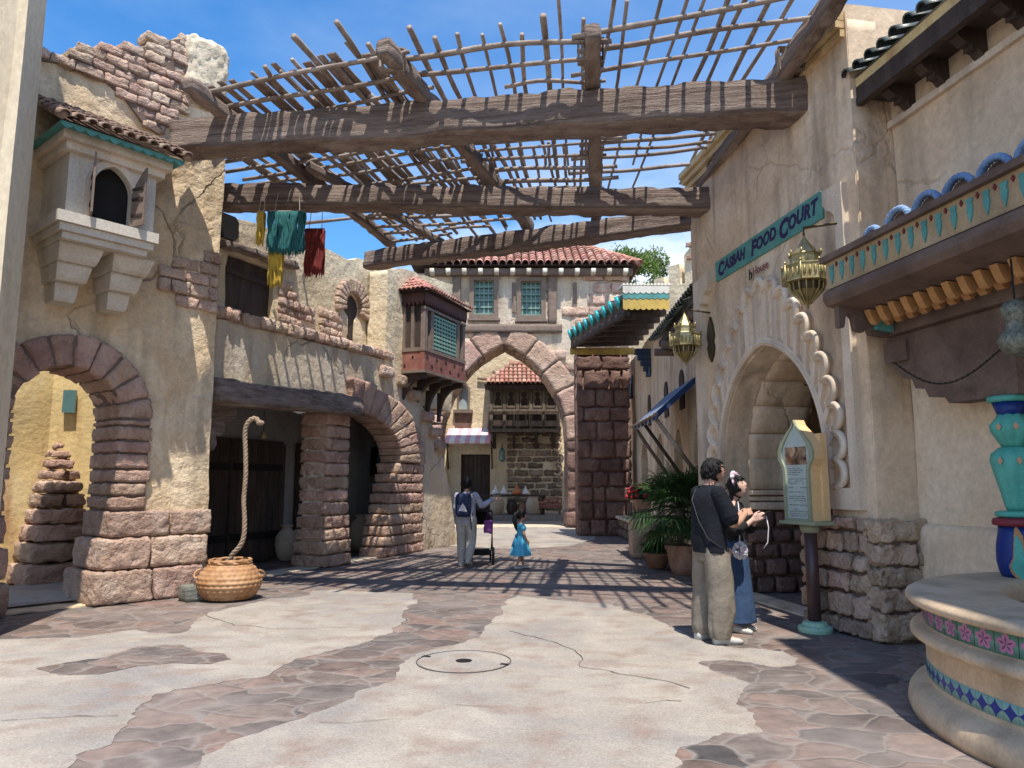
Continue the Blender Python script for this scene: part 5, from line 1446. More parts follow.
def leaf_mat(name, c1, c2):
    m = pmat(name, c1, c2, scale=3, rough=.6, bump=0, island=.4, hue=.02)
    b = [n for n in m.node_tree.nodes if n.type == 'BSDF_PRINCIPLED'][0]
    b.inputs['Subsurface Weight'].default_value = 0
    tr = m.node_tree.nodes.new('ShaderNodeBsdfTranslucent'); mixs = m.node_tree.nodes.new('ShaderNodeMixShader'); mixs.inputs[0].default_value = .35
    out = [n for n in m.node_tree.nodes if n.type == 'OUTPUT_MATERIAL'][0]
    src = b.inputs['Base Color'].links[0].from_socket
    m.node_tree.links.new(src, tr.inputs[0]); m.node_tree.links.new(b.outputs[0], mixs.inputs[1]); m.node_tree.links.new(tr.outputs[0], mixs.inputs[2]); m.node_tree.links.new(mixs.outputs[0], out.inputs[0])
    return m
M['leaf'] = leaf_mat('tree leaf', (.17, .25, .045), (.10, .17, .03))
M['palm_leaf'] = leaf_mat('palm leaf', (.06, .12, .035), (.035, .075, .02))
M['bark'] = pmat('tree bark', (.14, .10, .07), (.09, .065, .045), scale=4, bump=.8, bscale=12)
tr_ = thing('leafy_tree', 'bright green leafy tree showing behind the tiled roof of the gate house', 'tree', (6.7, 40, 0))
mb = MB(); mb.tube([(6.7, 40, 0), (6.75, 40, 5), (6.6, 40.1, 9), (6.7, 40, 12.5)], [.35, .28, .2, .1], 10)
for k in range(9):
    a = k * 2.4; z = 8 + .4 * k
    mb.tube([(6.65, 40, z), (6.65 + .8 * cos(a), 40 + .8 * sin(a), z + 1.0), (6.65 + 1.6 * cos(a), 40 + 1.6 * sin(a), z + 1.9)], [.1, .06, .03], 6)
mb.build('trunk', M['bark'], tr_, True)
rt = random.Random(5)
clumps = []
for k in range(60):
    a, ph = rt.uniform(0, 2 * pi), rt.uniform(-.7, 1.4)
    rr_ = rt.uniform(.6, 1.0)
    clumps.append((6.9 + 1.9 * rr_ * cos(a) * cos(ph * .8), 40 + 1.8 * rr_ * sin(a) * cos(ph * .8), 12.5 + 2.0 * rr_ * sin(ph), rt.uniform(.35, .7)))
mb = MB()
for (cx, cy_, cz, cr) in clumps:
    for k in range(130):
        d_ = Vector((rt.gauss(0, 1), rt.gauss(0, 1), rt.gauss(0, .8))).normalized() * cr * rt.uniform(.5, 1.05)
        c = Vector((cx, cy_, cz)) + d_
        a = Vector((rt.uniform(-1, 1), rt.uniform(-1, 1), rt.uniform(-1, 1))).normalized(); b_ = a.orthogonal().normalized()
        s_ = rt.uniform(.05, .10)
        mb.add([c - a * s_ * 1.4, c + b_ * s_ * .6, c + a * s_ * 1.4, c - b_ * s_ * .6], [(0, 1, 2, 3)])
mb.build('crown', M['leaf'], tr_)

# ================================================================ RIGHT: FOOD COURT BUILDING
RF = Frame((2.85, 11.4), (3.56, 7.3))
fc = thing('food_court_building', 'tall beige stucco building on the right with a pale lobed archway and rough stone base', 'building', (3.6, 9.4, 0))
oc, oh, oz = 2.17, 1.24, 1.80
hole = [(oc + oh, .02)] + arch(oc, oh, oz, 1.17, 16) + [(oc - oh, .02)]
wall(RF, [(0, 0), (4.16, 0), (4.16, 6.42), (0, 6.34)], [hole], thick=.35, seg=.2, amp=.006).build('front_wall', M['stucco_shop'], fc, True)
RR = Frame(RF(4.16, 0, 0).to_2d(), (RF(4.16, 0, 0) + Vector((3, .52, 0))).to_2d())
wall(RR, [(0, 0), (3.0, 0), (3.0, 6.6), (0, 6.6)], thick=.35, seg=.25, amp=.012).build('return_wall', M['stucco_shop'], fc, True)
fr = Frame(RF(0, 0, -3).to_2d(), RF(0, 0, 0).to_2d())
wall(fr, [(0, 0), (3.0, 0), (3.0, 6.34), (0, 6.34)], thick=.3, seg=.5, amp=.02).build('far_side_wall', M['stucco_shop'], fc, True)
mb = MB()
for z0, z1, d_ in ((6.18, 6.26, .05), (6.28, 6.36, .10), (6.37, 6.46, .15)): prism(RF, [(-.05, z0), (4.12, z0 + .06), (4.12, z1 + .06), (-.05, z1)], -.1, d_, mb)
mb.build('cornice', M['stucco_yellow'], fc)
# stepped raised frame around the archway
mb = MB()
P = [(.26, 1.22), (.46, 1.22), (.46, 4.18), (.56, 4.18), (.60, 4.30), (.72, 4.34), (.80, 4.46), (.80, 4.62), (.26, 4.55)]
prism(RF, P, -.02, .10, mb); mb.build('stepped_frame', M['trim'], fc); mb = MB()
P = [(4.0, 1.24), (4.0, 4.66), (3.66, 4.68), (3.66, 4.52), (3.72, 4.44), (3.78, 4.42), (3.86, 4.34), (3.86, 1.46), (3.44, 1.46), (3.44, 1.24)]
prism(RF, P, -.02, .075, mb)
mb.build('stepped_frame', M['trim'], fc)
M['stain'] = flat('dirt in plaster joints', (.30, .22, .15), .9)
# lobed band: two layers of cast plaster
def outer(t):      # t from -1 (far) over the point to 1 (near)
    s_ = 1 if t > 0 else -1
    a = abs(t)
    K = [(0, 0, 4.02), (.12, .38, 3.80), (.26, .76, 3.46), (.42, 1.10, 3.02), (.58, 1.33, 2.56), (.75, 1.45, 2.08), (1, 1.42, 1.46)]
    for i in range(len(K) - 1):
        if a <= K[i + 1][0] + 1e-9:
            f_ = (a - K[i][0]) / (K[i + 1][0] - K[i][0])
            return oc + s_ * (K[i][1] + (K[i + 1][1] - K[i][1]) * f_), K[i][2] + (K[i + 1][2] - K[i][2]) * f_
pts = [outer(-1 + 2 * i / 400) for i in range(401)]
cum = [0]
for i in range(400): cum.append(cum[-1] + hypot(pts[i + 1][0] - pts[i][0], pts[i + 1][1] - pts[i][1]))
def at_len(L_):
    for i in range(400):
        if cum[i + 1] >= L_:
            f_ = (L_ - cum[i]) / (cum[i + 1] - cum[i]); return (pts[i][0] + (pts[i + 1][0] - pts[i][0]) * f_, pts[i][1] + (pts[i + 1][1] - pts[i][1]) * f_)
    return pts[-1]
NL = 21
LL = cum[-1] / NL
def lobe_outline(k, rs=1.0, n=9, push=0.0):
    a, b_ = at_len(k * LL), at_len((k + 1) * LL)
    mx_, my_ = (a[0] + b_[0]) / 2, (a[1] + b_[1]) / 2
    tx, ty = b_[0] - a[0], b_[1] - a[1]; L_ = hypot(tx, ty); tx /= L_; ty /= L_
    nx, ny = -ty, tx
    if (mx_ - oc) * nx + (my_ - 2.0) * ny < 0: nx, ny = -nx, -ny
    R_ = []
    for i in range(n + 1):
        th = pi - pi * i / n
        R_.append((mx_ + tx * cos(th) * L_ / 2 * rs + nx * (sin(th) * L_ * .62 * rs + push), my_ + ty * cos(th) * L_ / 2 * rs + ny * (sin(th) * L_ * .62 * rs + push)))
    return R_
outline = []
for k in range(NL): outline += lobe_outline(k)[:-1]
outline.append(at_len(cum[-1]))
inn = [(oc + oh + .01, 1.46)] + arch(oc, oh + .01, oz, 1.17, 16) + [(oc - oh - .01, 1.46)]
def inner_at(t_, off=.10):
    A_ = [(oc - oh - off, 1.46)] + arch(oc, oh + off, oz, 1.17, 24)[::-1] + [(oc + oh + off, 1.46)]
    c_ = [0]
    for i in range(len(A_) - 1): c_.append(c_[-1] + hypot(A_[i + 1][0] - A_[i][0], A_[i + 1][1] - A_[i][1]))
    L_ = max(0, min(1, t_)) * c_[-1]
    for i in range(len(A_) - 1):
        if c_[i + 1] >= L_ - 1e-9:
            f_ = (L_ - c_[i]) / max(1e-9, c_[i + 1] - c_[i]); return (A_[i][0] + (A_[i + 1][0] - A_[i][0]) * f_, A_[i][1] + (A_[i + 1][1] - A_[i][1]) * f_)
    return A_[-1]
petals = []
for k in range(NL):
    P = lobe_outline(k, .60, 8, -.01)
    q0, q1 = inner_at((k + .2) / NL), inner_at((k + .8) / NL)
    petals.append(P + [q1, q0])
mb = MB(); prism(RF, outline + inn, .0225, .065, mb, petals); band = mb.build('lobed_band', M['trim'], fc)
mb = MB(); prism(RF, outline + inn, -.02, .022, mb); mb.build('sunk_petals', M['stucco_shop'], band)
for k in range(NL):
    o = lobe_outline(k, .97, 12); mb = MB(); mb.tube([RF(u, w, .065) for u, w in o], [(.034, .040)] * len(o), 8); o2_ = lobe_outline(k, .72, 10, -.004); mb.tube([RF(u, w, .065) for u, w in o2_], [(.016, .022)] * len(o2_), 6); mb.build('lobe_rim', M['trim'], band, True)
    a = at_len(k * LL); mb = MB(); mb.sphere(RF(a[0], a[1], .07), (.04, .04, .04), 8, 5); mb.build('lobe_boss', M['trim'], band, True)
mb = MB(); P = [inner_at(i / 40, .045) for i in range(41)]; mb.tube([RF(u, w, .065) for u, w in P], [(.022, .022)] * 41, 8); mb.build('arch_bead', M['trim'], band, True)
# passage lining: long cast blocks following the vault, mouldings, dark block base
lin = MB()
Rr = oh * 1.17; c_ = Rr - oh; am = acos(c_ / Rr)
nb_ = 5
for side in (1, -1):
    for i in range(nb_):
        a0 = am * (i + .5) / nb_
        af = ArchFrame(RF, oc - c_ if side == 1 else oc + c_, oz, a0 if side == 1 else pi - a0, Rr + .05)
        stone(lin, af, ((Rr + .05) * am / nb_ / 2 - .004, .06, .44), .012, .003, .16, off=(0, .008, -.80))
    for z0, z1 in ((1.42, 1.86),):
        stone(lin, lambda x, y, z, z0=z0, z1=z1, side=side: RF(oc + side * (oh + .05) + x, (z0 + z1) / 2 + y, -.80 + z), (.06, (z1 - z0) / 2 - .004, .44), .012, .003, .16)
    for z0, z1, e in ((1.34, 1.42, .03), (1.26, 1.33, .0), (1.14, 1.25, .05)):
        stone(lin, lambda x, y, z, z0=z0, z1=z1, e=e, side=side: RF(oc + side * (oh + .03) + x, (z0 + z1) / 2 + y, -.78 + z), (.06 + e, (z1 - z0) / 2 - .002, .45), .012, .002, .16)
lin.build('passage_lining', M['stucco_shop'], fc, True)
mb = MB()
fr = Frame(RF(oc - oh - .1, 0, -1.3).to_2d(), RF(oc - oh - .1, 0, 0).to_2d())   # far reveal, faces the viewer
jf = Frame((0, 0), (1, 0)); jf.D = -RF.N; jf.N = RF.D; jf.O = RF(oc - oh - .08, 0, -.02)
courses(mb, jf, 0.0, 1.28, 0, 1.13, rowh=(.2, .24), lens=(.28, .42), d=(-.05, .14), rad=.03, amp=.012, seg=.09)
mb.build('passage_base_stones', M['dark_brick'], fc, True)
mb = MB(); prism(jf, [(0, 0), (1.3, 0), (1.3, 1.5), (0, 1.5)], -.2, .05, mb); prism(jf, [(0, 0), (1.3, 0), (1.3, 1.5), (0, 1.5)], 2.50, 2.75, mb)
mb.build('passage_wall', M['mortar'], fc)
# hall behind, its faces coloured dark to stand for shade
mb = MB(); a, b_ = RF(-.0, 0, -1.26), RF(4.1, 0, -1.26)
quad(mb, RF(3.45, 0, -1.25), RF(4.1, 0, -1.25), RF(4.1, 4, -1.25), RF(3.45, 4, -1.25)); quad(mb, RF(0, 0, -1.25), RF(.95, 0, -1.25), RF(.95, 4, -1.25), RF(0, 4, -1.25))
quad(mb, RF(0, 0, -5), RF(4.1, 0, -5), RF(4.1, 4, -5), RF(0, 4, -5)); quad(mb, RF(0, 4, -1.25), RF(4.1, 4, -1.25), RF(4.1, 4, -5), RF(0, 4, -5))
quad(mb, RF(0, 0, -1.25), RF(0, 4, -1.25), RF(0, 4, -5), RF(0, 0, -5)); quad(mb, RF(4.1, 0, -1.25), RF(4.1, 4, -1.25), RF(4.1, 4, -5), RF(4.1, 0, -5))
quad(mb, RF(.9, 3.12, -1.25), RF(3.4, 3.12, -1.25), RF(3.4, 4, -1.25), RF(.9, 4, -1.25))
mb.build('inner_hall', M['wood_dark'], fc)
# rough stone base right of the opening, wrapping the corner
mb = MB()
RFb = Frame(RF(0, 0, .56).to_2d(), RF(4.16, 0, -.01).to_2d())
courses(mb, RFb, 3.12, 4.10, 0, 1.17, rowh=(.17, .25), lens=(.2, .42), d=(-.15, .10), rad=.03, amp=.018, seg=.04, gap=.014, jit=.03,
        batter=lambda w: (3.11, 4.12))
mb.build('base_stones', M['tan_stone'], fc, True)
mb = MB(); z = 0
for hh in (.30, .22, .2, .22, .24):
    u = -.10
    for L_ in ((.62, .16) if hh != .22 else (.42, .36)):
        stone(mb, lambda x, y, zz, u=u, L_=L_, z=z, hh=hh: RR(u + L_ / 2 + x, z + hh / 2 + y, -.02 + zz), (L_ / 2 - .006, hh / 2 - .006, .14), .035, .022, .04, nmax=16)
        u += L_
    z += hh - .002
mb.build('corner_stones', M['tan_stone'], fc, True)
mb = MB(); prism(RF, [(3.15, 0), (4.14, 0), (4.14, 1.14), (3.15, 1.14)], -.1, .05, mb); prism(RR, [(.05, 0), (.5, 0), (.5, 1.14), (.05, 1.14)], -.1, .05, mb); mb.build('stone_joints', M['mortar'], fc); mb = MB(); prism(RF, [(0, 0), (.88, 0), (.88, 1.14), (0, 1.14)], -.1, .04, mb); mb.build('stone_joints', M['mortar'], fc)
mb = MB(); courses(mb, RF, -.05, .90, 0, 1.17, rowh=(.2, .25), lens=(.25, .45), d=(-.15, .08), rad=.05, amp=.03, seg=.08, gap=.02); mb.build('base_stones', M['tan_stone'], fc, True)

# sign
M['sign_teal'] = pmat('painted teal sign', (.10, .30, .26), (.075, .24, .22), (.14, .34, .28), scale=5, bump=.2, bscale=20, bdist=.005, rough=.8)
M['sign_ink'] = flat('dark violet lettering', (.035, .025, .09), .8)
sg = thing('shop_sign', 'long teal sign painted with dark violet brush lettering above the lobed archway', 'sign', tuple(RF(2.25, 4.42, .05)))
mb = MB(); prism(RF, [(.90, 4.42), (3.58, 4.42), (3.60, 4.70), (3.55, 4.74), (.88, 4.715)], .0, .022, mb); mb.build('board', M['sign_teal'], sg)
def word(txt, u0, big, small, gap):
    o1 = text_mesh('lettering', txt[0], big, lambda x, y, z: (x, y, z), M['sign_ink'], sg, shear=.22, bold=.012, depth=.003)
    o2 = text_mesh('lettering', txt[1:], small, lambda x, y, z: (x, y, z), M['sign_ink'], sg, shear=.22, bold=.009, depth=.003, spacing=1.06)
    x = u0
    for o, dz in ((o1, -.008), (o2, .008)):
        xs = [v.co.x for v in o.data.vertices]; ys = [v.co.y for v in o.data.vertices]
        a0, b0 = min(xs), max(xs); ym = (min(ys) + max(ys)) / 2
        for v in o.data.vertices:
            q = (v.co.x - a0, v.co.y - ym, v.co.z)
            v.co = RF(x + q[0], 4.572 + .007 * x + dz + q[1] * 1.08 + .008 * sin(q[0] * 17 + u0), .024 + q[2])
        x += b0 - a0 + gap - (.028 if o is o1 else 0)
    return x
word("CASBAH", .99, .25, .185, .012); word("FOOD", 1.96, .26, .20, .014); word("COURT", 2.68, .285, .215, .014)
cs = thing('sponsor_lettering', 'tiny red-brown painted sponsor lettering on the stucco under the middle of the teal sign', 'sign', tuple(RF(2.15, 4.25, .02)))
M['sponsor'] = flat('faded red lettering', (.28, .10, .075), .8)
text_mesh('lettering', 'House', .15, lambda x, y, z: RF(2.20 + x, 4.25 + y, .036 + z), M['sponsor'], cs, bold=.002, depth=.002)
mb = MB(); prism(RF, [(1.90, 4.17), (1.925, 4.17), (1.925, 4.24), (1.95, 4.25), (1.95, 4.17), (1.975, 4.17), (1.975, 4.26), (1.925, 4.27), (1.925, 4.32), (1.90, 4.32)], .034, .038, mb)
mb.build('emblem', M['dark'], cs)

# hanging brass lanterns on wall plates
def lantern(label, c, s_=1.0, plate_u=None):
    x, y, z = c        # bottom tip
    t = thing('brass_lantern', label, 'lantern', c, group='pierced brass lanterns hung on the food court wall')
    n = 8
    def L8(prof, name, mat=M['brass'], rot=.2, **k):
        mb = MB(); mb.lathe([(r * s_, zz * s_) for r, zz in prof], c, n, a0=rot, a1=rot + 2 * pi, **k); return mb.build(name, mat, t)
    L8([(.004, 0), (.02, .02), (.012, .045), (.05, .09), (.17, .22)], 'bottom_cone')
    mb = MB()
    for k in range(16):
        a = 2 * pi * k / 16; mb.tube([(x + cos(a) * .04 * s_, y + sin(a) * .04 * s_, z + .07 * s_), (x + cos(a) * .19 * s_, y + sin(a) * .19 * s_, z + .225 * s_), (x + cos(a) * .20 * s_, y + sin(a) * .20 * s_, z + .31 * s_)], .010 * s_, 5)
    mb.build('rib_cage', M['brass'], t)
    L8([(.17, .22), (.18, .31)], 'inner_drum', M['brass_dark'])
    L8([(.20, .31), (.275, .315), (.275, .33), (.262, .335), (.262, .50), (.272, .505), (.272, .52), (.18, .525)], 'wide_drum')
    mb = MB()
    for k in range(8):
        a = .2 + 2 * pi * k / 8
        q = Vector((x + cos(a) * .268 * s_, y + sin(a) * .268 * s_, z))
        mb.tube([q + Vector((0, 0, .31 * s_)), q + Vector((0, 0, .52 * s_))], .012 * s_, 6); mb.sphere(q + Vector((0, 0, .54 * s_)), .02 * s_, 6, 4)
        a2 = a + pi / 8
        for f_ in (-.5, 0, .5):
            q2 = Vector((x + cos(a2) * .25 * s_ - sin(a2) * .12 * f_ * s_, y + sin(a2) * .25 * s_ + cos(a2) * .12 * f_ * s_, z + .42 * s_)); mb.sphere(q2, (.016 * s_, .016 * s_, .055 * s_), 6, 5)
    mb.build('drum_posts', M['brass'], t, True)
    L8([(.17, .525), (.185, .53), (.175, .545), (.172, .64), (.19, .645), (.185, .66), (.14, .665)], 'upper_drum')
    mb = MB()
    for k in range(8):
        a = .2 + 2 * pi * k / 8; q = Vector((x + cos(a) * .178 * s_, y + sin(a) * .178 * s_, z + .66 * s_)); mb.lathe([(.018 * s_, 0), (.014 * s_, .03 * s_), (.002, .055 * s_)], tuple(q), 6)
    mb.build('crown_spikes', M['brass'], t, True)
    L8([(.14, .665), (.135, .68), (.07, .78), (.02, .86), (.014, .875), (.02, .89), (.004, .905)], 'top_cone')
    return t
lt1 = lantern('large pierced brass lantern near the upper right of the lobed archway, below the sign', (3.10, 7.58, 3.31), .90)
mb = MB(); q = RF(3.95, 4.0, 0); mb.tube([(3.10, 7.58, 4.12), (3.10, 7.58, 4.2), tuple(RF(3.92, 4.25, .0))], .014, 6); mb.build('hanging_arm', M['brass_dark'], lt1)
lt2 = lantern('smaller looking pierced brass lantern at the far left corner of the food court building', (2.56, 10.75, 3.22), .90)
mb = MB(); mb.tube([(2.56, 10.75, 4.03), (2.56, 10.75, 4.08), tuple(RF(.65, 4.02, .02))], .014, 6); mb.build('hanging_arm', M['brass_dark'], lt2)
mb = MB(); prism(RF, [(.65, 3.28), (.72, 3.38), (.76, 3.5), (.72, 3.56), (.76, 3.66), (.72, 3.82), (.65, 3.96), (.58, 3.82), (.54, 3.66), (.58, 3.56), (.54, 3.5), (.58, 3.38)], .0, .035, mb)
mb.build('wall_plate', M['brass_dark'], lt2)
t = thing('passage_lamp', 'dim brass lamp on a bent arm hanging deep inside the lobed archway', 'lamp', tuple(RF(2.9, 2.2, -1.2)))
mb = MB(); mb.lathe([(.02, 0), (.16, .04), (.17, .1), (.10, .18), (.05, .3), (.02, .32)], tuple(RF(2.75, 2.22, -1.0)), 12); mb.build('shade', M['brass'], t, True)
mb = MB(); mb.tube([RF(2.75, 2.52, -1.0), RF(2.6, 2.75, -1.0), RF(1.9, 2.7, -.95), RF(1.55, 2.85, -.9)], .012, 6); mb.build('arm', M['iron'], t)

# menu board
M['cream_wood'] = flat('cream yellow painted wood', (.80, .53, .26), .5, var=.08)
M['menu_green'] = flat('grey-green frame paint', (.34, .36, .24), .5)
M['menu_panel'] = flat('pale menu panel', (.50, .56, .50), .35, bump=0)
M['mint'] = flat('mint green painted metal', (.38, .62, .46), .5, bump=.1)
M['maroon'] = flat('dark maroon painted post', (.075, .04, .038), .4, bump=.1, spec=.5)
mn = thing('menu_board', 'cream menu board with an onion-pointed top on a dark post with mint green foot', 'menu board', (3.06, 7.84, 0))
mfD = Vector((.35, -.94, 0)).normalized(); mf = Frame((0, 0), (1, 0)); mf.D = mfD; mf.N = Vector((-.94, -.35, 0)).normalized(); mf.O = Vector((3.06, 7.82, 0)) + mf.N * .08
half = [(.19, 1.12), (.19, 1.62), (.20, 1.68), (.255, 1.76), (.255, 1.84), (.22, 1.92), (.12, 2.03), (.03, 2.11), (0, 2.17)]
full = half + [(-a, b_) for a, b_ in half[:-1][::-1]]
inn2 = [(a * .80, 1.145 + (b_ - 1.12) * .955) for a, b_ in full]
mb = MB(); prism(mf, full, -.12, .0, mb); mb.build('case', M['cream_wood'], mn)
mb = MB(); prism(mf, full, .001, .03, mb, [inn2]); mb.build('frame', M['menu_green'], mn)
mb = MB(); prism(mf, inn2, -.0, .012, mb); pnl = mb.build('menu_panel', M['menu_panel'], mn)
mb = MB(); prism(mf, [(-.22, 1.127), (.22, 1.127), (.22, 2.02), (-.22, 2.02)], -.20, -.121, mb); mb.build('back_case', M['cream_wood'], mn)
mb = MB(); prism(mf, [(-.26, 1.085), (.26, 1.085), (.26, 1.125), (-.26, 1.119)], -.21, .05, mb); mb.build('ledge', M['menu_green'], mn)
M['photo_food'] = pmat('menu photograph of dishes', (.25, .11, .05), (.05, .035, .03), (.50, .36, .24), scale=22, bump=0, rough=.3, coords='pos')
mb = MB(); prism(mf, [(-.155, 1.70), (.155, 1.70), (.155, 1.885), (-.155, 1.885)], .0121, .016, mb); mb.build('dish_photo', M['photo_food'], pnl)
M['print_ink'] = flat('printed menu lines', (.12, .12, .10), .5)
mb = MB(); z = 1.66
rm = random.Random(3)
while z > 1.17:
    x0 = -.13
    while x0 < .10:
        L_ = rm.uniform(.03, .09)
        if rm.random() < .8: prism(mf, [(x0, z), (min(x0 + L_, .135), z), (min(x0 + L_, .135), z + .006), (x0, z + .006)], .0121, .0135, mb)
        x0 += L_ + .012
    z -= rm.choice((.022, .022, .045))
mb.build('printed_lines', M['print_ink'], pnl)
mb = MB(); mb.tube([(3.10, 7.83, .09), (3.10, 7.83, 1.09)], .065, 16); mb.build('post', M['maroon'], mn, True)
mb = MB(); mb.lathe([(.085, 1.0), (.10, 1.04), (.10, 1.084)], (3.10, 7.83, 0), 16); mb.build('collar', M['menu_green'], mn, True)
mb = MB(); mb.lathe([(.165, .0), (.17, .03), (.16, .06), (.12, .065), (.115, .10), (.07, .11)], (3.10, 7.83, .004), 28, f=lambda th, r, z: 1 + (.05 if z > .062 and int(th * 28 / (2 * pi)) % 2 else 0)); mb.build('foot', M['mint'], mn)

# ================================================================ RIGHT: CAFE WITH CANOPY AND FOUNTAIN
SBf = Frame((4.0, 7.37), (4.0 + .171 * 6.5, 7.37 - .985 * 6.5))
cf_ = thing('cafe_building', 'beige stucco cafe wall with a dark tiled eave on scrolled brackets, at the right edge', 'building', (4.6, 5, 0))
wall(SBf, [(0, 0), (6.5, 0), (6.5, 5.6), (0, 5.6)], thick=.3, seg=.3, amp=.012).build('wall', M['stucco_smooth'], cf_, True)
mb = MB()
vs, fs = [], []
prof = [(0, .09), (.9, .075), (1.0, .075), (1.05, .07), (1.09, .05), (1.12, .015), (1.13, -.02)]
for u in [i * .25 for i in range(27)]:
    for w, d_ in prof: vs.append(SBf(u, w, d_ + .004 * sin(u * 5)))
m_ = len(prof)
for i in range(26):
    for k in range(m_ - 1): fs.append((i * m_ + k, (i + 1) * m_ + k, (i + 1) * m_ + k + 1, i * m_ + k + 1))
mb.add(vs, fs); mb.build('plinth', M['stucco_smooth'], cf_, True)
mb = MB(); prism(SBf, [(0, 5.20), (6, 5.20), (6, 5.27), (0, 5.27)], -.02, .05, mb); mb.build('string_moulding', M['trim'], cf_)
mb = MB(); prism(SBf, [(.02, 5.50), (6, 5.50), (6, 5.62), (.02, 5.62)], -.1, .40, mb); prism(SBf, [(.02, 5.42), (6, 5.42), (6, 5.50 - .003), (.02, 5.50 - .003)], .33, .41, mb); mb.build('eave_boards', M['wood_dark'], cf_)
mb = MB(); prism(SBf, [(.02, 5.623), (6, 5.623), (6, 5.72), (.02, 5.72)], .25, .40, mb); mb.build('eave_fascia', M['stucco_yellow'], cf_)
for i in range(9):
    u = .32 + i * .46
    bf = Frame(SBf(u, 0, 0).to_2d(), SBf(u, 0, 1).to_2d())
    mb = MB(); prism(bf, [(-.02, 5.497), (-.02, 5.26), (.04, 5.25)] + [(.06 + .05 * (1 - cos(a)) + .02, 5.27 + .05 * sin(a)) for a in (.3, .9, 1.6, 2.3)] + [(.16, 5.36), (.22, 5.36), (.30, 5.42), (.32, 5.497)], -.055, .055, mb)
    mb.build('scroll_bracket', M['wood_dark'], cf_)
mb = MB()
barrel_tiles(mb, SBf(6, 5.74, .46), -SBf.D, (SBf.N * -1 + Vector((0, 0, .42))), 6.0, 1.3, .19, .3, .07)
quad(mb, SBf(0, 5.73, .42), SBf(6, 5.73, .42), SBf(6, 6.3, -.95), SBf(0, 6.3, -.95))
mb.build('tile_roof', M['black_tile'], cf_, True)

mb = MB(); mb.box((4.75, 2.2, 6.5), (1.6, 1.75, 2.0)); mb.build('unseen_shade_block', M['stucco_smooth'], cf_)  # unseen block added out of view to shade the fountain and ground
cn = thing('painted_canopy', 'tan wooden canopy with teal drops, blue crest and orange blocks over the fountain', 'canopy', tuple(SBf(1.5, 3.2, .6)))
M['tan_wood'] = pmat('tan painted wood', (.42, .31, .17), (.34, .24, .13), (.48, .38, .24), scale=4, bump=.3, bscale=20, bdist=.006, stain=(.26, .18, .11))
M['brown_wood'] = pmat('dark brown painted wood', (.15, .10, .078), (.10, .067, .052), (.20, .14, .11), scale=4, bump=.3, bscale=16, bdist=.006)
M['orange_paint'] = flat('orange painted wood', (.50, .26, .10), .6, var=.2, bump=.2)
M['maroon_red'] = flat('dark red paint', (.16, .03, .03), .6)
M['blue_crest'] = pmat('weathered blue paint', (.14, .26, .48), (.10, .18, .36), (.26, .38, .55), scale=8, bump=.3, bscale=25, bdist=.006)
U0, U1 = .22, 6.0
mb = MB(); prism(SBf, [(U0, 3.36), (U1, 3.36), (U1, 3.62), (U0, 3.62)], .94, 1.0, mb)
prism(SBf, [(U0, 3.36), (U0 + .05, 3.36), (U0 + .05, 3.62), (U0, 3.62)], 0, .939, mb); fas = mb.build('fascia', M['tan_wood'], cn)
mb = MB(); prism(SBf, [(U0 - .03, 3.623), (U1, 3.623), (U1, 3.68), (U0 - .03, 3.68)], -.05, 1.05, mb); mb.build('top_board', M['brown_wood'], cn)
mb = MB(); P = [(.40, 3.06), (1.0, 3.20), (1.03, 3.25), (1.03, 3.33), (1.0, 3.357), (.0, 3.357), (.0, 3.2)]
ef = Frame(SBf(U0 - .02, 0, 0).to_2d(), SBf(U0 - .02, 0, 1).to_2d())
def extr_u(P, u0, u1, mb):
    f1 = Frame(SBf(u0, 0, 0).to_2d(), SBf(u0, 0, 1).to_2d()); L_ = u1 - u0
    sgn = 1 if (f1.N.dot(SBf.D) > 0) else -1
    return prism(f1, P, 0, sgn * L_, mb)
extr_u([(.0, 3.12), (.55, 3.12), (1.0, 3.20), (1.04, 3.26), (1.03, 3.33), (.99, 3.357), (.0, 3.357)], U0 - .02, U1, mb); mb.build('soffit', M['brown_wood'], cn)
mb = MB(); extr_u([(.28, 2.92), (.42, 2.92), (.42, 3.118), (.28, 3.118)], U0 - .05, U1, mb); mb.build('wall_beam', M['brown_wood'], cn)
mb = MB()
i = 0; u = U0 + .10
while u < 5.2:
    k_ = .72
    P = [(u + dx * k_, zz) for dx, zz in ((-.035, 3.575), (-.045, 3.555), (-.025, 3.535), (-.040, 3.515), (-.036, 3.47), (-.012, 3.42), (0, 3.395), (.012, 3.42), (.036, 3.47), (.040, 3.515), (.025, 3.535), (.045, 3.555), (.035, 3.575))]
    prism(SBf, P, 1.0005, 1.012, mb); u += .155
mb.build('teal_drops', M['teal_paint'], fas)
mb = MB(); u = U0 + .10 + .0775
while u < 5.2:
    prism(SBf, [(u, 3.545), (u + .017, 3.57), (u, 3.595), (u - .017, 3.57)], 1.0005, 1.010, mb); u += .155
mb.build('red_diamonds', M['maroon_red'], fas)
for k in range(9):
    uc = .80 + k * .34
    mb = MB(); r_ = .145 - (.0 if k else .05)
    for q in range(3):
        mb.tube([SBf(uc + (r_ + .012 * cos(a * 9 + q * 2.1)) * cos(a), 3.69 + (r_ + .012 * cos(a * 9 + q * 2.1)) * sin(a), .90 + .02 * sin(a * 9 + q * 2.1)) for a in [pi * i / 24 for i in range(25)]], .019, 6)
    mb.build('crest_arch', M['blue_crest'], cn, True)
    mb = MB(); prism(SBf, [(uc + r_ * .9 * cos(pi * i / 10), 3.685 + r_ * .9 * sin(pi * i / 10)) for i in range(11)], .84, .87, mb); mb.build('crest_fill', M['brown_wood'], cn)
u = U0 + .14
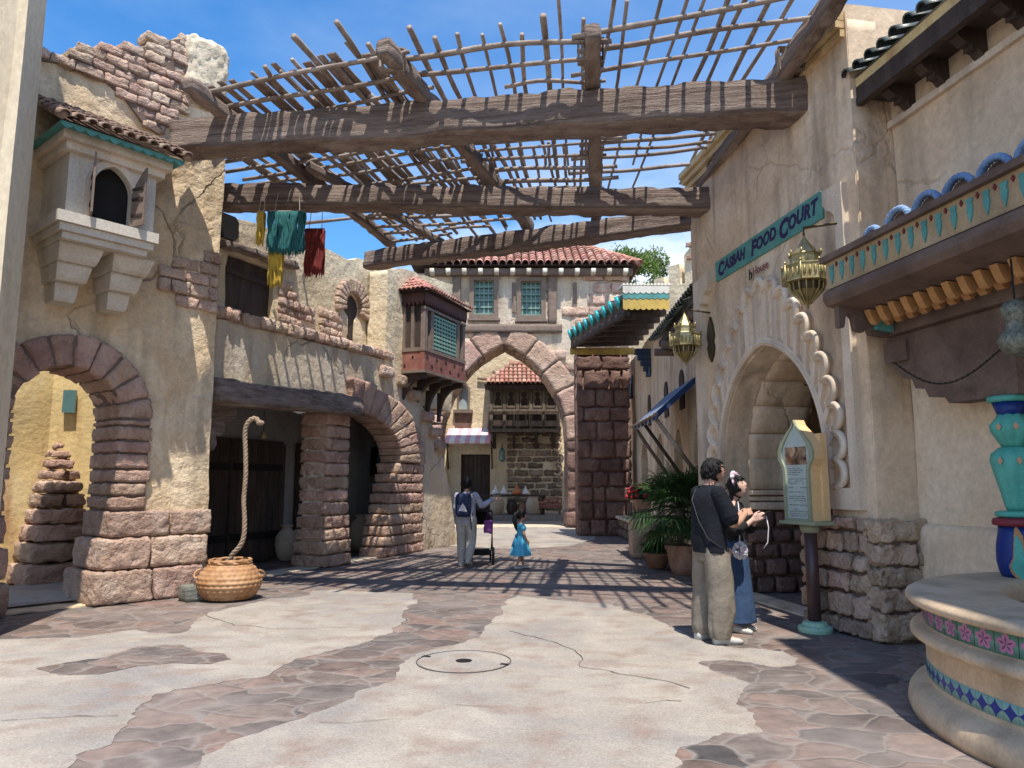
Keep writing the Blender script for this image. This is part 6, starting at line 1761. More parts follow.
while u < 4.6:
    mb = MB(); P = []
    for i in range(13):
        t_ = i / 12; P.append((.44 + .26 * t_, 3.105 - .0 - .10 * abs(sin(t_ * pi * 1.9 + .2)) - .01))
    P += [(.72, 3.135), (.44, 3.118)]
    extr_u(P, u, u + .075, mb); mb.build('orange_block', M['orange_paint'], cn); u += .165
mb = MB(); P = [(.95, 3.20), (.95, 2.98), (.90, 2.98), (.88, 3.08), (.84, 3.12), (.80, 3.08), (.78, 2.96), (.70, 2.94), (.66, 3.02), (.62, 2.92), (.46, 2.90), (.42, 2.98), (.42, 3.13)]
extr_u(P, U0 + .02, U0 + .09, mb); mb.build('end_bracket', M['brown_wood'], cn)
mb = MB(); extr_u([(.43, 2.94), (.60, 2.96), (.58, 3.09), (.43, 3.10)], U0 + .10, U0 + .16, mb); mb.build('green_end_piece', M['teal_paint'], cn)
mb = MB()
P = [(.12, 2.915), (.12, 2.80), (.20, 2.74), (.20, 2.62), (.30, 2.56), (.33, 2.50), (.46, 2.47), (.50, 2.38), (.62, 2.36), (.66, 2.28), (.85, 2.26), (.90, 2.20), (1.62, 2.20), (1.62, 2.915)]
prism(SBf, P, .14, .34, mb)
prism(SBf, [(.14, 2.66), (.45, 2.66), (.45, 2.86), (.14, 2.86)], .3401, .37, mb)
mb.build('stepped_bracket', M['brown_wood'], cn)

# turned and painted column
M['col_teal'] = flat('turquoise painted wood', (.10, .42, .34), .5, var=.2, bump=.1)
M['col_blue'] = flat('cobalt blue painted wood', (.008, .035, .20), .4, var=.15, bump=.05)
M['col_red'] = flat('wine red painted wood', (.22, .03, .045), .5)
cx, cy_ = SBf(1.44, 0, .26).x, SBf(1.44, 0, .26).y
cl = thing('painted_column', 'painted column with cobalt blue base and turquoise lotus shaft on the fountain rim', 'column', (cx, cy_, .745))
def lob(n_, a_): return lambda th, r, z: 1 + a_ * abs(cos(th * n_ / 2))
C_ = (cx, cy_, 0)
mb = MB(); mb.lathe([(.15, .784), (.165, .82), (.18, .90), (.175, 1.02), (.155, 1.12), (.15, 1.17)], C_, 28); base_ = mb.build('vase_base', M['col_blue'], cl, True)
mb = MB(); mb.lathe([(.15, 1.171), (.185, 1.18), (.19, 1.205), (.18, 1.23), (.15, 1.238)], C_, 28); mb.build('red_ring', M['col_red'], cl, True)
mb = MB(); mb.lathe([(.13, 1.239), (.165, 1.25), (.165, 1.28), (.13, 1.29)], C_, 28); mb.build('turquoise_ring', M['col_teal'], cl, True)
mb = MB(); mb.lathe([(.07, 1.291), (.085, 1.33), (.10, 1.42), (.135, 1.58), (.155, 1.68), (.145, 1.74), (.09, 1.79)], C_, 48, f=lob(8, .10)); mb.build('lotus_shaft', M['col_teal'], cl, True)
mb = MB(); mb.lathe([(.07, 1.79), (.09, 1.83), (.135, 1.92), (.14, 1.97), (.10, 2.02), (.08, 2.06)], C_, 48, f=lob(8, .10)); mb.build('lotus_bud', M['col_teal'], cl, True)
mb = MB(); mb.lathe([(.085, 2.03), (.12, 2.15)], C_, 20); mb.build('neck', M['col_blue'], cl, True)
mb = MB(); mb.lathe([(.12, 2.15), (.15, 2.155), (.155, 2.175), (.15, 2.197)], C_, 24); mb.build('capital_ring', M['col_teal'], cl, True)
mb = MB(); mb.box(tuple(SBf(1.44, 1.46, .10)), (.13, .08, .70), Matrix.Rotation(atan2(SBf.D.y, SBf.D.x), 3, 'Z')); mb.build('backing_post', M['brown_wood'], cl)
def on_col(pts2, r0, ca, za, dr, mat, name, parent):      # flat motif wrapped round a turned surface
    mb = MB()
    a0_, a1_ = min(p[0] for p in pts2), max(p[0] for p in pts2); z0_, z1_ = min(p[1] for p in pts2), max(p[1] for p in pts2); n_ = 44
    for i in range(n_):
        for j in range(n_):
            A0, A1 = a0_ + (a1_ - a0_) * i / n_, a0_ + (a1_ - a0_) * (i + 1) / n_; Z0, Z1 = z0_ + (z1_ - z0_) * j / n_, z0_ + (z1_ - z0_) * (j + 1) / n_
            if inpoly((A0 + A1) / 2, (Z0 + Z1) / 2, pts2):
                mb.add([(cx + (r0(z_) + dr) * cos(a), cy_ + (r0(z_) + dr) * sin(a), z_) for a, z_ in ((A0, Z0), (A1, Z0), (A1, Z1), (A0, Z1))], [(0, 1, 2, 3)])
    return mb.build(name, mat, parent)
rb_ = lambda z: .153 + .030 * sin(pi * min(1, max(0, (z - .76) / .42)))
fan = -pi / 2 - .62
def flame(k, n=20):
    P = []
    for i in range(n + 1):
        a = 2 * pi * i / n
        P.append((fan - .15 + k * (.36 * cos(a) * (1 if sin(a) < .3 else .6) + .06), .90 + k * (.13 * sin(a) + (.08 if sin(a) > .7 else 0) + .02 * cos(3 * a))))
    return P
on_col(flame(1.25), rb_, fan, .9, .004, M['orange_paint'], 'flame_outline', base_)
on_col(flame(.95), rb_, fan, .9, .008, M['col_teal'], 'flame_motif', base_)
M['peach'] = flat('peach painted inlay', (.55, .33, .20), .6)
for z0, r0_ in ((1.68, .168), (1.95, .152)):
    for k in range(8):
        a = 2 * pi * (k + .5) / 8; mb = MB()
        c = Vector((cx + r0_ * cos(a), cy_ + r0_ * sin(a), z0)); tt = Vector((-sin(a), cos(a), 0)); mb.add([c - tt * .022, c + Vector((0, 0, .032)), c + tt * .022, c - Vector((0, 0, .032))], [(0, 1, 2, 3)])
        if sin(a) < .2: mb.build('diamond_inlay', M['peach'], cl)

# grey pierced hanging lamp and its chain
t = thing('pierced_lamp', 'grey speckled pierced metal lamp hanging under the canopy at the right edge', 'lamp', (3.60, 5.2, 2.40))
M['speckle'] = pmat('speckled grey metal', (.20, .21, .16), (.07, .07, .055), (.26, .26, .20), scale=60, bump=.3, bscale=60, rough=.5, metal=.3)
mb = MB(); mb.lathe([(.02, 0), (.08, .02), (.12, .07), (.13, .12), (.11, .17), (.075, .20), (.07, .26), (.09, .30), (.095, .36), (.07, .40), (.02, .42)], (3.62, 5.2, 2.40), 24); mb.build('lamp_body', M['speckle'], t, True)
mb = MB(); mb.tube([(3.62, 5.2, 2.82), (3.62, 5.2, 3.12)], .008, 5); mb.build('hanger', M['iron'], t)
t = thing('slack_chain', 'thin slack chain looping from the grey pierced lamp to the stepped bracket', 'chain', (3.8, 5.8, 2.3))
mb = MB(); a = Vector((3.54, 5.25, 2.50)); b_ = SBf(.3, 2.68, .40); P = [a.lerp(b_, i / 20) - Vector((0, 0, .24 * sin(pi * (i / 20)) + .02)) for i in range(21)]; mb.tube(P, .007, 5)
for i in range(0, 20): mb.sphere(P[i].lerp(P[i + 1], .5), (.011, .011, .011), 6, 4)
mb.build('links', M['iron'], t)

# round tiled fountain
M['fount'] = pmat('tan cast stone', (.62, .46, .30), (.53, .385, .245), (.68, .53, .37), scale=2.5, bump=.15, bscale=18, bdist=.006, rough=.7, stain=(.36, .27, .18))
M['tile_green'] = pmat('glazed sea green tile', (.10, .25, .20), (.07, .20, .17), (.16, .30, .25), scale=6, bump=.05, rough=.3, spec=.5)
M['tile_pale'] = pmat('glazed pale aqua tile', (.26, .46, .40), (.20, .38, .34), scale=8, bump=.05, rough=.3, spec=.5)
M['pink_glaze'] = flat('pink glaze', (.46, .18, .34), .3, var=.25); M['violet_glaze'] = flat('violet glaze', (.11, .03, .11), .3); M['blue_glaze'] = flat('cobalt glaze', (.012, .03, .22), .3)
FC = (4.45, 4.5, 0)
ft = thing('tiled_fountain', 'round tan fountain with pink flower and blue star tile bands at the right edge', 'fountain', FC)
mb = MB()
prof = [(1.90, 0), (1.915, .05), (1.905, .11), (1.88, .145), (1.84, .17), (1.79, .19), (1.785, .195), (1.785, .465), (1.80, .47), (1.845, .478), (1.872, .50), (1.872, .53), (1.85, .55), (1.80, .562), (1.785, .57), (1.785, .70), (1.83, .703), (1.875, .712), (1.89, .735), (1.885, .76), (1.86, .775), (1.80, .782), (1.34, .782), (1.30, .77), (1.29, .72), (1.28, .40)]
mb.lathe(prof, FC, 160, capt=False); mb.build('basin_wall', M['fount'], ft, True)
mb = MB(); mb.lathe([(1.279, .66), (0.01, .66)], FC, 64, capb=False, capt=False)
M['water'] = flat('dark still water', (.01, .04, .035), .05, spec=.8, bump=.15)
mb.build('water', M['water'], ft)
def band_f(r, z0, z1, mat, name):
    mb = MB(); mb.lathe([(r - .02, z0), (r, z0), (r, z1), (r - .02, z1)], FC, 160, capb=False, capt=False); return mb.build(name, mat, ft, True)
b1_ = band_f(1.790, .574, .697, M['tile_green'], 'flower_tile_band'); b2_ = band_f(1.790, .225, .325, M['tile_pale'], 'star_tile_band')
def cyl(a, z, r): return (FC[0] + r * cos(a), FC[1] + r * sin(a), z)
# widen the flower band: it fills the space between mouldings
mp_, ms_, mbz, mg = MB(), MB(), MB(), MB()
na = 2 * pi * 1.79 / .160
na = int(na)
for k in range(na):
    a0 = 2 * pi * k / na
    if not (pi * .45 < a0 < pi * 1.6): continue
    zc, rr_ = .6355, .054
    vs = [cyl(a0, zc, 1.7915)]
    for i in range(40):
        th = 2 * pi * i / 40; q = rr_ * (.62 + .42 * abs(cos(2.5 * (th - pi / 2))))
        vs.append(cyl(a0 + q * 1.2 * cos(th) / 1.79, zc + q * sin(th), 1.7915))
    mp_.add(vs, [(0, i + 1, (i + 1) % 40 + 1) for i in range(40)])
    for j in range(5):
        th = pi / 2 + 2 * pi * j / 5 + pi / 5 * 0
        d1, d2 = (cos(th), sin(th)), (-sin(th), cos(th)); q = rr_
        ms_.add([cyl(a0, zc, 1.7922), cyl(a0 + 1.2 * (d1[0] * q * .45 + d2[0] * q * .10) / 1.79, zc + d1[1] * q * .45 + d2[1] * q * .10, 1.7922), cyl(a0 + 1.2 * d1[0] * q * .8 / 1.79, zc + d1[1] * q * .8, 1.7922), cyl(a0 + 1.2 * (d1[0] * q * .45 - d2[0] * q * .10) / 1.79, zc + d1[1] * q * .45 - d2[1] * q * .10, 1.7922)], [(0, 1, 2, 3)])
    mg.add([cyl(a0 + pi / na - .001, .575, 1.7912), cyl(a0 + pi / na + .001, .575, 1.7912), cyl(a0 + pi / na + .001, .696, 1.7912), cyl(a0 + pi / na - .001, .696, 1.7912)], [(0, 1, 2, 3)])
mp_.build('pink_flowers', M['pink_glaze'], b1_); ms_.build('violet_stars', M['violet_glaze'], b1_); mg.build('tile_joints', M['iron'], b1_)
nb2 = 108; mg = MB()
for k in range(nb2):
    a0 = 2 * pi * k / nb2
    if not (pi * .45 < a0 < pi * 1.6): continue
    zc = .275; vs = []
    for i in range(24):
        th = 2 * pi * i / 24; q = .050 / (abs(cos(th)) ** .62 + abs(sin(th)) ** .62) ** 1.25
        vs.append(cyl(a0 + q * cos(th) * 1.05 / 1.79, zc + q * sin(th), 1.7915))
    vs.append(cyl(a0, zc, 1.7915)); mbz.add(vs, [(24, i, (i + 1) % 24) for i in range(24)])
    mg.add([cyl(a0 + pi / nb2 - .0008, .226, 1.7912), cyl(a0 + pi / nb2 + .0008, .226, 1.7912), cyl(a0 + pi / nb2 + .0008, .324, 1.7912), cyl(a0 + pi / nb2 - .0008, .324, 1.7912)], [(0, 1, 2, 3)])
mbz.build('blue_stars', M['blue_glaze'], b2_); mg.build('tile_joints', M['tile_green'], b2_)

# ================================================================ RIGHT MIDDLE: ARCADE, CANOPY, AWNING, PLANTS
MR = Frame((3.75, 24), (3.35, 11.4))
ml = thing('arcade_building', 'shaded beige arcade building with narrow arches between the food court and the gate house', 'building', (3.8, 17, 0))
ul = lambda Y: (24 - Y) * 1.0005
hs = []
for Yc, hw in ((13.6, .5), (15.6, .5), (17.9, .55), (20.4, .6)):
    hs.append([(ul(Yc) + hw, .5)] + arch(ul(Yc), hw, 2.05, 1.25, 8) + [(ul(Yc) - hw, .5)])
wall(MR, [(0, 0), (12.6, 0), (12.6, 4.7), (8.2, 4.75), (8.2, 5.3), (0, 5.3)], hs, thick=.35, seg=.35, amp=.02).build('wall', M['stucco_shop'], ml, True)
for Yc, hw in ((13.6, .5), (15.6, .5), (17.9, .55), (20.4, .6)):
    mb = MB(); P = [(ul(Yc) + hw - .05, .5)] + arch(ul(Yc), hw - .05, 2.05, 1.25, 8) + [(ul(Yc) - hw + .05, .5)]
    O_ = [(ul(Yc) + hw + .0, .5)] + arch(ul(Yc), hw + .0, 2.05, 1.25, 8) + [(ul(Yc) - hw, .5)]
    prism(MR, O_, -.30, -.24, mb, [[(ul(Yc) + hw - .09, .52)] + arch(ul(Yc), hw - .09, 2.05, 1.25, 8) + [(ul(Yc) - hw + .09, .52)]]); w_ = mb.build('window_frame', M['wood_dark'], ml)
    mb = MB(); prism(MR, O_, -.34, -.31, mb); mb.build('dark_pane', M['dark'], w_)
for Yc in (14.9, 16.7, 19.2):
    mb = MB(); A_ = arch(ul(Yc), .22, 3.55, 1.2, 8); prism(MR, [(ul(Yc) + .22, 3.0)] + A_ + [(ul(Yc) - .22, 3.0)], .001, .03, mb); mb.build('blind_niche', M['wood_dark'], ml)
M['blue_old'] = flat('faded navy paint', (.04, .07, .13), .7, var=.3)
for Yc, z0, z1 in ((18.9, 4.25, 4.98), (22.6, 4.1, 4.98)):
    mb = MB()
    for i in range(5): prism(MR, [(ul(Yc) - .12, z0 + i * .145), (ul(Yc) + .12, z0 + i * .145), (ul(Yc) + .12, z0 + i * .145 + .135), (ul(Yc) - .12, z0 + i * .145 + .135)], 0, .12 + .07 * i, mb)
    mb.build('stepped_corbel', M['blue_old'], ml)
mb = MB(); prism(MR, [(8.2, 4.45), (12.6, 4.45), (12.6, 4.57), (8.2, 4.57)], 0, .30, mb); mb.build('cornice_board', M['wood_dark'], ml)
for k in range(5):
    Yc = 12.2 + k * .9; mb = MB(); mb.tube([MR(ul(Yc), 4.33, -.1), MR(ul(Yc), 4.33, .40)], .085, 10); mb.build('round_rafter', M['timber_trim'], ml, True)
mb = MB(); barrel_tiles(mb, MR(12.6, 4.60, .42), -MR.D, (-MR.N + Vector((0, 0, .5))), 4.6, 1.3, .21, .3, .085)
quad(mb, MR(12.6, 4.59, .40), MR(8.0, 4.59, .40), MR(8.0, 5.2, -.8), MR(12.6, 5.2, -.8)); mb.build('tile_roof', M['black_tile'], ml, True)
mb = MB(); courses(mb, MR, 0, 12.5, 0, .55, rowh=(.24, .3), lens=(.4, .7), d=(-.1, .10), seg=.16, rad=.04, amp=.02); mb.build('base_stones', M['dark_brick'], ml, True)
mb = MB(); prism(MR, [(0.3, 0), (1.9, 0), (1.9, 4.95), (0.3, 4.95)], -.1, .35, mb)

# glazed canopy with scalloped fascia
ca = thing('tiled_canopy', 'projecting canopy with turquoise tile ends and yellow and teal scalloped fascia', 'canopy', (2.9, 18.5, 5.4))
A_, B_, Cc, D_ = Vector((2.62, 16.7, 5.62)), Vector((1.72, 21.3, 5.70)), Vector((3.62, 21.3, 5.95)), Vector((3.60, 16.7, 5.90))
mb = MB(); mb.add([A_, B_, Cc, D_] + [p + Vector((0, 0, -.12)) for p in (A_, B_, Cc, D_)], [(0, 1, 2, 3), (4, 7, 6, 5), (0, 4, 5, 1), (1, 5, 6, 2), (2, 6, 7, 3), (3, 7, 4, 0)]); mb.build('deck', M['brown_wood'], ca)
for k in range(6):
    t_ = (k + .3) / 6; a = A_.lerp(B_, t_) + Vector((.05, 0, -.22)); b_ = D_.lerp(Cc, t_) + Vector((0, 0, -.42)); mb = MB(); beam(mb, a, b_, .16, .2, .02, .008, .3); mb.build('cross_beam', M['wood_dark'], ca, True)
mb = MB(); beam(mb, A_ + Vector((.06, .0, -.2)), B_ + Vector((.06, 0, -.2)), .14, .16, .02, .008, .3); mb.build('edge_beam', M['wood_dark'], ca, True)
mb = MB()
for k in range(9):
    t_ = (k + .5) / 9; p = A_.lerp(B_, t_) + Vector((-.06, 0, .10)); q = D_.lerp(Cc, t_) + Vector((0, 0, .12)); mb.tube([p, q], .15, 12)
mb.build('round_tiles', M['black_tile'], ca, True)
mb = MB()
for k in range(9):
    t_ = (k + .5) / 9; p = A_.lerp(B_, t_) + Vector((-.062, 0, .10)); d_ = (D_ - A_).normalized(); mb.tube([p - d_ * .012, p - d_ * .06], .155, 12)
mb.build('turquoise_tile_ends', M['turq_tile'], ca, True)
ff = Frame((2.55, 16.62), (3.62, 16.62))
def scal(z_top, z_bot, n, amp_, L_=1.07):
    P = [(0, z_top)]; P = [(0, z_top), (0, z_bot)]
    for i in range(n):
        for k in range(1, 5): P.append((L_ * (i + k / 4) / n, z_bot - amp_ * sin(pi * k / 4)))
    P.append((L_, z_top)); return P
for (zt_, zb_, dd_, m_, nm) in ((6.02, 5.88, .03, 'white_paint', 'white_scallops'), (5.90, 5.75, .02, 'teal_paint', 'teal_scallops'), (5.78, 5.50, .01, 'yellow_paint', 'yellow_scallops')):
    mb = MB(); prism(ff, scal(zt_, zb_, 8, .04), dd_ - .009, dd_, mb); mb.build(nm, M[m_], ca)
mb = MB()
for i in range(14): mb.tube([Vector((2.58 + i * .08, 16.60, 6.05)), Vector((2.58 + i * .08, 17.4, 6.14))], .04, 6)
mb.build('fascia_roof_tiles', M['white_paint'], ca, True)
gl_ = Frame((1.70, 21.35), (3.6, 21.35)); mb = MB(); prism(gl_, [(0, 5.25), (1.9, 5.25), (1.9, 5.45), (0, 5.45)], 0, .03, mb); mb.build('far_yellow_board', M['yellow_paint'], ca)
mb = MB()
brk = thing('brick_pillar', 'massive dark red block pillar under the tiled canopy beside the pointed archway', 'pillar', (3.0, 22.2, 0))
mb.box((2.7, 22.45, 2.7), (.76, .5, 2.7)); PFf = Frame((1.92, 21.9), (3.2, 21.9)); courses(mb, PFf, 0, 1.62, 0, 5.5, rowh=(.34, .60), lens=(.35, .85), d=(-1.0, .06), rad=.04, amp=.03, seg=.1); mb.build('blocks', M['dark_brick'], brk, True)

# furled blue awning
M['awn_blue'] = flat('navy canvas', (.02, .045, .13), .8); M['awn_lite'] = flat('pale blue canvas stripe', (.36, .44, .55), .8)
aw2 = thing('blue_awning', 'navy and pale striped awning with timber props, beside the left edge of the food court', 'awning', (2.9, 14.6, 2.9))
a0_, a1_, b0_, b1_ = Vector((3.34, 13.3, 3.44)), Vector((3.40, 16.2, 3.44)), Vector((2.58, 13.3, 2.76)), Vector((2.64, 15.9, 2.76))
for j, m_ in ((0, 'awn_blue'), (1, 'awn_lite')):
    mb = MB()
    for i in range(j, 11, 2):
        t0_, t1_ = i / 11, (i + 1) / 11
        p, q, r_, s_ = a0_.lerp(a1_, t0_), a0_.lerp(a1_, t1_), b0_.lerp(b1_, t1_), b0_.lerp(b1_, t0_); dn = Vector((0, 0, -.12))
        mb.add([p, q, r_, s_, p + dn, q + dn, r_ + dn, s_ + dn], [(0, 1, 2, 3), (4, 7, 6, 5), (0, 4, 5, 1), (1, 5, 6, 2), (2, 6, 7, 3), (3, 7, 4, 0)])
    mb.build('canvas_stripes', M[m_], aw2)
mb = MB(); mb.tube([b0_ + Vector((-.03, -.3, -.03)), b1_ + Vector((-.03, .35, -.03))], .03, 8); mb.build('front_bar', M['pole'], aw2, True)
mb = MB(); mb.tube([b0_ + Vector((.03, .1, -.08)), (3.30, 13.5, 1.75)], .04, 8); mb.build('prop', M['pole'], aw2, True)
mb = MB(); mb.tube([b1_ + Vector((0, -.1, -.08)), (3.38, 15.9, 1.6)], .04, 8); mb.build('prop', M['timber_trim'], aw2, True)
mb = MB(); mb.tube([b0_.lerp(b1_, .5) + Vector((0, 0, -.08)), (3.36, 14.3, 1.5)], .035, 8); mb.build('prop', M['wood_dark'], aw2, True)

# planters
pl = thing('stone_planter_wall', 'low stepped brown stone planter wall at the foot of the arcade building', 'planter', (3.1, 17, 0))
pf = Frame((3.12, 23.5), (2.98, 12.1))
mb = MB(); courses(mb, pf, 0, 11.3, 0, .5, rowh=(.22, .27), lens=(.5, .9), d=(-.3, .04), rad=.05, amp=.02, seg=.16); mb.build('wall_stones', M['dark_brick'], pl, True)
mb = MB(); stone(mb, lambda x, y, z: pf(5.65 + x, .55 + y, -.12 + z), (5.6, .05, .22), .03, .01, .25, nmax=44); mb.build('coping', M['stucco_shop'], pl, True)
mb = MB(); stone(mb, lambda x, y, z: Vector((2.72 + x, 15.6 + y, .42 + z)), (.28, .32, .42), .04, .02, .14); tag(mb.build('stone_pedestal', M['tan_stone'], None, True), 'square brown stone pedestal under the red flowers', 'pedestal')
fp = thing('flower_pot', 'square clay pot of red flowers standing on a stone pedestal near the palm', 'potted plant', (2.72, 15.6, .84))
mb = MB(); mb.lathe([(.16, 0), (.22, .28), (.24, .30), (.24, .34), (.2, .34)], (2.72, 15.6, .845), 4, a0=pi / 4, a1=pi / 4 + 2 * pi); mb.build('pot', M['clay_red'], fp)
mb = MB(); mf_ = MB()
for k in range(420):
    d_ = Vector((rt.gauss(0, 1), rt.gauss(0, 1), abs(rt.gauss(0, 1)))).normalized() * rt.uniform(.1, .34)
    c = Vector((2.72, 15.6, 1.17)) + d_; a = Vector((rt.uniform(-1, 1), rt.uniform(-1, 1), rt.uniform(-1, 1))).normalized(); b_ = a.orthogonal().normalized()
    mb.add([c - a * .05, c + b_ * .03, c + a * .05, c - b_ * .03], [(0, 1, 2, 3)])
for k in range(46):
    d_ = Vector((rt.uniform(-1, 1), rt.uniform(-1, .3), rt.uniform(.1, 1))).normalized() * rt.uniform(.28, .38); mf_.sphere(Vector((2.72, 15.6, 1.17)) + d_, .042, 6, 4)
mb.build('leaves', M['palm_leaf'], fp); M['petal'] = flat('red petals', (.42, .02, .03), .6); mf_.build('flowers', M['petal'], fp, True)

pm_ = thing('fan_palm', 'bushy dark green fan palm in a terracotta pot beside the food court corner', 'palm', (2.86, 12.75, 0))
PC = Vector((2.84, 12.75, 1.10))
mb = MB(); mb.lathe([(.22, 0), (.27, .15), (.31, .38), (.34, .43), (.34, .48), (.29, .48), (.28, .4)], (2.92, 12.75, .004), 24, capt=False); mb.build('pot', M['clay_red'], pm_, True)
mb = MB(); mb.tube([(2.92, 12.75, .4), PC], [.11, .09], 10); mb.build('trunk', M['bark'], pm_, True)
rp2 = random.Random(11)
for k in range(60):
    az = k * 2.399 + rp2.uniform(-.2, .2); el = rp2.uniform(-.75, 1.25) if k > 6 else rp2.uniform(.7, 1.4)
    L_ = rp2.uniform(.30, .62)
    d_ = Vector((cos(az) * cos(el), sin(az) * cos(el), sin(el)))
    tip = PC + d_ * L_ - Vector((0, 0, .06))
    mb = MB(); mb.tube([PC, PC + d_ * L_ * .5 + Vector((0, 0, .03)), tip], [.012, .009, .006], 5)
    side = d_.cross(Vector((0, 0, 1))).normalized(); upv = side.cross(d_)
    nl = 22
    for j in range(nl):
        a = -1.9 + 3.8 * j / (nl - 1)
        ld = (d_ * cos(a) + side * sin(a)).normalized(); ll = rp2.uniform(.46, .62) * (1 - .2 * abs(a) / 1.9)
        droop = Vector((0, 0, -1)) * ll * rp2.uniform(.18, .55)
        w_ = ld.cross(upv).normalized() * .013
        p0, p1, p2 = tip, tip + ld * ll * .55 + droop * .15, tip + ld * ll + droop
        mb.add([p0 - w_ * .4, p0 + w_ * .4, p1 + w_, p1 - w_, p2], [(0, 1, 2, 3), (3, 2, 4)])
    mb.build('frond', M['palm_leaf'], pm_)
t = thing('flower_pot', 'low clay bowl of dark foliage beside the palm pot', 'potted plant', (2.62, 13.6, 0))
mb = MB(); mb.lathe([(.16, 0), (.24, .22), (.27, .26), (.22, .26)], (2.62, 13.7, .004), 18); mb.build('pot', M['clay_red'], t, True)
mb = MB()
for k in range(260):
    d_ = Vector((rt.gauss(0, 1), rt.gauss(0, 1), abs(rt.gauss(0, 1)))).normalized() * rt.uniform(.1, .3)
    c = Vector((2.62, 13.7, .27)) + d_; a = Vector((rt.uniform(-1, 1), rt.uniform(-1, 1), rt.uniform(-1, 1))).normalized(); b_ = a.orthogonal().normalized()
    mb.add([c - a * .05, c + b_ * .03, c + a * .05, c - b_ * .03], [(0, 1, 2, 3)])
mb.build('leaves', M['palm_leaf'], t)

# ================================================================ PEOPLE
def fmat(name, c, rough=.85, fold=.5, sc=9, sheen=0.0, var=.18):
    return pmat(name, c, tuple(x * (1 - var) for x in c), scale=4, rough=rough, bump=fold, bscale=sc, bdist=.02, coords='obj', coarse=1.2, coarse_scale=3.5)
M['skin'] = flat('skin', (.50, .29, .20), .55, var=.06, bump=.02); M['skin_pale'] = flat('fair skin', (.60, .38, .29), .55, var=.05, bump=.02)
M['hair'] = pmat('black hair', (.008, .007, .007), (.016, .014, .013), scale=30, rough=.62, bump=.8, bscale=60, bdist=.01, coords='obj', stretch=(1, 1, .25), spec=.2)
M['eye'] = flat('dark eye', (.02, .012, .01), .2); M['lip'] = flat('lip', (.36, .14, .12), .5)

def smooth_rings(K, k=5):
    Q = []
    n = len(K)
    for i in range(n - 1):
        p0, p1, p2, p3 = K[max(i - 1, 0)], K[i], K[i + 1], K[min(i + 2, n - 1)]
        for j in range(k):
            t = j / k
            Q.append(tuple(.5 * ((2 * b) + (c - a) * t + (2 * a - 5 * b + 4 * c - d) * t * t + (-a + 3 * b - 3 * c + d) * t ** 3) for a, b, c, d in zip(p0, p1, p2, p3)))
    Q.append(tuple(K[-1])); return Q

def loft(mb, K, n=28, k=5, fold=0.0, ff=7.0, cap=True, seed=0, vert=1.6):
    """K: rings (cx, cy, z, rx, ry), bottom to top"""
    R = smooth_rings(K, k)
    vs, fs = [], []
    for i, (cx_, cy__, z, rx, ry) in enumerate(R):
        for j in range(n):
            th = 2 * pi * j / n
            f_ = 1 + (noise.noise(Vector((cos(th) * ff * .35 + seed, sin(th) * ff * .35, z * vert))) * fold if fold else 0)
            vs.append((cx_ + rx * cos(th) * f_, cy__ + ry * sin(th) * f_, z))
    for i in range(len(R) - 1):
        for j in range(n): fs.append((i * n + j, i * n + (j + 1) % n, (i + 1) * n + (j + 1) % n, (i + 1) * n + j))
    if cap: fs.append(tuple(range(n - 1, -1, -1))); fs.append(tuple((len(R) - 1) * n + j for j in range(n)))
    mb.add(vs, fs); return mb

def limb(mb, P, R, n=14, k=5, fold=0.0, seed=0):
    K = smooth_rings([tuple(p) + (r,) for p, r in zip(P, R)], k)
    pts = [Vector(q[:3]) for q in K]
    rad = [q[3] * (1 + (noise.noise(Vector((i * .45 + seed, seed, 0))) * fold)) for i, q in enumerate(K)]
    mb.tube(pts, rad, n); mb.sphere(pts[0], rad[0], n, 8); mb.sphere(pts[-1], rad[-1], n, 8)
    return mb

def hand(mb, w, d, nrm, s=1.0, curl=.5, side=1):
    d = Vector(d).normalized(); nrm = Vector(nrm); nrm = (nrm - d * nrm.dot(d)).normalized(); l = d.cross(nrm) * side; w = Vector(w)
    for i in range(4):
        o = (i - 1.5) * .020 * s; kn = w + d * (.085 - .006 * abs(i - 1.2)) * s + l * o
        mb.tube([w + l * o * .6, kn], [.016 * s, .0125 * s], 8)
        L_ = (.82, 1.0, .94, .74)[i] * s; q = kn; a = curl * .5
        for sg, r0, r1 in ((.040, .0105, .0095), (.026, .0095, .0085), (.021, .0085, .007)):
            q2 = q + (d * cos(a) + nrm * sin(a)) * sg * L_
            mb.tube([q, q2], [r0 * s, r1 * s], 8); mb.sphere(q2, r1 * s, 8, 6); q = q2; a += curl
    t0 = w + d * .02 * s - l * .024 * s; t1 = t0 + (d * .65 - l * .6 + nrm * .35).normalized() * .042 * s; t2 = t1 + (d * .9 - l * .15 + nrm * .4).normalized() * .032 * s; t3 = t2 + (d * .95 + nrm * .3).normalized() * .026 * s
    mb.tube([t0, t1, t2, t3], [.016 * s, .0125 * s, .0105 * s, .009 * s], 8); mb.sphere(t3, .009 * s, 8, 6)

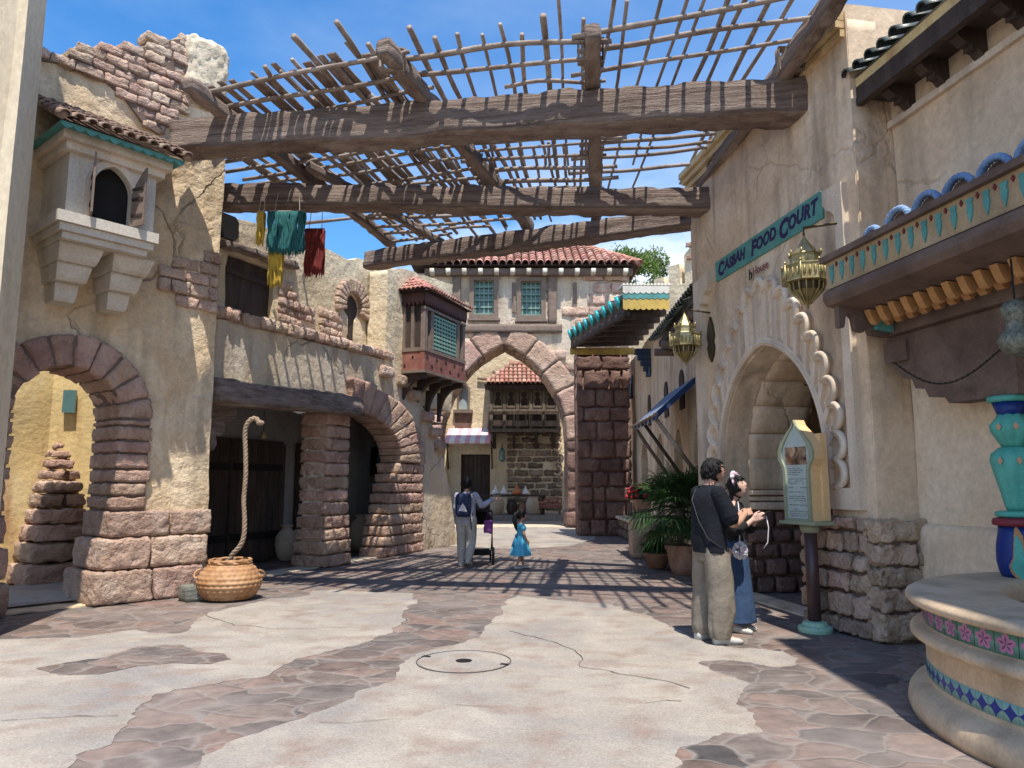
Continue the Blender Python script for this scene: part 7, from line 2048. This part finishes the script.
def head(mb, c, s=1.0, yaw=0.0, pitch=0.0):
    """skull with brow, nose, cheeks, chin and ears; looks along +y before yaw and pitch"""
    Rm = Matrix.Rotation(yaw, 3, 'Z') @ Matrix.Rotation(-pitch, 3, 'X'); c = Vector(c)
    n, m = 36, 28; vs = []
    for i in range(m + 1):
        ph = -pi / 2 + pi * i / m
        for k in range(n):
            th = 2 * pi * k / n
            x, y, z = cos(ph) * cos(th), cos(ph) * sin(th), sin(ph)
            X, Y, Z = x * .076, y * .094, z * .112
            if z < 0: X *= 1 - .30 * (-z) ** 1.3; Y *= 1 - (.10 if y > 0 else .38) * (-z)
            if y > 0:
                Y += .018 * math.exp(-((Z + .018) / .018) ** 2 - (X / .012) ** 2) + .010 * math.exp(-((Z - .008) / .02) ** 2 - (X / .010) ** 2)
                Y -= .010 * math.exp(-((Z - .008) / .013) ** 2 - ((abs(X) - .030) / .016) ** 2)
                Y += .006 * math.exp(-((Z + .052) / .010) ** 2 - (X / .022) ** 2) + .010 * math.exp(-((Z + .088) / .018) ** 2 - (X / .026) ** 2)
                Y += .005 * math.exp(-((Z - .030) / .010) ** 2 - (X / .05) ** 2)
            vs.append(c + Rm @ Vector((X, Y, Z)) * s)
    fs = []
    for i in range(m):
        for k in range(n): fs.append((i * n + k, i * n + (k + 1) % n, (i + 1) * n + (k + 1) % n, (i + 1) * n + k))
    mb.add(vs, fs)
    for sx_ in (-1, 1):
        e = c + Rm @ Vector((sx_ * .078, -.004, -.006)) * s
        mb.sphere(e, (.012 * s, .020 * s, .030 * s), 10, 8)
    return Rm

def face(root, body, c, Rm, s=1.0):
    c = Vector(c)
    for sx_ in (-1, 1):
        mb = MB(); mb.sphere(c + Rm @ Vector((sx_ * .029, .082, .008)) * s, (.011 * s, .006 * s, .006 * s), 8, 6); mb.build('eye', M['eye'], body, True, True)
        mb = MB(); mb.tube([c + Rm @ Vector((sx_ * .014, .092, .030)) * s, c + Rm @ Vector((sx_ * .030, .089, .034)) * s, c + Rm @ Vector((sx_ * .046, .078, .028)) * s], .0032 * s, 5); mb.build('eyebrow', M['hair'], body, True, True)
    mb = MB(); mb.tube([c + Rm @ Vector((-.020, .086, -.053)) * s, c + Rm @ Vector((0, .094, -.051)) * s, c + Rm @ Vector((.020, .086, -.053)) * s], .0042 * s, 6); mb.build('mouth', M['lip'], body, True, True)

def hair_cap(mb, c, Rm, s=1.0, low=-.03, front=.045, amp=.010, back=-.07, thick=.011, tufts=90, rs=1):
    c = Vector(c); n, m = 40, 26; vs = []; keep = {}
    q_ = random.Random(rs)
    for i in range(m + 1):
        ph = -pi / 2 + pi * i / m
        for k in range(n):
            th = 2 * pi * k / n
            x, y, z = cos(ph) * cos(th), cos(ph) * sin(th), sin(ph)
            X, Y, Z = x * (.078 + thick), y * (.096 + thick), z * (.114 + thick)
            lim = front if y > .55 else (low if y > -.15 else back)
            if Z < lim - .0:
                kx = max(0.0, 1 - (lim - Z) / .03); sc_ = .86 + .10 * kx; X *= sc_; Y *= sc_
                Z = max(Z, lim - .03) if y > -.15 else Z
            o = 1 + noise.noise(Vector((x * 6 + rs, y * 6, z * 6))) * amp * 9
            vs.append(c + Rm @ Vector((X * o, Y * o, Z * (1 + (o - 1) * .5) + .004)) * s)
            keep[(i, k)] = Z >= lim - .028
    fs = []
    for i in range(m):
        for k in range(n):
            q4 = ((i, k), (i, (k + 1) % n), (i + 1, (k + 1) % n), (i + 1, k))
            if all(keep[a] for a in q4): fs.append(tuple(a[0] * n + a[1] for a in q4))
    mb.add(vs, fs)
    for t_ in range(tufts):
        th = q_.uniform(0, 2 * pi); ph = q_.uniform(.05, 1.3)
        p = Vector((cos(ph) * cos(th) * .084, cos(ph) * sin(th) * .102, sin(ph) * .122)); dn = Vector((p.x * .6 + q_.uniform(-.03, .03), p.y * .6 + q_.uniform(-.03, .03), -.05)).normalized()
        if p.y > .05 and p.z < .06: continue
        mb.tube([c + Rm @ p * s, c + Rm @ (p + dn * .03 + p.normalized() * .006) * s, c + Rm @ (p + dn * .055) * s], [.009 * s, .007 * s, .001 * s], 5)
    return mb

def body_part(mb, root, mat, vox=.007):
    o = mb.build('body', mat, root, True, True)
    rm_ = o.modifiers.new('continuous', 'REMESH'); rm_.mode = 'VOXEL'; rm_.voxel_size = vox; rm_.use_smooth_shade = True
    return o
def legs(mb, s, ph, pk, pa, toe):
    for side in (-1, 1):
        i = 0 if side < 0 else 1
        limb(mb, [ph[i], pk[i], pa[i]], [.085 * s, .055 * s, .040 * s]); mb.sphere(pa[i], .042 * s, 12, 8)
        mb.tube([Vector(pa[i]) + Vector((0, 0, -.03 * s)), toe[i]], [.036 * s, .026 * s], 10)
def shoe(root, a, toe, s, mat, name='shoe'):
    a, toe = Vector(a), Vector(toe); d = toe - a; mb = MB()
    h = Vector((d.x, d.y, 0)).normalized()
    K = [(-.07, .034, .055), (-.03, .040, .07), (.04, .043, .06), (.11, .047, .042), (.16, .040, .034), (.19, .018, .022)]
    vs, fs = [], []
    base = Vector((a.x, a.y, toe.z - .028 * s)); sd_ = Vector((-h.y, h.x, 0)); up_ = Vector((0, 0, 1)); n = 14
    tilt = (a.z - .09 * s - (toe.z - .028 * s)) / (.19 * s)
    for (q, w, hh) in K:
        zc = base + h * q * s + up_ * max(0, (.19 - max(q, 0)) * s * tilt)
        for k in range(n):
            th = 2 * pi * k / n; vs.append(zc + sd_ * cos(th) * w * s + up_ * ((sin(th) * .5 + .5) * hh * 1.25 if sin(th) > -.2 else 0.0) * s)
    for i in range(len(K) - 1):
        for k in range(n): fs.append((i * n + k, i * n + (k + 1) % n, (i + 1) * n + (k + 1) % n, (i + 1) * n + k))
    fs.append(tuple(range(n - 1, -1, -1))); fs.append(tuple((len(K) - 1) * n + k for k in range(n)))
    mb.add(vs, fs); o = mb.build(name, mat, root, True, True)
    return o

# ---- man in black t-shirt looking at a phone
man = thing('person', 'person in a black t-shirt and loose khaki trousers standing and pointing at a phone', 'person', (1.93, 7.36, .007), radians(-70))
b = MB()
HC = (.0, .075, 1.615)
Rm = head(b, HC, 1.05, radians(-14), radians(-30))
limb(b, [(0, .0, 1.42), (0, .02, 1.48), (.0, .05, 1.56)], [.062, .056, .055])
loft(b, [(0, 0, .86, .15, .11), (0, 0, 1.0, .14, .10), (0, 0, 1.2, .16, .11), (0, -.005, 1.34, .145, .10), (0, 0, 1.42, .10, .07), (0, 0, 1.48, .06, .055)])
armR = [(.185, 0, 1.40), (.235, .10, 1.12), (.06, .38, 1.20)]; armL = [(-.185, 0, 1.40), (-.235, .10, 1.14), (-.03, .36, 1.18)]
limb(b, armR, [.046, .043, .029]); limb(b, armL, [.046, .043, .029])
hand(b, (.06, .38, 1.20), (-.25, .8, .22), (-.6, -.1, -.5), 1.0, .55, -1); hand(b, (-.03, .36, 1.18), (.25, .8, .15), (.3, 0, .9), 1.0, .55, 1)
legs(b, 1.0, [(-.09, 0, .88), (.09, 0, .88)], [(-.12, .02, .48), (.12, .03, .48)], [(-.13, -.03, .09), (.13, .0, .09)], [(-.15, .13, .03), (.16, .15, .03)])
bo = body_part(b, man, M['skin']); face(man, bo, HC, Rm, 1.05)
mb = MB(); hair_cap(mb, HC, Rm, 1.06, -.015, .055, .012, -.062, .014, 150, 3); mb.build('hair', M['hair'], man, True, True)
M['tee'] = fmat('black cotton', (.007, .0085, .014), .9, .9, 6)
mb = MB(); loft(mb, [(0, 0, .84, .205, .150), (0, -.01, .95, .198, .148), (0, -.01, 1.12, .192, .145), (0, -.01, 1.30, .192, .138), (0, -.008, 1.40, .165, .112), (0, .0, 1.455, .095, .078), (0, .004, 1.485, .068, .062)], 40, 6, .085, 8, True, 3, 3.0)
for A_, sd_ in ((armR, 5), (armL, 9)):
    p, q = Vector(A_[0]), Vector(A_[1]); limb(mb, [p + Vector((-.02 if A_ is armR else .02, 0, .0)), p.lerp(q, .45), p.lerp(q, .80)], [.078, .080, .084], 18, 6, .05, sd_)
mb.build('t_shirt', M['tee'], man, True, True)
M['khaki'] = fmat('khaki cotton twill', (.235, .20, .155), .9, .9, 6)
mb = MB()
for sx_, sd_ in ((-1, 2), (1, 7)):
    loft(mb, [(sx_ * .135, -.01, .055, .088, .100), (sx_ * .13, -.005, .14, .108, .118), (sx_ * .13, .01, .3, .118, .128), (sx_ * .125, .02, .5, .122, .130), (sx_ * .105, .01, .72, .122, .132), (sx_ * .07, 0, .90, .115, .125)], 34, 8, .13, 9, True, sd_, 5.0)
loft(mb, [(0, 0, .76, .175, .135), (0, 0, .86, .182, .138), (0, 0, .93, .170, .128)], 34, 5, .05, 8)
tr_o = mb.build('trousers', M['khaki'], man, True, True)
M['white_shoe'] = flat('off-white canvas shoe', (.55, .54, .50), .7)
shoe(man, (-.13, -.03, .09), (-.15, .13, .03), 1.12, M['white_shoe']); shoe(man, (.13, .0, .09), (.16, .15, .03), 1.12, M['white_shoe'])
M['strap_m'] = flat('dark strap', (.06, .06, .065), .7)
mb = MB(); mb.tube([(-.12, -.06, 1.44), (-.05, -.155, 1.34), (.06, -.165, 1.15), (.16, -.13, .98), (.20, -.03, .90), (.17, .10, .86)], [(.012, .004)] * 6, 6); mb.build('shoulder_strap', M['strap_m'], man, True, True)
# ---- woman with headband
wo_ = thing('person', 'person with a bow headband, black top and long denim skirt holding a phone', 'person', (2.33, 7.90, .006), radians(-126))
b = MB(); s_ = .92
HC2 = (.0, .055, 1.465)
Rm2 = head(b, HC2, .98, radians(-6), radians(-24))
limb(b, [(0, 0, 1.27), (0, .01, 1.33), (0, .035, 1.41)], [.05, .045, .045])
loft(b, [(0, 0, .80, .14, .10), (0, 0, .95, .115, .085), (0, 0, 1.1, .13, .095), (0, 0, 1.24, .145, .09), (0, 0, 1.3, .09, .065), (0, 0, 1.34, .05, .045)])
aR = [(.15, 0, 1.25), (.19, .08, 1.02), (.05, .22, 1.13)]; aL = [(-.15, 0, 1.25), (-.20, .09, 1.02), (-.05, .22, 1.13)]
limb(b, aR, [.043, .034, .024]); limb(b, aL, [.043, .034, .024])
hand(b, aR[2], (-.12, .7, .35), (-.8, 0, 0), .92, .55, -1); hand(b, aL[2], (.12, .7, .35), (.8, 0, 0), .92, .55, 1)
legs(b, .9, [(-.08, 0, .80), (.08, 0, .80)], [(-.08, .02, .45), (.08, .02, .45)], [(-.08, -.02, .08), (.09, .0, .08)], [(-.09, .12, .028), (.10, .14, .028)])
bo2 = body_part(b, wo_, M['skin_pale']); face(wo_, bo2, HC2, Rm2, .98)
mb = MB(); hair_cap(mb, HC2, Rm2, 1.0, -.05, .05, .006, -.10, .010, 40, 8); hc = Vector(HC2)
for k in range(16):
    a = radians(200 + k * 9); p = hc + Rm2 @ Vector((.07 * cos(a), .085 * sin(a), -.02)); mb.tube([p, p + Vector((0, -.012, -.09)), p + Vector((0, -.008, -.20))], [.016, .014, .006], 6)
mb.build('hair', M['hair'], wo_, True, True)
M['bow_pink'] = fmat('pale pink satin', (.62, .42, .50), .6, .3, 20); M['bow_white'] = fmat('white lace', (.72, .68, .70), .8, .4, 30)
mb = MB(); mb.tube([hc + Rm2 @ Vector((.088 * cos(a), .012, .010 + .125 * sin(a))) for a in [pi * i / 16 for i in range(17)]], .013, 8); hb = mb.build('headband', M['bow_pink'], wo_, True, True)
for j, (a, mt) in enumerate(((.75, 'bow_white'), (1.1, 'bow_pink'), (1.55, 'bow_white'), (2.0, 'bow_pink'), (2.4, 'bow_white'))):
    mb = MB(); c = hc + Rm2 @ Vector((.088 * cos(a), .02, .012 + .130 * sin(a)))
    for sx_ in (-1, 1): mb.sphere(c + Vector((.018 * sx_, 0, .004)), (.032, .018, .026), 8, 6)
    mb.sphere(c, .015, 6, 5); mb.build('bow', M[mt], hb, True, True)
M['black_knit'] = fmat('black knit', (.016, .016, .018), .9, .5, 10); M['denim'] = fmat('mid blue denim', (.045, .085, .17), .9, .6, 12, var=.3)
mb = MB(); loft(mb, [(0, 0, .90, .135, .105), (0, 0, 1.0, .140, .108), (0, 0, 1.14, .158, .115), (0, 0, 1.24, .150, .100), (0, 0, 1.30, .085, .068), (0, .004, 1.325, .058, .052)], 32, 6, .06, 8, True, 5, 3)
for A_, sd_ in ((aR, 4), (aL, 6)):
    p, q, r_ = map(Vector, A_); limb(mb, [p, p.lerp(q, .6), q, q.lerp(r_, .45)], [.062, .058, .056, .050], 16, 5, .08, sd_)
mb.build('top', M['black_knit'], wo_, True, True)
mb = MB(); loft(mb, [(0, 0, .09, .195, .185), (0, 0, .3, .180, .168), (0, 0, .6, .160, .145), (0, 0, .82, .155, .125), (0, 0, .95, .125, .098)], 44, 8, .12, 14, True, 2, .8); mb.build('skirt', M['denim'], wo_, True, True)
shoe(wo_, (-.08, -.02, .08), (-.09, .12, .028), .98, M['white_shoe']); shoe(wo_, (.09, .0, .08), (.10, .14, .028), .98, M['white_shoe'])
# phone held between them, and the fluffy bag
R_w = Matrix.Rotation(radians(-126), 3, 'Z')
pc = Vector((2.33, 7.90, 0)) + R_w @ Vector((0, .315, 1.18))
pcol = flat('dark phone case', (.03, .03, .035), .3)
ph = thing('mobile_phone', 'small dark mobile phone with a pale strap, held by the couple', 'phone', tuple(pc))
Rp = R_w @ Matrix.Rotation(radians(35), 3, 'X')
mb = MB(); mb.box(tuple(pc), (.038, .075, .004), Rp); mb.build('case', pcol, ph)
mb = MB(); mb.box(tuple(pc + Rp @ Vector((0, 0, .0052))), (.034, .070, .001), Rp); mb.build('screen', flat('glassy screen', (.10, .12, .15), .1, spec=.8, bump=0), ph)
mb = MB(); mb.tube([pc + Vector((.02, -.02, -.01)), pc + Vector((.035, -.03, -.12)), pc + Vector((.02, -.03, -.27)), pc + Vector((-.02, -.02, -.33))], .006, 6); mb.build('strap', M['bow_white'], ph, True)
bg = thing('shoulder_bag', 'small fluffy white bag at the hip of the person in the denim skirt', 'bag', (2.30, 7.66, .74))
mb = MB()
for k in range(60):
    d_ = Vector((rt.gauss(0, 1), rt.gauss(0, 1), rt.gauss(0, 1))).normalized(); mb.sphere(Vector((2.315, 7.66, .83)) + Vector((d_.x * .062, d_.y * .05, d_.z * .075)), .022, 6, 5)
mb.build('fluffy_body', M['bow_white'], bg, True)
mb = MB(); mb.tube([(2.315, 7.665, .89), (2.325, 7.70, 1.05), (2.35, 7.77, 1.24), (2.37, 7.86, 1.325)], .006, 6); mb.build('strap', M['bow_white'], bg, True)
mb = MB(); mb.sphere((2.33, 7.61, .85), .022, 8, 6); mb.sphere((2.30, 7.61, .80), .016, 8, 6); mb.build('pompom', M['bow_pink'], bg, True)

# ---- walker with backpack and stroller
wk = thing('person', 'person in lavender shirt and beige trousers with a navy backpack beside the stroller', 'person', (-.84, 13.80, .006), radians(-12))
b = MB(); HC3 = (.0, .04, 1.50)
Rm3 = head(b, HC3, .98, radians(-25), radians(-6))
limb(b, [(0, 0, 1.30), (0, .01, 1.36), (0, .025, 1.43)], [.05, .046, .046])
loft(b, [(0, 0, .82, .145, .10), (0, 0, 1.0, .125, .09), (0, 0, 1.14, .14, .10), (0, 0, 1.27, .155, .09), (0, 0, 1.33, .09, .065), (0, 0, 1.36, .05, .045)])
aR = [(.165, 0, 1.28), (.27, .10, 1.10), (.46, .24, 1.22)]; aL = [(-.165, 0, 1.28), (-.21, .05, 1.03), (-.16, .28, 1.0)]
limb(b, aR, [.046, .036, .026]); limb(b, aL, [.046, .036, .026])
hand(b, aR[2], (.8, .4, .1), (0, -.2, -1), .92, .25, 1); hand(b, aL[2], (.1, .8, -.1), (.2, 0, -1), .92, .9, -1)
legs(b, .93, [(-.085, 0, .82), (.085, 0, .82)], [(-.10, .06, .45), (.10, .0, .46)], [(-.10, .05, .09), (.09, -.17, .17)], [(-.10, .20, .03), (.09, -.07, .05)])
bo3 = body_part(b, wk, M['skin']); face(wk, bo3, HC3, Rm3, .98)
mb = MB(); hair_cap(mb, HC3, Rm3, 1.02, -.045, .05, .008, -.095, .014, 80, 5); mb.build('hair', M['hair'], wk, True, True)
M['lav'] = fmat('pale lavender cotton', (.42, .42, .50), .9, .5, 8); M['beige'] = fmat('beige cotton', (.50, .46, .40), .9, .6, 8)
mb = MB(); loft(mb, [(0, 0, .78, .185, .13), (0, 0, .9, .172, .125), (0, 0, 1.08, .168, .125), (0, 0, 1.22, .180, .115), (0, 0, 1.31, .11, .08), (0, 0, 1.35, .06, .055)], 34, 6, .07, 8, True, 8, 3)
for A_, sd_ in ((aR, 14), (aL, 16)):
    p, q, r_ = map(Vector, A_); limb(mb, [p, p.lerp(q, .6), q, q.lerp(r_, .8)], [.068, .06, .055, .046], 16, 5, .08, sd_)
mb.build('shirt', M['lav'], wk, True, True)
mb = MB()
for pts_, sd_ in (([(-.085, 0, .84), (-.10, .06, .45), (-.10, .05, .10)], 3), ([(.085, 0, .84), (.10, .0, .46), (.09, -.155, .17)], 6)): limb(mb, pts_, [.115, .088, .072], 20, 8, .08, sd_)
loft(mb, [(0, 0, .74, .155, .115), (0, 0, .84, .160, .118), (0, 0, .90, .150, .110)], 28, 4, .04); mb.build('trousers', M['beige'], wk, True, True)
shoe(wk, (-.10, .05, .09), (-.10, .20, .03), 1.0, M['white_shoe']); shoe(wk, (.09, -.17, .17), (.09, -.03, .05), 1.0, M['white_shoe'])
M['navy'] = fmat('navy nylon', (.018, .028, .075), .6, .4, 10)
bpk = thing('backpack', 'navy backpack with a pale patch worn by the person pushing the stroller', 'backpack', (-.86, 13.62, .93))
Rk = Matrix.Rotation(radians(-12), 3, 'Z'); kc = Vector((-.84, 13.80, 0))
mb = MB(); stone(mb, lambda x, y, z: kc + Rk @ Vector((x, -.205 + y, 1.12 + z)), (.145, .085, .215), .075, .006, .03, nmax=14); mb.build('pack', M['navy'], bpk, True)
mb = MB(); stone(mb, lambda x, y, z: kc + Rk @ Vector((x, -.300 + y, 1.03 + z)), (.10, .028, .095), .025, .004, .03); mb.build('front_pocket', M['navy'], bpk, True)
mb = MB(); mb.add([kc + Rk @ Vector((.02 + x, -.332, 1.07 + z)) for x, z in ((-.07, -.05), (.08, -.06), (.05, .03), (.0, .09), (-.04, .02))], [(0, 1, 2, 3, 4)]); mb.build('pale_patch', M['bow_white'], bpk, True)
for sx_ in (-1, 1):
    mb = MB(); mb.tube([kc + Rk @ Vector(p) for p in ((sx_ * .08, -.15, 1.30), (sx_ * .10, -.02, 1.36), (sx_ * .11, .10, 1.26), (sx_ * .13, .09, 1.08), (sx_ * .14, -.10, .95))], [(.022, .006)] * 5, 6); mb.build('shoulder_strap', M['navy'], bpk, True)
mb = MB(); mb.tube([kc + Rk @ Vector((.13, -.22, .98)), kc + Rk @ Vector((.15, -.22, .80)), kc + Rk @ Vector((.155, -.22, .68))], [(.012, .004)] * 3, 6); mb.build('dangling_strap', M['navy'], bpk)

M['tyre'] = flat('black rubber tyre', (.02, .02, .02), .8); M['frame_dark'] = flat('dark grey stroller frame', (.05, .05, .055), .4, metal=.5)
M['violet_cloth'] = fmat('violet cloth', (.22, .06, .24), .9, .5, 14)
st = thing('stroller', 'black child stroller with a violet bag hung on its handle', 'stroller', (-.62, 14.35, .006))
X0, Y0 = -.60, 14.42
for (dx, dy, r_) in ((-.25, -.22, .16), (.25, -.22, .16), (-.18, .34, .11), (.18, .34, .11)):
    mb = MB(); mb.tube([(X0 + dx, Y0 + dy + r_ * .88 * cos(a), .006 + r_ + r_ * .88 * sin(a)) for a in [2 * pi * i / 28 for i in range(28)]], r_ * .13, 8, closed=True); wh = mb.build('wheel', M['tyre'], st, True)
    mb = MB()
    for k in range(6): a = pi * k / 3; mb.tube([(X0 + dx, Y0 + dy, .006 + r_), (X0 + dx, Y0 + dy + r_ * .8 * cos(a), .006 + r_ + r_ * .8 * sin(a))], .006, 5)
    mb.tube([(X0 + dx - .025, Y0 + dy, .006 + r_), (X0 + dx + .025, Y0 + dy, .006 + r_)], .016, 8); mb.build('spokes', M['frame_dark'], wh)
for sx_ in (-1, 1):
    mb = MB(); mb.tube([(X0 + sx_ * .23, Y0 - .50, 1.0), (X0 + sx_ * .23, Y0 - .28, .72), (X0 + sx_ * .21, Y0 + .1, .38), (X0 + sx_ * .18, Y0 + .34, .12)], .013, 8); mb.tube([(X0 + sx_ * .22, Y0 + .02, .5), (X0 + sx_ * .235, Y0 - .22, .14)], .012, 8); mb.build('side_frame', M['frame_dark'], st, True)
mb = MB(); mb.tube([(X0 - .23, Y0 - .50, 1.0), (X0, Y0 - .53, 1.02), (X0 + .23, Y0 - .50, 1.0)], .016, 8); mb.build('handle', M['tyre'], st, True)
mb = MB(); loft(mb, [(X0, Y0 + .10, .30, .17, .20), (X0, Y0 + .08, .42, .195, .24), (X0, Y0, .58, .20, .20), (X0, Y0 - .08, .78, .19, .13)], 24, 5, .05); mb.build('seat', M['black_knit'], st, True, True)
mb = MB(); vs = []; n = 14
for i in range(9):
    a = pi * .5 * i / 8 + .15
    for k in range(n + 1):
        th = pi * k / n; vs.append((X0 + .215 * cos(th), Y0 - .12 + .34 * sin(a) * (.35 + .65 * sin(th)) - .10, .70 + .26 * cos(a) * (.25 + .75 * sin(th)) + .06))
fs = [(i * (n + 1) + k, i * (n + 1) + k + 1, (i + 1) * (n + 1) + k + 1, (i + 1) * (n + 1) + k) for i in range(8) for k in range(n)]
mb.add(vs, fs); hd = mb.build('hood', M['black_knit'], st, True); sm = hd.modifiers.new('cloth', 'SOLIDIFY'); sm.thickness = .012
mb = MB(); mb.box((X0, Y0 - .02, .22), (.17, .20, .05)); mb.build('basket', M['black_knit'], st)
mb = MB(); stone(mb, lambda x, y, z: Vector((X0 + .16 + x, Y0 - .56 + y, .72 + z)), (.085, .05, .13), .045, .012, .03); tag(mb.build('violet_bag', M['violet_cloth'], None, True), 'small violet cloth bag hanging from the stroller handle', 'bag')
mb = MB(); mb.tube([(X0 + .12, Y0 - .54, .84), (X0 + .16, Y0 - .53, 1.0), (X0 + .20, Y0 - .54, .84)], .006, 5); mb.build('bag_loop', M['violet_cloth'], bpy.data.objects['violet_bag'], True)

# ---- small girl in a blue dress
gi = thing('person', 'small child in a shiny light blue puff-sleeved dress with a long black ponytail', 'person', (.16, 13.50, .006), radians(-72))
b = MB(); HC4 = (0, .015, .935)
Rm4 = head(b, HC4, .84, radians(-4), radians(2))
limb(b, [(0, 0, .77), (0, .0, .81), (0, .01, .86)], [.034, .030, .032])
loft(b, [(0, 0, .50, .095, .075), (0, 0, .62, .080, .065), (0, 0, .72, .092, .066), (0, 0, .78, .06, .045), (0, 0, .81, .032, .03)], 20)
aR = [(.095, 0, .755), (.135, .01, .62), (.11, .07, .50)]; aL = [(-.095, 0, .755), (-.135, .02, .62), (-.10, .08, .51)]
limb(b, aR, [.030, .024, .018]); limb(b, aL, [.030, .024, .018])
hand(b, aR[2], (-.1, .4, -.8), (-.9, .1, 0), .62, .4, -1); hand(b, aL[2], (.1, .4, -.8), (.9, .1, 0), .62, .4, 1)
legs(b, .55, [(-.045, 0, .48), (.045, 0, .48)], [(-.05, .03, .27), (.05, -.02, .27)], [(-.05, .06, .055), (.055, -.10, .06)], [(-.05, .14, .02), (.055, -.02, .02)])
bo4 = body_part(b, gi, M['skin'], .005); face(gi, bo4, HC4, Rm4, .84)
mb = MB(); hair_cap(mb, HC4, Rm4, .87, -.02, .05, .006, -.06, .012, 60, 9); hc = Vector(HC4)
mb.tube([hc + Vector((0, -.085, .05)), hc + Vector((0, -.13, .02)), hc + Vector((0, -.135, -.08)), hc + Vector((0, -.115, -.18)), hc + Vector((0, -.10, -.27))], [.028, .040, .045, .036, .010], 10); mb.build('hair', M['hair'], gi, True, True)
M['satin'] = fmat('shiny light blue satin', (.10, .50, .72), .35, .5, 10, var=.25); M['satin_dark'] = fmat('deeper blue sash', (.03, .20, .36), .4, .4, 12)
mb = MB(); loft(mb, [(0, 0, .235, .205, .195), (0, 0, .28, .195, .185), (0, 0, .42, .150, .140), (0, 0, .54, .110, .098), (0, 0, .60, .086, .072)], 48, 7, .16, 16, True, 4, .6); mb.build('skirt', M['satin'], gi, True, True)
mb = MB(); loft(mb, [(0, 0, .57, .086, .072), (0, 0, .65, .092, .074), (0, 0, .73, .104, .074), (0, 0, .78, .074, .056), (0, 0, .795, .05, .042)], 30, 5, .04)
for A_ in (aR, aL):
    p, q = Vector(A_[0]), Vector(A_[1]); mb.sphere(p.lerp(q, .30), (.060, .058, .066), 14, 10)
mb.build('bodice', M['satin'], gi, True, True)
mb = MB(); loft(mb, [(0, 0, .555, .094, .080), (0, 0, .60, .092, .078)], 28, 3); mb.sphere((0, -.09, .575), (.05, .02, .035), 10, 6)
for sx_ in (-1, 1): mb.tube([(0, -.09, .57), (sx_ * .03, -.12, .48), (sx_ * .045, -.15, .38)], [(.012, .02)] * 3, 6)
mb.build('sash_bow', M['satin_dark'], gi, True, True)
shoe(gi, (-.05, .06, .055), (-.05, .14, .02), .62, M['white_shoe']); shoe(gi, (.055, -.10, .06), (.055, -.02, .02), .62, M['white_shoe'])
